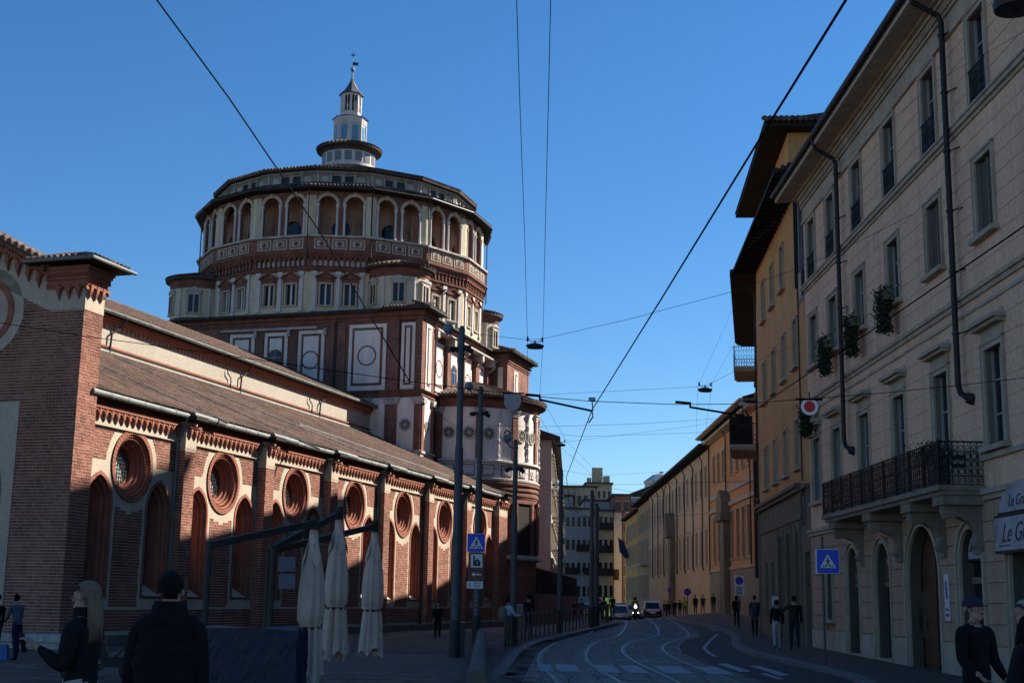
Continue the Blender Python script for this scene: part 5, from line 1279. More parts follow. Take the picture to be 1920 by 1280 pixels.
for q in slabs:
    if id(q) in near: continue
    z = zg(q[0], q[1])+.008+rnd.uniform(-.002, .002)
    b.add([(q[0]-q[2], q[1]-q[3], z), (q[0]+q[2], q[1]-q[3], z), (q[0]+q[2], q[1]+q[3], z+rnd.uniform(-.002, .002)), (q[0]-q[2], q[1]+q[3], z)], [(0, 1, 2, 3)])
b.build('slab_paving', pave, bed, kind='stuff')
# painted markings
def quad(pts, name='road_marking', dz=.017):
    b = MB(); b.add([(x, y, zg(x, y)+dz) for x, y in pts], [tuple(range(len(pts)))]); return struct(b.build(name, paint))
ycr = 35.6
def crossing(xa, xb, ya, yb):
    quad([(xa, ya), (xb, ya), (xb, yb), (xa, yb)])
for px in ((1008, 1032), (1040, 1078), (1108, 1146), (1158, 1192), (1218, 1266), (1290, 1330)):
    xa = gpx(px[0], 1246)[0]; xb = gpx(px[1], 1246)[0]; crossing(xa, xb, 34.2, 37.4)
for (p1, p2, p3, p4) in (((1345, 1244), (1362, 1243), (1408, 1258), (1388, 1259)), ((1404, 1247), (1425, 1248), (1482, 1265), (1462, 1266)), ((1424, 1262), (1436, 1261), (1470, 1272), (1460, 1273))):
    quad([gpx(*p1), gpx(*p2), gpx(*p3), gpx(*p4)], dz=.006)
def line(pxs, w_):
    P = [gpx(*q) for q in pxs]; fine = []
    for i in range(len(P)-1):
        for k in range(6): t = k/6; fine.append((P[i][0]*(1-t)+P[i+1][0]*t, P[i][1]*(1-t)+P[i+1][1]*t))
    fine.append(P[-1]); struct(ribbon(fine, w_, 0, .006, paint, 'road_marking', ((0, w_),)))
line(((1345, 1188), (1330, 1202), (1320, 1214), (1330, 1224), (1342, 1230)), .06); line(((1330, 1178), (1344, 1182)), .06); line(((1308, 1186), (1282, 1200), (1270, 1212), (1276, 1220)), .05)
# kerbs and pavements
def kerb(fn, side, name, y0=10, y1=200):
    i = 0; y = y0; k = 0; root = empty('kerb', name, 'kerb'); del root['category']; del root['label']; root['kind'] = 'structure'
    while y < y1:
        L = 1.0 if y < 80 else 4.0; b = MB(); ya, yb = y+.006, y+L-.006; P = []
        for yv in (ya, yb):
            x = fn(yv)
            for dx, dz in ((0, -.05), (0, .11), (.02*side, .13), (.30*side, .13), (.30*side, -.05)): P.append((x+dx, yv, zg(x, yv)+dz))
        b.add(P, [(q, q+1, q+6, q+5) for q in range(4)]+[(0, 1, 2, 3, 4), (5, 6, 7, 8, 9)]); b.build('kerb_stone', kerbm, root); y += L
kerb(lk, -1, 'k'); kerb(rk, 1, 'k')
struct(sheet(lambda u, v: (rk(yy(v))+.3+(max(rk(yy(v))+1.5, 11.3 if yy(v) < 66 else 22)-rk(yy(v))-.3)*u, yy(v)), 4, 140, walkm, 'right_pavement', .125))
def lx(y):
    return (CO+CU*((y-CO.y)/CU.y)).x-.3 if y > 40 else -40
struct(sheet(lambda u, v: (lk(yy(v))-.3-(lk(yy(v))-.3+45)*u, yy(v)), 20, 140, walkm, 'left_pavement', .115))
# left plaza: long granite slabs
b = MB(); rnd = random.Random(17); cnt = 0; pl_near = []
y = 18.0
while y < 60:
    h = .5; x = -19.0; 
    while x < lk(y)-.5:
        w_ = rnd.uniform(.9, 1.4)
        q_ = Vector((x+w_/2, y, 0))-CO
        if q_.dot(CN) < -.3 or y < 41: pl_near.append((x+w_/2, y+h/2, w_/2-.02, h/2-.02))
        x += w_
    y += h
plz = M('plaza stone slabs', (.13, .088, .062), .75, .25, 1.2, .25, palette=[(.07, .046, .032), (.16, .107, .077), (.11, .075, .053), (.24, .165, .12)], spec=.3)
vis = [q for q in pl_near if q[1] > 27.4 and q[0] > -.40*q[1]]; ns = set(id(q) for q in vis[:300]); po = None
lp = bpy.data.objects['left_pavement']
for q in vis[:300]:
    if po is None: po = sb.build('pavement_slab', plz, lp); o = po
    else: o = bpy.data.objects.new('pavement_slab', po.data); COL.objects.link(o); o.parent = lp
    o.location = (q[0], q[1], .118); o.scale = (q[2], q[3], .012+rnd.uniform(0, .004))
for q in pl_near:
    if id(q) in ns: continue
    z = .125+zg(q[0], q[1])+rnd.uniform(0, .005); b.add([(q[0]-q[2], q[1]-q[3], z), (q[0]+q[2], q[1]-q[3], z), (q[0]+q[2], q[1]+q[3], z), (q[0]-q[2], q[1]+q[3], z)], [(0, 1, 2, 3)])
b.build('slab_pavement', plz, lp, kind='stuff')
# low plinth / bench at the church corner
bn = empty('stone_bench', 'low grey stone bench built round the church corner pier', 'bench', CO, pi/2-TH)
b = MB(); b.box(-1.3, -.2, -1.0, 5.0, 0, .32); b.build('bench_base', stone, bn)
for i in range(5): b = MB(); b.box(-1.4, -.16, -1.05+i*1.22, -1.05+i*1.22+1.2, .33, .55); b.build('bench_slab', stone, bn)

# ---- long palazzo row on the right -------------------------------------
def row_house(nm, lab, X, Yn, Yf, al, z, mat, base, wins, cat='building', pipes=(), strings=(), ev=.9, eavemat=None, bz=3.6):
    r = empty(nm, lab, cat, (X, Yn, 0), pi/2-RAD(al)); L = (Yf-Yn)/cos(RAD(al)); hs = [rect(c-hw, c+hw, z0, z1) for (c, hw, z0, z1) in wins]
    a = MB(); a.panel(rect(0, L, 0, z), hs, fr_, 0, -.25); a.box(0, .2, -10, 0, 0, z); a.box(L-.2, L, -10, 0, 0, z); a.build('wall', mat, r)
    for c, hw, z0, z1 in wins:
        b = MB(); b.box(c-hw-.12, c-hw, -.01, .05, z0-.1, z1+.12); b.box(c+hw, c+hw+.12, -.01, .05, z0-.1, z1+.12); b.box(c-hw, c+hw, -.01, .05, z1, z1+.12); b.box(c-hw-.15, c+hw+.15, -.01, .12, z0-.16, z0-.04); w1 = b.build('window', greyst, r)
        b = MB(); b.box(c-hw, c+hw, -.2, -.18, z0, z1); b.build('pane', glassd, w1)
    b = MB(); b.box(0, L, -.01, .06, 0, bz); 
    if base: b.build('stone_base', base, r)
    for z0, p, h in strings: b = MB(); b.box(0, L, -.01, p, z0, z0+h); b.build('string_course', greyst, r)
    b = MB(); b.box(-.3, L+.3, -8, ev, z, z+.2); b.add([(-.3, ev, z+.2), (L+.3, ev, z+.2), (L+.3, -5, z+2), (-.3, -5, z+2)], [(0, 1, 2, 3)])
    for i in range(int(L/.8)): b.box(i*.8, i*.8+.14, 0, ev-.08, z-.16, z)
    b.build('eave', eavemat or wood, r)
    for u, zb in pipes: b = MB(); b.tube([(u, ev-.1, z), (u, .3, z-.5), (u, .14, z-.8), (u, .14, zb), (u-.25, .12, zb-.2)], .06, 6); b.build('downpipe', dmetal, r)
    return r
orangem = M('orange render', (.56, .27, .11), .92, .14, .4, .1, streak=.15); creamr = M('pale peach render', (.56, .35, .21), .92, .12, .4, .1, streak=.15); yell = M('yellow ochre render', (.66, .35, .09), .92, .14, .4, .1, streak=.15)
wn = []
for c in (3.2, 5.6, 8.0, 10.6, 14.5, 17.0, 19.5): wn += [(c, .6, 4.9, 8.2), (c, .5, 10.9, 13.0)]
R1 = row_house('palazzo_wing', 'orange rendered palazzo wing with tall dark windows and carved stone portal', 15.75, 85.0, 107.2, .7, 14.6, orangem, dstone if False else M('brown stone base', (.26, .20, .15), .9, .2, 1, .2, streak=.2), wn, pipes=((2.0, 4.4), (12.6, 4.2), (21.6, 4.2)), strings=((4.1, .14, .2), (8.6, .16, .3), (9.6, .1, .35)), bz=4.1)
b = MB(); b.box(11.6, 13.6, 0, .5, .6, 7.6); b.box(11.2, 14.0, 0, .8, 7.6, 8.1); b.prism([(11.2, 8.1), (14.0, 8.1), (13.6, 9.3), (13.0, 9.8), (12.2, 9.8), (11.6, 9.3)], fr_, 0, .7); b.build('stone_portal', dstone, R1)
b = MB(); b.box(-.3, 22, .1, 1.15, 14.58, 14.7); b.box(-.3, 22, .0, .6, 14.2, 14.4); b.build('cornice', greyst, R1)
wn = []
for i in range(17):
    c = 2.0+i*3.1
    if abs(c-26) > 1.4: wn += [(c, .5, 4.9, 7.6)]
    wn += [(c, .5, 10.4, 12.7)]
R2 = row_house('palazzo_wing', 'long pale peach palazzo wing striped with many dark downpipes', 16.02, 107.3, 160, .7, 14.1, creamr, None, wn, pipes=[(3.5+i*6.2, 4.6) for i in range(8)], strings=((7.9, .06, .15), (9.9, .06, .12)))
b = MB(); b.box(25, 27, 0, .5, .6, 8.0); b.prism([(24.6, 8.0), (27.4, 8.0), (27.0, 9.4), (26.4, 10.4), (25.6, 10.4), (25.0, 9.4)], fr_, 0, .9); b.build('stone_portal', dstone, R2)
wn = [(1.6+i*2.4, .5, z0, z1) for i in range(6) for z0, z1 in ((2.2, 5.0), (6.6, 9.2), (10.4, 12.6))]
R3 = row_house('palazzo_wing', 'brown rendered end section of the palazzo with tall pilasters and small balcony', 16.66, 160.1, 176, .7, 13.9, M('brown render', (.42, .24, .12), .92, .14, .4, .1), None, wn, strings=((6.0, .1, .2),))
b = MB(); b.box(1, 6, 0, 1.0, 6.0, 6.2); b.build('balcony_slab', greyst, R3)
wn = [(1.6+i*2.5, .5, z0, z1) for i in range(8) for z0, z1 in ((2.2, 5.0), (6.8, 9.2), (10.2, 12.2))]
R4 = row_house('row_house', 'yellow ochre house at the far end of the palazzo row', 16.85, 176.1, 199, .7, 13.4, yell, None, wn, strings=((6.2, .08, .2),), ev=.6)
fl = empty('flag', 'dark blue flag hanging from the yellow house front', 'flag', (16.9, 190, 0)); b = MB(); b.cyl((0, 0, 9.6), (-1.6, -.3, 10.6), .04); b.build('flag_pole', dmetal, fl)
b = MB(); b.prism([(-1.5, 10.5), (-.6, 9.9), (0.1, 7.9), (-.4, 7.6), (-1.3, 8.6)], lambda u, v, w: (u, w, v), -.02, .02); b.build('flag_cloth', flat('navy cloth', (.015, .02, .07), .8), fl)
# ---- far buildings --------------------------------------------------------
def face_block(nm, lab, x0, x1, Y, z, mat, nwx, nwz, z0=1.5, depth=12, roofm=None, cat='building', bal=(), hw=.42, hh=.85, flatroof=True):
    """block with its windowed front to the camera side and its flank to the street"""
    r = empty(nm, lab, cat, (x0, Y, 0)); W_ = x1-x0; hs = []
    fx = lambda u, v, w: (u, -w, v)
    cs = [(W_*(i+.5)/nwx) for i in range(nwx)]; zs_ = [z0+(z-z0)*(j+.25)/nwz for j in range(nwz)]
    hw = min(hw, W_/nwx*.3)
    for c in cs:
        for q in zs_: hs.append(rect(c-hw, c+hw, q, q+hh*2*.9))
    a = MB(); a.panel(rect(0, W_, 0, z), hs, fx, 0, -.2); a.box(0, .1, 0, depth, 0, z); a.box(W_-.1, W_, 0, depth, 0, z); a.box(0, W_, depth-.1, depth, 0, z)
    a.build('wall', mat, r)
    for c in cs:
        for q in zs_:
            b = MB(); b.box(c-hw-.1, c+hw+.1, -.05, .0, q-.12, q); b.box(c-hw-.1, c+hw+.1, -.04, 0, q+hh*1.8, q+hh*1.8+.1); w1 = b.build('window', greyst, r)
            b = MB(); b.box(c-hw, c+hw, .15, .17, q, q+hh*1.8); b.build('pane', glassd, w1)
    for c, q in bal: b = MB(); b.box(W_*c-1, W_*c+1, -.8, 0, zs_[q]-.2, zs_[q]-.05); b.box(W_*c-1, W_*c+1, -.8, -.76, zs_[q]-.05, zs_[q]+.8); b.build('balcony', iron, r)
    b = MB()
    if flatroof: b.box(-.3, W_+.3, -.4, depth+.2, z, z+.3)
    else: b.add([(-.4, -.4, z), (W_+.4, -.4, z), (W_/2, -.4, z+W_*.22), (-.4, depth, z), (W_+.4, depth, z), (W_/2, depth, z+W_*.22)], [(0, 1, 2), (0, 2, 5, 3), (1, 4, 5, 2)])
    b.build('roof', roofm or tiled, r); return r
palew = M('pale grey render', (.36, .37, .37), .92, .12, .3, .1, streak=.2); greyb = M('mid grey render', (.31, .30, .29), .92, .14, .3, .1, streak=.2); beige = M('beige render', (.36, .30, .21), .92, .14, .3, .1, streak=.2); brk = M('brown far brick', (.22, .10, .07), .92, .2, .4, .1)
# first house beyond the apse: front plus receding street side
r1 = row_house('town_house', 'pale town house with balconies just beyond the church apse', 5.0, 108, 150, 3.2, 14.6, palew, None, [(2+i*3.2, .5, z0, z0+2) for i in range(12) for z0 in (3.0, 6.6, 10.2)], ev=.8)
r1.rotation_euler = (0, 0, 0)
bpy.data.objects.remove(r1.children[0]) if False else None
def left_house(nm, lab, x, Yn, Yf, al, z, mat, storeys, step, deep=8, bal=True):
    """house on the left of the street: its street side faces right"""
    r = empty(nm, lab, 'building', (x, Yn, 0), pi/2-RAD(al)); L = (Yf-Yn)/cos(RAD(al)); g_ = lambda u, v, w: (u, -w, v)
    n = int(L/step); zs_ = [3.2+(z-3.4)*j/storeys for j in range(storeys)]; hs = [rect(step*(i+.5)-.5, step*(i+.5)+.5, q, q+(z-3.4)/storeys*.62) for i in range(n) for q in zs_]
    a = MB(); a.panel(rect(0, L, 0, z), hs, g_, 0, -.25); a.box(0, .15, 0, deep, 0, z); a.box(L-.1, L, 0, deep, 0, z); a.build('wall', mat, r)
    for i in range(n):
        for q in zs_:
            c = step*(i+.5); h = (z-3.4)/storeys*.62
            b = MB(); b.box(c-.65, c+.65, -.1, 0, q-.14, q); b.box(c-.65, c-.5, -.06, 0, q, q+h+.1); b.box(c+.5, c+.65, -.06, 0, q, q+h+.1); b.box(c-.75, c+.75, -.2, 0, q+h+.1, q+h+.25); w1 = b.build('window', greyst, r)
            b = MB(); b.box(c-.5, c+.5, .18, .2, q, q+h); b.build('pane', glassd, w1)
            if bal and (i+int(q)) % 2 == 0:
                b = MB(); b.box(c-.9, c+.9, -.85, 0, q-.28, q-.14); b.build('balcony_slab', greyst, r)
                b = MB(); b.box(c-.9, c+.9, -.85, -.82, q+.75, q+.8)
                for k in range(9): b.box(c-.9+k*.22, c-.87+k*.22, -.85, -.82, q-.14, q+.78)
                b.build('balcony_railing', iron, r)
    b = MB(); b.box(-.5, L+.3, -.7, deep, z, z+.25); b.add([(-.5, -.7, z+.25), (L+.3, -.7, z+.25), (L+.3, deep/2, z+1.8), (-.5, deep/2, z+1.8), (-.5, deep, z+.25)], [(0, 1, 2, 3), (0, 3, 4)])
    b.build('roof', tiled, r); return r
for ch in list(r1.children_recursive): bpy.data.objects.remove(ch)
bpy.data.objects.remove(r1)
left_house('town_house', 'pale town house with iron balconies just beyond the church apse', 3.5, 112, 150, 2.7, 15.0, palew, 4, 3.2)
left_house('town_house', 'grey town house behind the tram poles, second after the apse', 5.4, 151, 188, 2.6, 13.2, greyb, 4, 3.2)
face_block('apartment_block', 'broad grey apartment block with four rows of windows closing the street', 7.6, 13.4, 202, 15.2, greyb, 7, 4, bal=((.3, 1), (.6, 2), (.8, 1)))
face_block('apartment_block', 'taller beige flat topped block rising behind the grey one', 8.9, 14.6, 226, 20.5, beige, 5, 5)
face_block('apartment_block', 'plain grey blue block rising left of the beige one', 8.0, 10.6, 222, 18.6, greyb, 2, 4)
face_block('narrow_house', 'narrow pale house with stacked dark balconies right of the tram poles', 12.3, 14.5, 186, 13.9, beige, 3, 4, bal=((.5, 1), (.5, 2), (.5, 3)), hh=.9)
face_block('plain_house', 'plain grey flank wall beside the stacked balconies', 14.4, 16.2, 192, 14.2, palew, 1, 1)
face_block('brick_block', 'dark brown brick block beside the yellow house', 15.9, 18.4, 204, 17.5, brk, 2, 5)
face_block('grey_block', 'broad plain grey blue wall high behind the narrow house', 11.8, 16.9, 212, 17.2, palew, 2, 1)
tb = face_block('apartment_block', 'beige rooftop apartments with tall square chimney tower', 15.0, 20.0, 262, 24.2, beige, 5, 6)
b = MB(); b.box(1.2, 3.2, 0, 2, 24.2, 27.4); b.box(.2, 1.0, 0, 2, 24.2, 25.4); b.box(3.4, 4.6, 0, 2, 24.2, 25.8); b.build('tower', beige, tb)
gb = face_block('gabled_house', 'pale gabled house with dark roof rising behind the palazzo row', 18.3, 27.5, 216, 18.2, palew, 3, 1, z0=13.2, flatroof=False)
b = MB(); b.box(2.2, 3.0, -.05, 0, 14.5, 16.5); b.build('sky_tint_window', flat('painted sky reflection', (.25, .38, .55), .1), gb)  # blue base colour stands in for reflected sky; the window has no lamp
dm = empty('glass_cupola', 'octagonal glazed cupola on a grey drum above the gabled house', 'cupola', (26.8, 236, 0)); b = MB(); b.lathe([(3.0, 0), (3.0, 22.3), (3.2, 22.3), (3.2, 22.6)], (0, 0), 8); b.build('drum', palew, dm); b = MB(); b.lathe([(3.1, 22.6), (1.6, 23.7), (.05, 24.2)], (0, 0), 8); b.build('glass_roof', M('grey glass roof', (.25, .28, .34), .3, .2, 2, 0), dm)
b = MB(); b.box(-.3, .3, -.3, .3, 24, 24.3)
b.build('cap', dmetal, dm)
hs_ = face_block('terrace_house', 'low reddish terrace roof between the brick block and the gable', 17.2, 20.6, 210, 16.6, brk, 2, 3)
FAR_START = None
# aerials on the far roofs
for k, (px, py, Y, h) in enumerate(((1068, 935, 226, 4), (1078, 925, 226, 5), (1095, 930, 226, 4), (1226, 905, 216, 4.5), (1285, 915, 216, 3))):
    P = at_y(px, py+25, Y); an = empty('aerial', ('thin rooftop aerial, leftmost over the beige block', 'tallest thin aerial over the beige block', 'thin aerial nearest the tram poles on the beige block', 'aerial on the gabled house ridge', 'small aerial right of the glass cupola')[k], 'aerial', (P.x, Y, P.z-1.5)); b = MB(); b.cyl((0, 0, 0), (0, 0, h), .05, .04, 5)
    for z, w_ in ((h*.75, .9), (h*.9, .6)): b.cyl((-w_, 0, z), (w_, 0, z), .03, .03, 4)
    b.build('mast', dmetal, an)
# garden wall and hedge after the apse
gwl = empty('garden_wall', 'dark garden wall with railings between the apse and the town houses', 'wall', (2.2, 92, 0), pi/2-RAD(6.5))
b = MB(); b.box(0, 42, 0, .4, 0, 2.2); b.build('wall', dbrick, gwl)
b = MB()
for i in range(105): b.box(i*.4, i*.4+.04, .15, .2, 2.2, 3.9)
b.box(0, 42, .14, .22, 3.8, 3.85); b.build('railing', iron, gwl)
hg = MB(); rnd = random.Random(4); foliage(hg, 9000, (lambda r: (lambda q: (2.2+q*4.2-.5-r.random()*.8, 93+q*38, .6+r.random()*3.3))(r.random())), .22, rnd)
tag(hg.build('hedge', leaf), 'dark clipped evergreen hedge behind the garden railings', 'hedge'); bpy.data.objects['hedge']['kind'] = 'stuff'; del bpy.data.objects['hedge']['category']

# the palazzo row and the far roofs stand a little farther out than first laid
for o in list(COL.objects):
    if o.parent is None and o.type == 'EMPTY' and 'label' in o:
        k_ = 0
        if o.name.split('.')[0] in ('palazzo_wing', 'row_house', 'flag'): k_ = 1.19
        elif o.name.split('.')[0] in ('narrow_house', 'plain_house', 'brick_block', 'grey_block', 'gabled_house', 'glass_cupola', 'terrace_house', 'aerial') or (o.name.startswith('apartment_block') and o.location.y > 150): k_ = 1.28
        if k_:
            o.location = Vector((0, 0, CAM_H))+(o.location-Vector((0, 0, CAM_H)))*k_; o.scale = (k_,)*3
# ================================================================ POLES, LAMPS, WIRES, SIGNS
polem = M('grey blue painted pole', (.075, .085, .095), .55, .3, 2.0, .1, metal=.2)
def ground_at(px, py, extra=0.0):
    x, y = gpx(px, py); return x, y, zg(x, y)+extra
def pole(px, py, top_px, r0, r1, label, collar=.95, globes=(), spots=False, flood=False, boxz=None):
    x, y = gpx(px, py); x += .05; z0 = zg(x, y)+.12
    zt = at_y(*top_px, y).z
    t = empty('tram_pole', label, 'pole', (x, y, z0), 0, 'steel poles along the tram line'); h = zt-z0
    b = MB(); b.cyl((0, 0, 0), (0, 0, collar), r0*1.22, r0*1.2, 18); b.cyl((0, 0, collar), (0, 0, collar+.06), r0*1.25, r0, 18); b.build('pole_base', M('dark pole base', (.03, .033, .036), .6, .3, 2, .1), t, smooth=False)
    b = MB(); b.cyl((0, 0, collar), (0, 0, h*.62), r0, r0*.97, 20); b.cyl((0, 0, h*.62), (0, 0, h*.645), r0*.97, r1, 20); b.cyl((0, 0, h*.645), (0, 0, h), r1, r1*.96, 20)
    for f in (.55, .9, .965): b.cyl((0, 0, h*f), (0, 0, h*f+.06), r0*1.15 if f < .6 else r1*1.15, None, 18)
    b.build('shaft', polem, t)
    b = MB(); b.cyl((0, 0, h), (0, 0, h+.08), r1*.9, r1*.5, 16); b.build('pole_cap', dmetal, t)
    for (dx, dz, rr) in globes:
        b = MB(); b.tube([(0, 0, h+dz-.35), (dx*.6, 0, h+dz-.3), (dx, 0, h+dz-rr*.8)], .022, 6); b.build('lamp_arm', dmetal, t)
        b = MB(); b.lathe([(rr*.35, h+dz-rr*1.15), (rr*.5, h+dz-rr*.85)], (dx, 0), 12); b.sphere((dx, 0, h+dz), rr, 16); b.build('globe_lamp', M('cloudy lamp globe', (.17, .19, .24), .35, .15, 4, 0), t, smooth=True)
    if flood:
        for k, (dx, dy) in enumerate(((-.2, -.08), (.12, -.1), (.17, .1), (-.15, .12))):
            b = MB(); c = Vector((dx, dy, h*flood+.05*(k % 2))); d = Vector((dx, dy, -.05)).normalized(); b.cyl(c, c+d*.16, .055, .08, 10); b.cyl((0, 0, h*flood), c, .03, None, 6); b.build('spotlight', dmetal, t)
    return t, x, y, z0, h
T1 = pole(848, 1240, (856, 616), .125, .095, 'thickest tram pole nearest the camera with one globe lamp', globes=((-.40, .0, .155),), flood=.935)
T2 = pole(889, 1216, (904, 729), .12, .09, 'tram pole carrying the blue crossing and brown church signs', globes=((-.42, .1, .15),), flood=.90)
T3 = pole(958, 1216, (968, 828), .115, .085, 'tram pole behind the woman in the pale blue jacket', globes=((-.30, .12, .15),), flood=.86)
T4 = pole(1047, 1190, (1049, 881), .12, .10, 'bare tram pole standing behind the railing at the bend')
T5 = pole(1107, 1180, (1108, 921), .12, .10, 'far bare tram pole left of the lit green panel')
T6 = pole(1116, 1177, (1120, 946), .14, .12, 'pale thinner pole directly right of the far bare tram pole')
# sticker and graffiti on poles
t = T2[0]; b = MB()
for i in range(7): b.ring((0, 1.0+i*.16), .03, .04, lambda u, v, w: (u+.01*((i*7) % 5-2), w, v), -.125, -.12, 8)
b.build('graffiti', flat('white scribble', (.35, .35, .38), .7), t)
b = MB(); b.box(-.06, .06, -.126, -.118, 1.85, 2.15); b.build('sticker', flat('grey sticker', (.32, .33, .36), .6), t)
bl = tag(None or MB().build('x', iron), '', '') if False else None
def picto_ped(S_, c, y, parent, mtw, mtb):
    """white triangle with walking figure over stripes; S_ = board half size"""
    f = lambda u, v, w: (c[0]+u*S_, y-w, c[1]+v*S_)
    b = MB(); b.prism([(-.78, -.62), (.78, -.62), (0, .72)], f, .0, .003); b.build('triangle', mtw, parent)
    b = MB()
    for a, p in ((-.56, .12), (-.30, .1), (.2, .1), (.44, .12)): b.prism([(a, -.56), (a+.13, -.56), (a*.82+.07, -.34), (a*.82-.02, -.34)], f, .003, .005)
    b.ring((0, .30), .0, .085, f, .006, .003, 10)
    b.prism([(-.07, .2), (.08, .2), (.1, -.08), (-.05, -.1)], f, .003, .006)
    b.prism([(.0, -.05), (.1, -.08), (.2, -.34), (.26, -.54), (.16, -.54), (.1, -.3)], f, .003, .006)
    b.prism([(-.05, -.1), (.05, -.08), (-.04, -.32), (-.18, -.54), (-.27, -.5), (-.14, -.3)], f, .003, .006)
    b.prism([(-.07, .17), (-.02, .12), (-.14, -.04), (-.22, -.08), (-.19, .0)], f, .003, .006); b.prism([(.08, .17), (.04, .08), (.18, -.02), (.26, -.0), (.2, .05)], f, .003, .006)
    b.build('walking_figure', mtb, parent)
blue = flat('sign blue', (.0, .06, .62), .35); wh = flat('sign white', (.75, .72, .70), .4); blk = flat('sign black', (.01, .01, .012), .5); brown = flat('sign brown', (.15, .05, .035), .5); alum = flat('sign back aluminium', (.12, .12, .13), .5, .6)
def board(name, label, cat, x, y, z, rz, w_, h_, mats, draw, box=.0):
    s_ = empty(name, label, cat, (x, y, z), rz)
    b = MB(); b.box(-w_, w_, 0.0, .02+box, -h_, h_); b.build('board', mats[0], s_)
    b = MB(); b.box(-w_+.012, w_-.012, -.004, 0, -h_+.012, h_-.012); b.build('board_face', mats[1], s_); draw(s_); return s_
P = at_y(893, 1017, T2[2]-.2); k_ = (T2[2]-.2)/F_PX
board('crossing_sign', 'blue pedestrian crossing sign above the brown church sign on the tram pole', 'road sign', P.x, P.y, P.z, RAD(4), .30, .31, (wh, blue), lambda s_: picto_ped(.30, (0, 0), -.005, s_, wh, blk), .12)
def church_picto(s_):
    f = lambda u, v, w: (u, -.004-w, v)
    b = MB(); b.prism(rect(-.19, .20, -.02, .42), f, 0, .003); b.build('white_panel', wh, s_)
    b = MB(); b.prism([(-.11, .03), (.14, .03), (.14, .17), (.03, .28), (-.055, .2), (-.055, .36), (-.085, .40), (-.11, .36)], f, .003, .006); b.build('church_symbol', flat('dark green print', (.01, .03, .025), .5), s_)
    b = MB(); b.prism(rect(.02, .035, .05, .2), f, .006, .009); b.prism(rect(-.01, .065, .12, .135), f, .006, .009)
    b.prism([(-.16, -.25), (-.06, -.17), (-.06, -.23), (.17, -.23), (.17, -.27), (-.06, -.27), (-.06, -.33)], f, 0, .003); b.build('cross_and_arrow', wh, s_)
P = at_y(893, 1062, T2[2]-.2); board('church_sign', 'brown tourist sign with church symbol and white arrow pointing left', 'road sign', P.x, P.y, P.z, RAD(4), .27, .48, (brown, brown), church_picto)
P = at_y(890, 1096, T2[2]-.2)
def small_plate(s_):
    b = MB()
    for v in (.06, .0, -.06): b.box(-.04, .22, -.008, -.004, v-.012, v+.012)
    b.build('print_lines', flat('grey print', (.18, .18, .2), .6), s_)
    b = MB(); b.ring((-.17, .05), 0, .025, lambda u, v, w: (u, w, v), -.008, -.004, 8); b.box(-.185, -.155, -.008, -.004, -.08, .02); b.build('figure', flat('dark grey print', (.06, .07, .08), .6), s_)
board('information_plate', 'small white plate with three text lines under the brown sign', 'sign', P.x, P.y, P.z, RAD(4), .28, .13, (alum, wh), small_plate)
# right hand crossing sign
x, y, z = ground_at(1548, 1255, .12); 
sg = empty('crossing_sign', 'blue pedestrian crossing sign box on thin post before the pink palazzo', 'road sign', (x, y, z), 0)
b = MB(); b.cyl((0, 0, 0), (0, 0, 3.45), .033, .033, 10); b.build('post', polem, sg)
P = at_y(1551, 1052, y)-Vector((x, y, z)); bx = MB(); bx.box(P.x-.31, P.x+.31, -.11, .07, P.z-.33, P.z+.33); bx.build('sign_box', wh, sg)
b = MB(); b.box(P.x-.295, P.x+.295, -.116, -.11, P.z-.315, P.z+.315); b.build('board_face', blue, sg); picto_ped(.28, (P.x, P.z), -.117, sg, wh, blk)
sg.rotation_euler = (0, 0, RAD(-6))
# no parking signs
def disc_sign(px, py_top, py_foot, Y, r, label, red=True, plate=True):
    P = at_y(px, py_top, Y); zb = zg(P.x, Y)+.12
    s_ = empty('parking_sign', label, 'road sign', (P.x, Y, zb)); h = P.z-zb
    b = MB(); b.cyl((0, .05, 0), (0, .05, h+r), .035, None, 8); b.build('post', polem, s_)
    f = lambda u, v, w: (u, -w, v+h)
    if plate:
        b = MB(); b.box(-r*1.2, r*1.2, 0, .02, -r*3.6+h, r*1.3+h); b.build('plate', wh, s_)
        b = MB()
        for i in range(5): b.box(-r*.9, r*.8, -.01, 0, h-r*(1.6+i*.4)-.02, h-r*(1.6+i*.4)+.02)
        b.build('print_lines', blk, s_)
    b = MB(); b.ring((0, 0), r*.75, r, f, .02, 0, 24); b.obox((0, -.015, h), (r*.5, 0, r*.5), (0, .004, 0), (.02, 0, -.02)); b.build('red_rim', flat('sign red', (.28, .01, .015), .4), s_)
    b = MB(); b.ring((0, 0), 0.0, r*.76, f, .015, 0, 24); b.build('blue_field', blue, s_)
disc_sign(1386, 1088, 1190, 68, .2, 'tall white no parking sign with text plate by the orange wing')
disc_sign(1289, 1109, 1165, 118, .32, 'large red rimmed round no parking sign over distant walkers', plate=False)
disc_sign(1256, 1106, 1165, 140, .25, 'small round red and blue sign beside the stone portal', plate=False)
b = empty('notice', 'white paper notice fixed on the dark stone wall near the couple', 'notice', (0, 0, 0)); P = at_y(1455, 1126, 58); b.location = (P.x, 58, P.z); q = MB(); q.box(-.17, .17, -.02, 0, -.2, .2); q.build('sheet', wh, b)
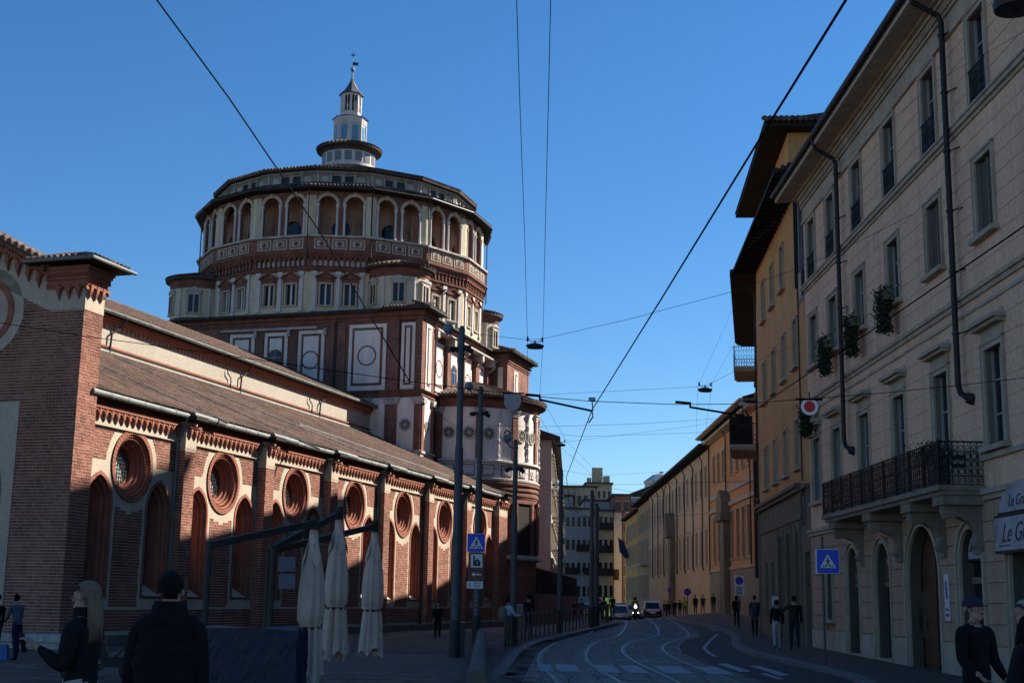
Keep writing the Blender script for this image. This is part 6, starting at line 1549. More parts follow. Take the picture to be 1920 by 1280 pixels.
# banner cloth on the ochre house
P = at_y(1509, 945, 50.6); bn_ = empty('banner', 'long narrow white banner hanging below the lowest window of the ochre house', 'banner', (P.x-.12, 50.6, P.z)); q = MB()
n = 20
q.v = [(sx_*.17+.02*sin(i*.7), .03*sin(i*.9+sx_), .78-1.6*i/n) for i in range(n+1) for sx_ in (-1, 1)]; q.f = [(2*i, 2*i+1, 2*i+3, 2*i+2) for i in range(n)]; q.m = [0]*n
q.build('cloth', flat('white banner cloth', (.42, .44, .5), .8), bn_); bn_.rotation_euler = (0, 0, RAD(60))
# ---------------- overhead wires
wirem = flat('black wire', (.004, .004, .005), .9, 0, spec=.05); thin = flat('thin grey cable', (.02, .022, .028), .6)
def wire(label, pts, r, cat='cable', mat=None, group='overhead wires'):
    P = [Vector(p) for p in pts]; Q = []
    for i in range(len(P)-1):
        for k in range(5): Q.append(P[i].lerp(P[i+1], k/5)-Vector((0, 0, .0)))
    Q.append(P[-1]); b = MB(); b.tube(Q, r, 5); o = b.build('overhead_wire', mat or wirem); return tag(o, label, cat, group)
z_ = lambda L, z: [at_z(px, py, z) for px, py in L]
y_ = lambda L, Y: [at_y(px, py, Y) for px, py in L]
wire('contact wire over the left tram track, rising to top right', z_([(1586, 0), (1400, 300), (1240, 560), (1110, 768), (1062, 893)], 5.8)+[Vector((2.6, 58, 5.8)), Vector((5.0, 78, 5.9)), Vector((9.2, 120, 6.2))], .011)
wire('contact wire over the right tram track, crossing the facades', z_([(1920, 424), (1897, 440), (1628, 624), (1415, 768), (1340, 828), (1250, 896)], 5.8)+[Vector((6.6, 58, 5.8)), Vector((9.0, 78, 6.0)), Vector((12.0, 120, 6.3))], .010)
wire('lowest span wire with insulators crossing the whole street', y_([(-120, 590), (0, 605), (160, 630), (440, 668), (768, 715), (980, 741), (1110, 752), (1270, 758), (1390, 757), (1640, 738), (1800, 722), (1930, 707)], 27.0), .008)
wire('steep guy wire from upper left down to the span wire', [at_y(285, -12, 15.5), at_y(430, 185, 18), at_y(600, 435, 22), at_y(768, 715, 27.0)], .012)
wire('short slack wire from the span wire to the nearest pole', [at_y(768, 715, 27), at_y(800, 742, 31), at_y(830, 782, 34), at_y(856, 800, T1[2])], .006, mat=thin)
wire('left of two parallel lamp wires running overhead', z_([(968, -20), (975, 200), (984, 450), (989, 640), (989, 742), (1040, 828), (1110, 889), (1140, 915)], 10.1), .007, mat=thin)
wire('right of two parallel lamp wires running overhead', z_([(1033, -20), (1028, 200), (1022, 450), (1018, 640), (1012, 742), (1063, 828), (1126, 890), (1150, 915)], 10.1), .007, mat=thin)
L1 = at_z(1003, 648, 10.1); L2 = at_z(1322, 730, 10.1); L3 = at_z(1051, 833, 10.1)
wire('cross wire from the nearest pole over the first hanging lamp to the pink facade', [at_y(858, 622, T1[2]), at_z(989, 637, 10.15), at_z(1018, 635, 10.15), at_y(1180, 598, 38.5), at_y(1387, 543, 37.5), at_y(1560, 478, 36.5), at_y(1718, 398, 35.6)], .007, mat=thin)
wire('cross wire carrying the second hanging lamp to the ochre house', [at_y(1012, 740, 52), at_z(1308, 725, 10.15), at_z(1336, 717, 10.15), at_y(1400, 684, 49), at_y(1505, 640, 50.2)], .006, mat=thin)
wire('upper left stay of the second hanging lamp', [at_y(1385, 555, 66), at_z(1308, 725, 10.15)], .005, mat=thin)
wire('upper right stay of the second hanging lamp', [at_y(1388, 622, 78), at_z(1336, 717, 10.15)], .005, mat=thin)
wire('left drop of the second hanging lamp', z_([(1308, 725), (1306, 792), (1309, 880)], 10.1), .005, mat=thin)
wire('right drop of the second hanging lamp', z_([(1336, 717), (1325, 788), (1324, 868)], 10.1), .005, mat=thin)
wire('thin cross cable just below the left registration arm', [at_y(908, 797, T2[2]), at_y(1000, 800, 48), at_y(1180, 795, 50), at_y(1420, 780, 64)], .006, mat=thin)
wire('thin sagging cross cable above the third hanging lamp', [at_y(970, 806, T3[2]), at_y(1095, 818, 55), at_y(1300, 811, 58), at_y(1420, 793, 64)], .006, mat=thin)
wire('cross wire carrying the third hanging lamp', [at_y(970, 818, T3[2]), at_z(1039, 828, 10.15), at_z(1063, 828, 10.15), at_y(1310, 797, 62), at_y(1420, 765, 65)], .006, mat=thin)
wire('cross wire joining the pole at the bend to the palazzo eave', [at_y(1049, 880, T4[2]), at_y(1110, 891, 82), at_y(1126, 891, 82), at_y(1310, 880, 92), at_y(1400, 876, 88)], .006, mat=thin)
wire('pair of low feed cables from the aisle end to the bend pole, upper one', [at_y(870, 872, T2[2]), at_y(980, 885, 58), at_y(1048, 915, T4[2]), at_y(1160, 908, 80), at_y(1420, 900, 88)], .008)
wire('lower feed cable from the bend pole to the palazzo', [at_y(1049, 904, T4[2]), at_y(1160, 917, 72), at_y(1230, 930, 74), at_y(1330, 925, 84)], .008, mat=thin)
wire('slanting stay from the bend pole to the far pole', [at_y(1049, 921, T4[2]), at_y(1108, 976, T5[2])], .010)
wire('cross cable between far pole and palazzo at mid height', [at_y(1044, 960, T4[2]), at_y(1108, 968, T5[2]), at_y(1200, 972, 92), at_y(1420, 955, 90)], .009, mat=thin)
wire('cable stretched across the ochre windows to the pink facade', [at_y(1300, 905, 66), at_y(1395, 903, 60), at_y(1520, 899, 48.6)], .007, mat=thin)
wire('upper slanting cable crossing the pink facade', [at_y(1920, 60, 24), at_y(1760, 150, 30), at_y(1560, 320, 38), at_y(1395, 470, 60)], .005, mat=thin)
# registration arms, insulators, hanging lamps
def arm(label, A, B, C):
    a = empty('registration_arm', label, 'tram wire arm', A, 0, 'registration arms of the tram wire'); A_ = Vector(A); b = MB(); b.cyl((0, 0, 0), Vector(B)-A_, .022, .022, 8); b.build('rod', wirem, a)
    b = MB(); b.cyl((-.3, 0, .1), (.02, 0, .08), .03, .025, 8); b.cyl((0, 0, .08), (.0, 0, -.01), .02, None, 6); b.build('insulator', wirem, a); b = MB(); b.tube([Vector(B)-A_, Vector(B)-A_+Vector((.02, 0, -.12)), Vector(C)-A_], .014, 6); b.build('drop_rod', wirem, a)
    b = MB(); b.box(-.07, .07, -.04, .04, -.035, .035); o = b.build('insulator_block', flat('porcelain grey', (.3, .31, .33), .4), a); o.location = Vector(B)-A_+Vector((0, 0, .24))
    b = MB(); b.cyl(Vector(B)-A_+Vector((0, 0, .2)), Vector(B)-A_+Vector((.02, 0, 0)), .012, None, 5); b.build('hanger', wirem, a)
arm('black registration arm left of the street centre, under the span wire', at_y(1012, 749, 27), at_y(1110, 770, 27), at_y(1104, 792, 27.4))
arm('black registration arm right of the street centre, before the ochre house', at_y(1294, 763, 27), at_y(1392, 779, 27), at_y(1372, 800, 27.6))
def hang_lamp(label, P, s_):
    l = empty('hanging_lamp', label, 'street lamp', P, RAD(8), 'street lamps hung on wires')
    b = MB(); b.lathe([(.02, .10), (.16, .07), (.30, .02), (.31, -.02), (.24, -.10), (.02, -.11)], (0, 0), 18, sy=.6); b.build('lamp_head', dmetal, l)
    b = MB(); b.cyl((0, 0, .08), (0, 0, .17), .03, None, 8)
    for sg_ in (-1, 1): b.tube([(0, 0, .15), (sg_*.16, 0, .13), (sg_*.23, 0, .25)], .012, 5); b.cyl((sg_*.25, 0, .14), (sg_*.25, 0, .30), .035, .025, 8)
    b.build('bracket', wirem, l); l.scale = (s_, s_, s_)
hang_lamp('nearest hanging street lamp left of centre over the street', L1, 1.0); hang_lamp('hanging street lamp near the iron balcony of the ochre house', L2, .98); hang_lamp('farthest hanging street lamp above the apse side of the street', L3, .95)
P = at_y(1905, 6, 11); l = empty('hanging_lamp', 'black lamp housing cut off at the top right corner', 'street lamp', P); b = MB(); b.lathe([(.02, .14), (.16, .1), (.2, 0), (.19, -.06), (.02, -.07)], (0, 0), 18); b.build('lamp_head', dmetal, l); b = MB(); b.cyl((0, 0, .1), (.3, 0, 1.2), .02, None, 6); b.build('hanger', wirem, l)
# round red and white sign and grey shield on the span wire
P = at_y(1518, 762, 26.9); s_ = empty('round_sign', 'white round disc with red centre hung on the span wire before the ochre house', 'sign', P); fz = lambda u, v, w: (u, -w, v)
b = MB(); b.ring((0, 0), 0, .175, fz, .0, -.02, 28); b.build('disc', flat('white enamel disc', (.85, .80, .78), .4), s_); b = MB(); b.ring((0, 0), 0, .115, fz, .004, .0, 28); b.build('red_centre', flat('deep red enamel', (.62, .012, .02), .45), s_)
b = MB(); b.box(-.27, .27, -.01, .03, .13, .17); b.cyl((0, .01, .17), (0, .01, .3), .012); b.build('hanger', wirem, s_)
P = at_y(961, 752, 26.9); s_ = empty('shield_plate', 'grey shield shaped plate hanging from the span wire before the apse', 'sign', P)
b = MB(); b.prism([(-.17, .16), (-.17, 0)]+[(.17*cos(pi+i*pi/12), -.02+.17*sin(pi+i*pi/12)) for i in range(13)]+[(.17, .16)], fz, -.01, .01); b.build('plate', flat('primer grey', (.30, .27, .27), .6), s_)
b = MB(); b.box(-.2, .24, -.015, .015, .15, .18); b.build('hanger', wirem, s_)
# ---------------- railing along the kerb
fc = empty('kerb_railing', 'low iron railing following the left kerb round the bend', 'railing', (0, 0, 0)); prev = None; y = 43.0; pst = None; i = 0
rl = MB()
while y < 104:
    x = lk(y)-.55; z = zg(x, y)+.13
    if prev: rl.cyl(prev+Vector((0, 0, .92)), Vector((x, y, z+.92)), .025, None, 6); rl.cyl(prev+Vector((0, 0, .45)), Vector((x, y, z+.45)), .018, None, 6)
    b = MB()
    if pst is None: b.cyl((0, 0, 0), (0, 0, .98), .032, .032, 8); b.sphere((0, 0, 1.0), .05, 8); pst = b.build('post', M('bronze railing', (.06, .055, .05), .5, .3, 3, .1, metal=.3), fc); o = pst
    else: o = bpy.data.objects.new('post', pst.data); COL.objects.link(o); o.parent = fc
    o.location = (x, y, z); prev = Vector((x, y, z)); y += 1.15
rl.build('rails', MC['bronze railing'], fc)
# granite barrier, cabinet
gb_ = empty('stone_barrier', 'long rounded granite barrier running towards the camera', 'barrier', (0, 0, 0)); 
for i in range(10):
    ya = 18.5+i*2.5; yb = ya+2.47; fx = lambda y: -.35-.5*(y-15)/30; b = MB()
    pr_ = [(-.14, 0), (-.14, .62)]+[(.14*cos(a), .62+.14*sin(a)) for a in [pi-k*pi/8 for k in range(1, 8)]]+[(.14, .62), (.14, 0)]
    P = [(fx(ya)+u, ya, v+.1) for u, v in pr_]+[(fx(yb)+u, yb, v+.1) for u, v in pr_]; n = len(pr_)
    b.add(P, [(k, (k+1) % n, n+(k+1) % n, n+k) for k in range(n)]+[tuple(range(n-1, -1, -1)), tuple(range(n, 2*n))]); b.build('granite_block', M('worn warm granite', (.11, .095, .075), .8, .3, 2, .3), gb_)
x, y, z = ground_at(863, 1238, .12); cb_ = empty('cable_cabinet', 'narrow grey cabinet beside the foot of the nearest pole', 'cabinet', (x, y, z)); b = MB(); b.box(-.12, .12, -.1, .1, 0, .78); b.box(-.14, .14, -.12, .12, .78, .82); b.build('case', polem, cb_)
# lit green advertising panel
x, y = gpx(1140, 1168); P = at_y(1139, 1131, y); s_ = empty('advertising_panel', 'backlit green advertising panel in a dark frame beside the far poles', 'advertising panel', (P.x, y, zg(P.x, y)+.12))
b = MB(); b.box(-.35, .35, -.06, .06, .3, 2.0); b.box(-.05, .05, -.05, .05, 0, .3); b.build('frame', dmetal, s_)
mt, n_, L_, bs = _mat('backlit green poster'); tc = n_.new('ShaderNodeTexCoord'); no = node(n_, 'ShaderNodeTexNoise', i_Scale=4.0, i_Detail=3.0); L_.new(tc.outputs['Object'], no.inputs['Vector']); c = ramp(n_, L_, no.outputs[0], [(.4, (.12, .36, .05)), (.6, (.42, .60, .28))]); L_.new(c, bs.inputs['Base Color']); L_.new(c, bs.inputs['Emission Color']); bs.inputs['Emission Strength'].default_value = .16
b = MB(); b.box(-.28, .28, -.07, -.06, .45, 1.9); b.build('poster', mt, s_)
# ---------------- closed parasols with cantilever frames
clo = M('beige parasol cloth', (.58, .42, .33), .95, .18, 1.5, .1, streak=.15, spec=.1); pfr = M('dark parasol frame', (.028, .024, .022), .6, .3, 2, .05)
def parasol(px, ytop, ybot, Y, foot, ptop, label, seed):
    T = at_y(px, ytop, Y); B = at_y(px-4, ybot, Y); h = T.z-B.z
    r_ = empty('closed_parasol', label, 'parasol', (T.x, Y, B.z), 0, 'closed beige cantilever parasols'); rnd = random.Random(seed); b = MB(); N_ = 48; J = 30
    ph = [rnd.uniform(0, 6.28) for _ in range(4)]
    for j in range(J+1):
        f = j/J; z = h*(1-f)
        if f < .10: R_ = .068+.012*f/.10
        elif f < .63: R_ = .08+.115*sin((f-.10)/.53*pi*.66)**.85
        elif f < .66: R_ = .150
        else: R_ = .158+.055*((f-.66)/.34)
        for i in range(N_):
            a = 2*pi*i/N_; fold = .22*(abs(sin(4*a+ph[0]+f*.8))*2-1)+.10*sin(13*a+ph[1]+f*3)+.06*sin(5*a+ph[2])
            amp = min(.9, .3+f) if f < .63 else (.45 if f < .66 else 1.25)
            rr = R_*(1+fold*amp); dz = 0
            if f > .9: dz = .22*(abs(sin(2*a+ph[3]))-.4)*(f-.9)/.1
            b.v.append((rr*cos(a), rr*sin(a), z+dz))
    for j in range(J):
        for i in range(N_): b.f.append((j*N_+i, j*N_+(i+1) % N_, (j+1)*N_+(i+1) % N_, (j+1)*N_+i)); b.m.append(0)
    b.f.append(tuple(range(N_))); b.m.append(0)
    b.build('canopy', clo, r_, smooth=True)
    b = MB(); 
    for k in range(4):
        a = k*pi/2+.5; c_ = Vector((cos(a), sin(a), 0)); s2 = Vector((-sin(a), cos(a), 0)); b.add([c_*.10+s2*.02+Vector((0, 0, h*.93)), c_*.16-s2*.08+Vector((0, 0, h*.80)), c_*.2+Vector((0, 0, h*.74)), c_*.16+s2*.09+Vector((0, 0, h*.82))], [(0, 1, 2, 3)])
    b.build('vent_flap', clo, r_)
    b = MB(); b.lathe([(.168, h*.362), (.176, h*.355), (.168, h*.345)], (0, 0), 24); b.build('tie_strap', pfr, r_)
    F = at_y(*ptop, foot[1]); o = Vector((T.x, Y, B.z)); zf = .12
    b = MB(); p0 = Vector((F.x, foot[1], zf))-o; p1 = F-o; b.cyl(p0, p1, .055, .05, 8); b.box(p0.x-.4, p0.x+.4, p0.y-.4, p0.y+.4, p0.z, p0.z+.08); b.build('mast', pfr, r_)
    hub = Vector((0, 0, h+.12)); d = (hub-p1).normalized(); sd_ = d.cross(Vector((0, 0, 1))).normalized(); up_ = sd_.cross(d)
    b = MB(); b.obox((p1+hub)/2, (hub-p1)/2, sd_*.04, up_*.055); b.cyl(hub+Vector((0, 0, -.12)), hub+Vector((0, 0, .12)), .07, None, 10); b.build('cantilever_arm', pfr, r_)
parasol(589, 993, 1279, 23.0, (0, 20.5), (392, 1022), 'nearest closed beige parasol, its hem touching the ground line', 1)
parasol(636, 974, 1232, 25.5, (0, 22.5), (513, 1027), 'tallest closed beige parasol, middle one of three', 2)
parasol(703, 997, 1226, 28.5, (0, 22.8), (505, 1033), 'farthest closed beige parasol, right of the other two', 3)
P = at_y(537, 1073, 22.4); s_ = empty('menu_board', 'pale grey double menu board hung on the parasol mast', 'menu board', P); b = MB(); b.box(-.14, .14, -.02, .02, .02, .26); b.box(-.12, .15, -.02, .02, -.26, -.02); b.build('sheet', flat('dull board', (.10, .10, .125), .6), s_)
# tarpaulin covered counter
tp = empty('covered_counter', 'counter wrapped in creased dark blue tarpaulin behind the standing man', 'covered counter', (at_y(452, 1230, 19.5).x, 19.5, .12)); b = MB(); nx, nz = 30, 14; rnd = random.Random(12)
for j in range(nz+1):
    for i in range(nx*4):
        s4 = i//nx; f = (i % nx)/nx; W2_, D2_ = .85, .45
        x, y_2 = [(-W2_+2*W2_*f, -D2_), (W2_, -D2_+2*D2_*f), (W2_-2*W2_*f, D2_), (-W2_, D2_-2*D2_*f)][s4]; z = 1.22*j/nz
        k = 1+.05*(1-j/nz)+.02*sin(i*.9+j*.35)+.012*rnd.uniform(-1, 1); b.v.append((x*k, y_2*k, z+.02*sin(i*.4)))
n4 = nx*4
for j in range(nz):
    for i in range(n4): b.f.append((j*n4+i, j*n4+(i+1) % n4, (j+1)*n4+(i+1) % n4, (j+1)*n4+i)); b.m.append(0)
b.f.append(tuple(nz*n4+i for i in range(n4))); b.m.append(0)
b.build('tarpaulin', M('dark blue tarpaulin', (.007, .008, .028), .5, .4, 2.5, .3, spec=.4), tp)
# bicycle
def bicycle(loc, rz):
    bk = empty('bicycle', 'parked bicycle with pale mudguard between the woman and the man', 'bicycle', loc, rz)
    for x in (-.52, .52):
        b = MB(); b.ring((x, .34), .30, .34, fr_, -.02, .02, 28); 
        for k in range(10): a = k*pi/5; b.cyl((x, 0, .34), (x+.31*cos(a), 0, .34+.31*sin(a)), .003, None, 4)
        b.build('wheel', iron, bk)
    b = MB()
    for A_, B_ in (((-.52, .34), (-.15, .30)), ((-.15, .30), (-.27, .82)), ((-.15, .3), (.36, .78)), ((-.25, .72), (.36, .82)), ((-.25, .75), (-.52, .34)), ((.36, .92), (.52, .34))): b.cyl((A_[0], 0, A_[1]), (B_[0], 0, B_[1]), .018, None, 8)
    b.build('frame', dmetal, bk)
    b = MB(); b.tube([(.36, -.26, .98), (.33, 0, .96), (.36, .26, .98)], .013, 6); b.build('handlebar', alum, bk)
    b = MB(); b.lathe([(.02, .84), (.1, .86), (.08, .89), (.02, .9)], (-.28, 0), 10); b.build('saddle', iron, bk)
    b = MB(); b.ring((-.52, .34), .355, .37, fr_, -.03, .03, 14, 0, .2, 2.6); b.build('mudguard', flat('pale mudguard', (.3, .32, .42), .4), bk)
P = at_y(205, 1230, 25); bicycle((P.x, 25, .12), RAD(5))
P = at_y(300, 1236, 27); s_ = empty('motor_scooter', 'dark parked scooter low in the shade beside the bicycle', 'scooter', (P.x-.9, 27, .12), RAD(10))
b = MB()
for x in (-.6, .6): b.ring((x, .26), .14, .26, fr_, -.06, .06, 18)
b.build('wheels', iron, s_); b = MB(); b.prism([(-.75, .4), (-.2, .25), (.35, .25), (.5, .9), (.42, 1.0), (.25, .45), (-.1, .45), (-.2, .78), (-.8, .75)], fr_, -.13, .13); b.build('body', dmetal, s_)
b = MB(); b.tube([(.45, -.3, 1.05), (.42, 0, 1.02), (.45, .3, 1.05)], .015, 6); b.build('handlebar', alum, s_); b = MB(); b.prism([(-.8, .76), (-.15, .78), (-.2, .86), (-.78, .88)], fr_, -.12, .12); b.build('seat', iron, s_)
# ---------------- vehicles
tyre = flat('tyre rubber', (.012, .012, .012), .8); tail = flat('tail lamp red', (.25, .01, .01), .3); carw = M('white car paint', (.52, .50, .52), .3, .05, 1, 0, spec=.5); carg = M('grey car paint', (.12, .13, .15), .3, .05, 1, 0, spec=.5); carb = M('dark blue livery', (.03, .09, .22), .3, .1, 1, 0, spec=.5)
hl = flat('headlamp glass', (.5, .5, .5), .15)
def car(label, x, y, rz, paint_, front=False, livery=None, w_=.9, hgt=1.5, group=None):
    c = empty('car', label, 'car', (x, y, zg(x, y)), rz, group)
    # local +x = forward ; body as lofted sections
    secs = [(-2.1, .45, .80, .78), (-2.05, .30, .95, .86), (-1.5, .22, 1.0, .9), (0, .2, .98, .9), (1.2, .22, .95, .9), (1.9, .3, .85, .84), (2.1, .4, .68, .74)]
    b = MB(); N_ = 12; P = []
    for (sx_, z0, z1, hw) in secs:
        for i in range(N_):
            a = 2*pi*i/N_; ca, sa = cos(a), sin(a); e = .45
            P.append((sx_, hw*w_/.9*(abs(ca)**e)*(1 if ca > 0 else -1), (z0+z1)/2+(z1-z0)/2*(abs(sa)**e)*(1 if sa > 0 else -1)))
    fs_ = [(j*N_+i, j*N_+(i+1) % N_, (j+1)*N_+(i+1) % N_, (j+1)*N_+i) for j in range(len(secs)-1) for i in range(N_)]+[tuple(range(N_)), tuple((len(secs)-1)*N_+i for i in range(N_))]
    b.add(P, fs_); bo_ = b.build('body', paint_, c, smooth=True)
    b = MB(); T_ = [(-1.85, .95, .72), (-1.55, hgt-.06, .60), (-1.3, hgt, .60), (.1, hgt, .60), (.55, hgt-.12, .6), (1.15, .93, .72)]
    P = [(q[0], s2*q[2], q[1]) for q in T_ for s2 in (-1, 1)]; b.add(P, [(2*i, 2*i+1, 2*i+3, 2*i+2) for i in range(5)]+[tuple(2*i for i in range(6)), tuple(2*i+1 for i in range(5, -1, -1))]); b.build('cabin', paint_, c)
    b = MB(); b.add([(-1.87, -.62, 1.0), (-1.87, .62, 1.0), (-1.60, .52, hgt-.12), (-1.60, -.52, hgt-.12)], [(0, 1, 2, 3)]); b.build('rear_window', glassd, c)
    b = MB(); b.add([(1.16, -.64, .98), (1.16, .64, .98), (.62, .54, hgt-.14), (.62, -.54, hgt-.14)], [(0, 1, 2, 3)]); b.build('windscreen', glassd, c)
    for s2 in (-1, 1):
        b = MB(); b.add([(-1.5, s2*.70, 1.0), (.95, s2*.70, 1.0), (.5, s2*.615, hgt-.14), (-1.35, s2*.615, hgt-.12)], [(0, 1, 2, 3)]); b.build('side_window', glassd, c)
        for wx_ in (-1.3, 1.3):
            b = MB(); b.cyl((wx_, s2*.68*w_/.9, .31), (wx_, s2*.88*w_/.9, .31), .31, .31, 16); wo = b.build('wheel', tyre, c); b = MB(); b.cyl((wx_, s2*.88*w_/.9, .31), (wx_, s2*.885*w_/.9, .31), .18, .18, 10); b.build('rim', alum, wo)
        b = MB(); b.box(-2.11, -2.0, min(s2*.55, s2*.80), max(s2*.55, s2*.80), .72, .95); b.build('tail_light', tail, c)
        b = MB(); b.box(1.98, 2.10, min(s2*.45, s2*.74), max(s2*.45, s2*.74), .58, .72); b.build('headlight', hl, c)
        b = MB(); b.box(.75, .95, min(s2*.85, s2*1.0), max(s2*.85, s2*1.0), .95, 1.08); b.build('wing_mirror', paint_, c)
    b = MB(); b.box(-2.12, -2.08, -.26, .26, .62, .74); b.box(2.08, 2.13, -.26, .26, .42, .54); b.build('number_plate', wh, c)
    b = MB(); b.box(-2.14, -2.0, -.75, .75, .28, .45); b.box(2.0, 2.12, -.5, .5, .3, .42); b.build('bumper', tyre, c)
    if livery: b = MB(); b.box(.9, 2.02, -.7, .7, .80, .955); b.build('livery_panel', livery, c); b = MB(); b.box(-.3, -.1, -.5, .5, hgt, hgt+.12); b.build('light_bar', carb, c)
    return c
P = at_y(1222, 1150, 117); car('white estate car seen from behind, rightmost of the cars', P.x, 117, RAD(86), carw, hgt=1.62)
P = at_y(1167, 1150, 118); car('blue and white patrol car facing the camera', P.x, 120, RAD(-97), carw, livery=carb)
P = at_y(1188, 1144, 134); car('grey car half hidden behind the oncoming scooter', P.x, 136, RAD(-95), carg)
P = at_y(1098, 1143, 150); car('distant dark car left of the patrol car with pale headlights', P.x, 150, RAD(-95), carg)
def scooter_rider(x, y):
    s_ = empty('ridden_scooter', 'oncoming dark scooter with its bright headlamp on', 'scooter', (x, y, zg(x, y)), RAD(-93)); b = MB()
    for wx_ in (-.6, .62): b.ring((wx_, .26), .12, .26, fr_, -.06, .06, 18)
    b.build('wheel', tyre, s_); b = MB(); b.prism([(-.8, .5), (-.2, .25), (.3, .25), (.45, .5), (.62, .95), (.5, 1.1), (.28, .45), (-.1, .45), (-.2, .8), (-.85, .8)], fr_, -.17, .17); b.prism([(.5, .55), (.7, .95), (.55, 1.1), (.42, .6)], fr_, -.26, .26); b.build('body', dmetal, s_)
    b = MB(); b.tube([(.42, -.34, 1.08), (.4, 0, 1.05), (.42, .34, 1.08)], .02, 6); b.build('handlebar', dmetal, s_)
    b = MB(); b.sphere((.72, 0, .98), .085, 10); b.build('headlamp', flat('lit headlamp', (1.0, .96, .86), .3, emit=8), s_, smooth=True)
    for s2 in (-1, 1): b = MB(); b.sphere((.62, s2*.2, .55), .035, 8); b.build('side_lamp', flat('lit side lamp', (1.0, .96, .86), .3, emit=5), s_, smooth=True)
    b = MB(); b.prism([(.55, 1.1), (.66, 1.4), (.63, 1.4), (.5, 1.1)], fr_, -.2, .2); b.build('windshield', glassd, s_)
P = at_y(1191, 1150, 99); SCX, SCY = P.x, 99; scooter_rider(SCX, SCY)
# ================================================================ PEOPLE
skinm = M('skin', (.36, .20, .15), .6, .08, 8, .05); hairb = M('blond hair', (.20, .135, .085), .55, .25, 25, .4, palette=[(.10, .065, .04), (.20, .135, .085), (.27, .19, .12), (.15, .10, .06)]); haird = M('dark hair', (.010, .008, .007), .8, .3, 25, .5, spec=.1); hairg = M('grey fair hair', (.30, .26, .21), .6, .2, 20, .3)
def cloth(nm, c, b=.3): return M(nm, c, .9, .25, 5, b, spec=.1)
blackc = cloth('black padded cloth', (.010, .010, .012)); black2 = cloth('soft black cloth', (.014, .013, .015)); darkj = cloth('dark denim', (.020, .024, .045)); whitet = cloth('off white trousers', (.38, .36, .35)); paleb = cloth('pale blue quilted jacket', (.42, .46, .52)); olive = cloth('dark olive jacket', (.028, .024, .018)); greyc = cloth('grey hooded top', (.085, .095, .12)); purple = cloth('mauve grey coat', (.06, .052, .068)); hiv = cloth('yellow green safety vest', (.30, .45, .03)); shoe = flat('dark shoe', (.012, .012, .012), .6); shoew = flat('white shoe', (.42, .42, .42), .6)
mt, n_, L_, bs = _mat('checked trousers'); tc = n_.new('ShaderNodeTexCoord'); ck = node(n_, 'ShaderNodeTexChecker', i_Scale=14.0); ck.inputs[1].default_value = (.03, .026, .026, 1); ck.inputs[2].default_value = (.12, .10, .09, 1); L_.new(tc.outputs['Object'], ck.inputs[0]); L_.new(ck.outputs[0], bs.inputs['Base Color']); bs.inputs['Roughness'].default_value = .9; plaid = mt
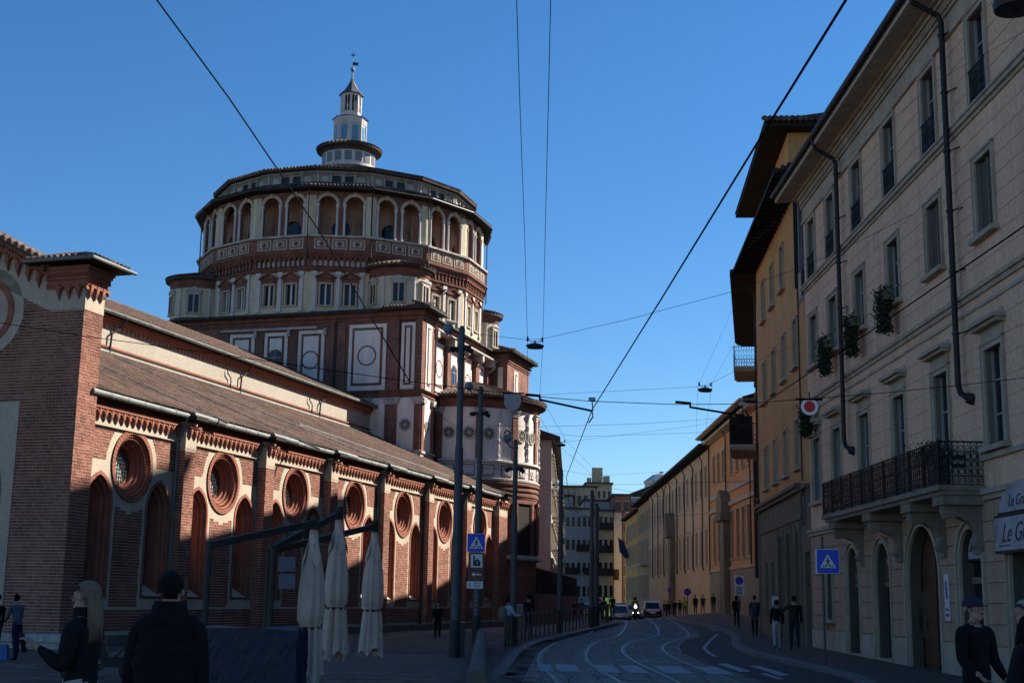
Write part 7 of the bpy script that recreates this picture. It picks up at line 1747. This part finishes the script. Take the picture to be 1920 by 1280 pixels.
def person(label, x, y, heading, H=1.72, top=black2, legs=darkj, hair=haird, shoes=shoe, stride=0.0, arms=((0, .1), (0, .1)), hairlen=0, bulk=1.0, detail=False, lean=0.0, z=None, sit=False, group=None, coat=False, cap=None, headturn=0, elbows=None, fem=False):
    """heading: direction faced, clockwise from +Y. arms: (side swing, forward swing, elbow bend) per side"""
    k = H/1.75; zb = (zg(x, y)+.125 if z is None else z)
    root = empty('person', label, 'person', (x, y, zb), -heading, group)
    V = []; E = []; R = []; Tg = []
    def v(p, r, tag_, par=None):
        V.append((p[0]*k, p[1]*k, p[2]*k)); R.append((r[0]*k, r[1]*k) if isinstance(r, tuple) else (r*k, r*k)); Tg.append(tag_)
        if par is not None: E.append((par, len(V)-1))
        return len(V)-1
    B = bulk; sw = stride; ln = lean
    pel = v((0, 0, .96), (.145*B*.95, .105*B), 'legs' if not coat else 'top')
    wai = v((0, ln*.1, 1.12), (.135*B, .10*B), 'top', pel); che = v((0, ln*.3, 1.30), ((.165 if not fem else .145)*B, .115*B), 'top', wai); upc = v((0, ln*.42, 1.42), ((.13 if not fem else .115)*B, .09*B), 'top', che)
    nk = v((0, ln*.5+.005, 1.50), .052, 'skin', upc); hb = v((0, ln*.55+.02, 1.565), (.068, .075), 'skin', nk); hm = v((0, ln*.58+.018, 1.645), (.076, .092), 'skin', hb); ht = v((0, ln*.58+.0, 1.70), (.062, .072), 'hair', hm)
    if detail:
        v((0, ln*.58+.122, 1.605), .012, 'skin', hm); v((0, ln*.55+.085, 1.545), .026, 'skin', hb)
    for s_, (asw, afw, *eb) in zip((-1, 1), arms):
        eb = eb[0] if eb else .15
        sh = v((s_*(.15 if not fem else .132)*(.6+.4*B), ln*.42, 1.405), .068*B, 'top', upc)
        up = Vector((s_*sin(asw), sin(afw)*cos(asw), -cos(afw)*cos(asw))); P0 = Vector((s_*(.178 if not fem else .158)*(.6+.4*B), ln*.42, 1.385)); a0 = v(P0, .06*B, 'top', sh); P1 = P0+up*.27; a1 = v(P0+up*.14, .054*B, 'top', a0); el = v(P1, .047*B, 'top', a1)
        fa = Vector((s_*sin(asw*.3)*.6, sin(afw+eb), -cos(afw+eb))).normalized(); P2 = P1+fa*.24; f1 = v(P1+fa*.12, .043*B, 'top', el); wr = v(P2, .034, 'top', f1); hd_ = v(P2+fa*.05, (.034, .02), 'skin', wr)
        if detail:
            side = Vector((0, 1, 0)).cross(fa); side = side.normalized() if side.length > .2 else Vector((1, 0, 0))
            pn = fa.cross(side).normalized(); pc = P2+fa*.085; pv = v(pc, (.036, .016), 'skin', hd_)
            for q_, (off, L1_) in enumerate(((-.030, .070), (-.010, .080), (.010, .076), (.029, .060))):
                c1_ = v(pc+side*off+fa*.018, .010, 'skin', pv); c2_ = v(pc+side*off*1.15+fa*(.02+L1_*.5)+pn*.006, .0088, 'skin', c1_); v(pc+side*off*1.15+fa*(.016+L1_*.9)+pn*.03, .0075, 'skin', c2_)
            t1 = v(P2+fa*.05-side*.038+pn*.012, .011, 'skin', hd_); v(P2+fa*.085-side*.055+pn*.03, .009, 'skin', t1)
        else: v(P2+fa*.13+Vector((0, .01, 0)), (.026, .016), 'skin', hd_)
    for s_ in (-1, 1):
        st_ = sw*s_
        hp = v((s_*.088, st_*.02, .90), .092*(.5+.5*B), 'legs' if not coat else 'top', pel)
        kn_y = st_*.22+abs(sw)*.06; an_y = st_*.34-(.10 if st_ < 0 else 0)*abs(sw)*2; an_z = .085+(.05 if st_ < 0 else 0)*abs(sw)*2
        m1 = v((s_*.092, kn_y*.5, .70), .076*(.6+.4*B), 'legs' if not coat else 'top', hp); kn = v((s_*.092, kn_y, .50), .058, 'legs', m1); cf = v((s_*.094, (kn_y*.6+an_y*.4)-.01, .34), .055, 'legs', kn); an = v((s_*.094, an_y, an_z), .040, 'legs', cf)
        fo = v((s_*.10, an_y+.06, max(.045, an_z-.04)), (.042, .034), 'shoes', an); v((s_*.105, an_y+.155, max(.035, an_z-.05)), (.036, .026), 'shoes', fo)
    me = bpy.data.meshes.new('body'); me.from_pydata(V, E, []); o = bpy.data.objects.new('body', me); COL.objects.link(o)
    md = o.modifiers.new('skin', 'SKIN'); md.use_smooth_shade = True; md.branch_smoothing = .6
    for i, sv in enumerate(me.skin_vertices[0].data): sv.radius = R[i]; sv.use_root = (i == 0)
    sb_ = o.modifiers.new('sub', 'SUBSURF'); sb_.levels = 2 if detail else 1; sb_.render_levels = sb_.levels
    dg = bpy.context.evaluated_depsgraph_get(); nm = bpy.data.meshes.new_from_object(o.evaluated_get(dg)); bpy.data.objects.remove(o)
    mats = {'skin': skinm, 'top': top, 'legs': legs, 'shoes': shoes, 'hair': hair}; keys = list(mats); nm.materials.clear()
    for q_ in keys: nm.materials.append(mats[q_])
    sk = [Vector(p) for p in V]
    segs = [(sk[a], sk[b_], Tg[b_] if Tg[a] != 'top' or Tg[b_] == 'top' else Tg[b_]) for a, b_ in E]
    for p in nm.polygons:
        c = p.center; best = 9; tg = 'top'
        for a, b_, t_ in segs:
            ab = b_-a; f = max(0, min(1, (c-a).dot(ab)/max(1e-9, ab.length_squared))); d = (c-a-ab*f).length
            if d < best: best = d; tg = t_
        hz = c.z/k
        if tg in ('skin', 'hair') and hz > 1.52: tg = 'hair' if (hz > 1.69 or (c.y/k < ln*.58-.005 and hz > 1.58)) else 'skin'
        p.material_index = keys.index(tg)
    nm.polygons.foreach_set('use_smooth', [True]*len(nm.polygons)); nm.name = 'body'
    bo_ = bpy.data.objects.new('body', nm); COL.objects.link(bo_); bo_.parent = root
    # hair as its own shape
    hb_ = MB(); hc = Vector((0, ln*.58-.012, 1.665))*k; N_ = 16; J = 7
    for j in range(J+1):
        th_ = j/J*pi*.56
        for i in range(N_):
            a = 2*pi*i/N_; r_ = .098*k*(1+.03*sin(5*a+j)); 
            hb_.v.append((hc.x+r_*.86*sin(th_)*cos(a), hc.y+r_*1.06*sin(th_)*sin(a), hc.z+r_*.98*cos(th_)-(.03*k if sin(a) < -.2 and j == J else 0)))
    for j in range(J):
        for i in range(N_):
            if sin(2*pi*(i+.5)/N_) > -.15 and j > 4: continue
            if sin(2*pi*(i+.5)/N_) > .5 and j > 3: continue
            hb_.f.append((j*N_+i, j*N_+(i+1) % N_, (j+1)*N_+(i+1) % N_, (j+1)*N_+i)); hb_.m.append(0)
    if hairlen:
        n_s = 64; rnd = random.Random(int(x*100))
        for i in range(n_s):
            a = pi*1.16+pi*.68*i/(n_s-1); r0 = .088*k; p0 = Vector((r0*.9*cos(a), hc.y+r0*sin(a), hc.z+.02)); L_h = hairlen*rnd.uniform(.85, 1.05)
            pts = [p0]+[Vector((p0.x*(1+.35*f), p0.y-.05*f*(1-.3*f)+rnd.uniform(-.006, .006), p0.z-L_h*f)) for f in (.15, .35, .55, .75, 1)]
            hb_.tube(pts, [.010*k, .012*k, .013*k, .011*k, .008*k, .002], 5)
    hb_.build('hair', hair, root, smooth=True)
    if cap:
        b = MB(); b.lathe([(.102*k, hc.z-.0), (.105*k, hc.z+.03), (.09*k, hc.z+.075), (.05*k, hc.z+.105), (.004, hc.z+.112)], (0, hc.y), 18, sy=1.08); b.prism([(-.075*k, .07*k), (-.06*k, .15*k), (0, .175*k), (.06*k, .15*k), (.075*k, .07*k)], lambda u, v_, w: (u, v_+hc.y, w), hc.z+.0, hc.z+.012); b.build('cap', cap, root, smooth=False)
    if detail:
        b = MB()
        for s_ in (-1, 1): b.sphere((s_*.031*k, ln*.58*k+.098*k, 1.632*k), .011*k, 8)
        b.build('eyes', flat('eye', (.12, .10, .09), .3), root)
        b = MB()
        for s_ in (-1, 1): b.sphere((s_*.074*k, ln*.58*k+.008, 1.625*k), .015*k, 8, 0, 1.6)
        b.build('ears', skinm, root)
        b = MB(); b.obox((0, ln*.58*k+.096*k, 1.575*k), (.022*k, 0, 0), (0, .008*k, 0), (0, 0, .005*k)); b.build('mouth', flat('lips', (.22, .08, .07), .5), root)
    return root
def from_px(px, Y, side=0): P = at_y(px, 1150, Y); return P.x
# foreground
X = from_px(160, 10.4)
w1 = person('woman in black jacket with long blond hair, seen in profile, holding a phone', X, 10.4, RAD(-78), 1.76, black2, whitet, hairb, shoe, .35, ((.12, .12, 2.05), (.1, .15, .5)), hairlen=.38, bulk=1.28, detail=True, fem=True, z=.12)
b = MB(); b.tube([(-.08, .075, 1.735), (-.035, .105, 1.745), (.035, .105, 1.745), (.08, .075, 1.735)], .008, 6); b.build('sunglasses', iron, w1)
b = MB(); b.lathe([(.075, 1.44), (.082, 1.5), (.08, 1.56), (.07, 1.57)], (0, .01), 18); b.build('high_collar', black2, w1)
ph = empty('phone', 'black phone held up in the hand of the blond woman', 'phone', w1.matrix_basis @ Vector((-.22, .37, 1.30)), -RAD(-78)); b = MB(); b.obox((0, 0, 0), (.035, 0, 0), (0, .004, .0), (0, .02, .07)); b.build('case', iron, ph)
X = from_px(318, 9.3)
m1 = person('tall man in black padded jacket standing with his back to the camera', X, 9.3, RAD(4), 1.82, blackc, darkj, haird, shoe, .12, ((.2, .05, .2), (.16, .0, .12)), bulk=1.2, detail=True, z=.12)
b = MB()
for j in range(5): b.lathe([(.15, 1.49), (.14, 1.53), (.122, 1.57), (.112, 1.61), (.105, 1.63), (.095, 1.60)], (0, -.005), 20) if j == 0 else None
b.build('padded_collar', blackc, m1)
def hood_jacket(root, k, mat, rings=6):
    b = MB()
    for j in range(rings):
        z = (.98+j*.085)*k; r_ = (.205-.012*abs(j-2))*k; b.lathe([(r_*.93, z-.045*k), (r_, z), (r_*.93, z+.045*k)], (0, 0), 22, sx=1.12, sy=.80)
    b.build('quilting', mat, root, smooth=True)
hood_jacket(m1, 1.06, blackc)
X = from_px(35, 34)
p = person('person in grey blue hooded top leaning on the stone bench at far left', X, 34, RAD(-60), 1.62, greyc, darkj, haird, shoe, .2, ((.1, .3, .6), (.1, .2, .6)), lean=.25, bulk=1.15, z=.1)
bg_ = empty('shoulder_bag', 'bright blue carrier bag at the feet of the person by the bench', 'bag', (X-.25, 33.8, .12)); b = MB(); b.prism([(-.15, 0), (.15, 0), (.12, .38), (-.12, .38)], fr_, -.08, .08); b.build('bag', flat('blue bag plastic', (.02, .12, .35), .5), bg_)
person('person in dark coat cut off at the left edge of the picture', from_px(-6, 33), 33, RAD(-40), 1.62, black2, darkj, haird, z=.1)
person('woman in black coat and white shoes standing near the church wall', from_px(821, 53), 53, RAD(170), 1.55, black2, black2, haird, shoew, .1, ((.15, .2, 1.1), (.1, .1, .9)), hairlen=.2, fem=True, bulk=1.2, coat=True, z=.12)
X = from_px(953, 45.5)
w2 = person('person in pale blue quilted jacket and checked trousers with a backpack', X, 45.5, RAD(58), 1.72, paleb, plaid, haird, shoe, .15, ((.1, .4, 1.1), (.1, .5, 1.1)), bulk=1.3, fem=True, z=.14)
bp_ = empty('backpack', 'beige backpack worn over the pale blue jacket', 'backpack', w2.matrix_basis @ Vector((0, -.24, 1.2)), -RAD(58)); b = MB(); b.lathe([(.02, -.24), (.15, -.22), (.17, -.1), (.17, .08), (.13, .2), (.02, .24)], (0, 0), 16, sy=.65); b.build('bag', cloth('beige canvas', (.15, .13, .11)), bp_, smooth=True)
person('person in black walking beside the railing under the apse', from_px(991, 56), 56, RAD(10), 1.76, black2, darkj, haird, stride=.5, z=.25)
# far left pavement group
for px, Y, lab, tp_ in ((1078, 100, 'distant walker with dark red bag near the garden wall', cloth('dark red cloth', (.09, .01, .012))), (1090, 96, 'distant walker in grey between the far poles', greyc), (1125, 104, 'distant dark walker right of the far poles', black2), (1133, 98, 'distant walker at the kerb beside the green panel', black2), (1148, 92, 'dark standing figure at the tip of the kerb railing', black2)):
    person(lab, from_px(px, Y), Y, RAD(20 if px % 2 else 190), 1.72, tp_, darkj, haird, stride=.4)
# right pavement
person('woman in black jacket and white trousers walking beside a man', from_px(1456, 46.2), 46.2, RAD(8), 1.66, black2, whitet, haird, shoe, .55, ((.12, .1, .3), (.2, .1, .3)), hairlen=.12, fem=True, bulk=1.15)
person('man in olive jacket with his arm round the woman in white trousers', from_px(1489, 46.0), 46.0, RAD(5), 1.80, olive, darkj, haird, shoe, -.35, ((.95, .3, .7), (.12, .0, .3)), bulk=1.25)
person('walker in mauve grey coat alone near the stone doorway', from_px(1415, 60), 60, RAD(0), 1.74, purple, black2, haird, shoe, .3, bulk=1.2, coat=True)
person('dark long coated walker at the corner of the orange wing', from_px(1381, 74), 74, RAD(5), 1.68, black2, black2, haird, shoe, .25, bulk=1.2, coat=True, hairlen=.2)
for i, (px, Y, lab, tp_) in enumerate(((1338, 122, 'rightmost of the distant row of walkers in dark clothes', black2), (1318, 126, 'distant dark walker second from right of the row', purple), (1304, 124, 'distant walker carrying a bag in the row', black2), (1284, 128, 'distant walker in bright yellow green vest', hiv), (1275, 130, 'distant dark walker just left of the yellow vest', black2), (1265, 128, 'slim distant walker left of the vest pair', darkj), (1253, 133, 'distant walker by the carved portal', black2), (1247, 137, 'farthest walker by the carved portal', purple))):
    person(lab, from_px(px, Y), Y, RAD(5+170*(i % 2)), 1.66+.03*(i % 4), tp_, darkj, haird, stride=.4*(-1)**i, bulk=1.15)
X = from_px(1826, 14.4)
m2 = person('older man in black jacket and purple cap standing by the shop arch', X, 14.4, RAD(150), 1.76, blackc, black2, hairg, shoe, .1, ((.12, .12, .5), (.16, .1, .9)), bulk=1.3, detail=True, cap=cloth('purple cap cloth', (.035, .026, .045)), z=.13)
person('grey haired person in black at the right edge of the picture', from_px(1921, 13.4), 13.4, RAD(-80), 1.74, black2, black2, hairg, bulk=1.2, detail=True, z=.13)
person('dark haired person in long black coat bending at the right edge', from_px(1893, 12.6), 12.6, RAD(95), 1.60, black2, black2, haird, bulk=1.25, detail=True, lean=.35, hairlen=.2, coat=True, z=.13)
# scooter rider
rd = person('rider in dark jacket and helmet on the oncoming scooter', SCX, SCY+.15, RAD(183), 1.5, greyc, darkj, haird, shoe, .5, ((.25, .9, .3), (.25, .9, .3)), bulk=1.25, z=zg(SCX, SCY)+.12)
b = MB(); b.sphere((0, .0, 1.43), .14, 12); b.build('helmet', dmetal, rd, smooth=True)
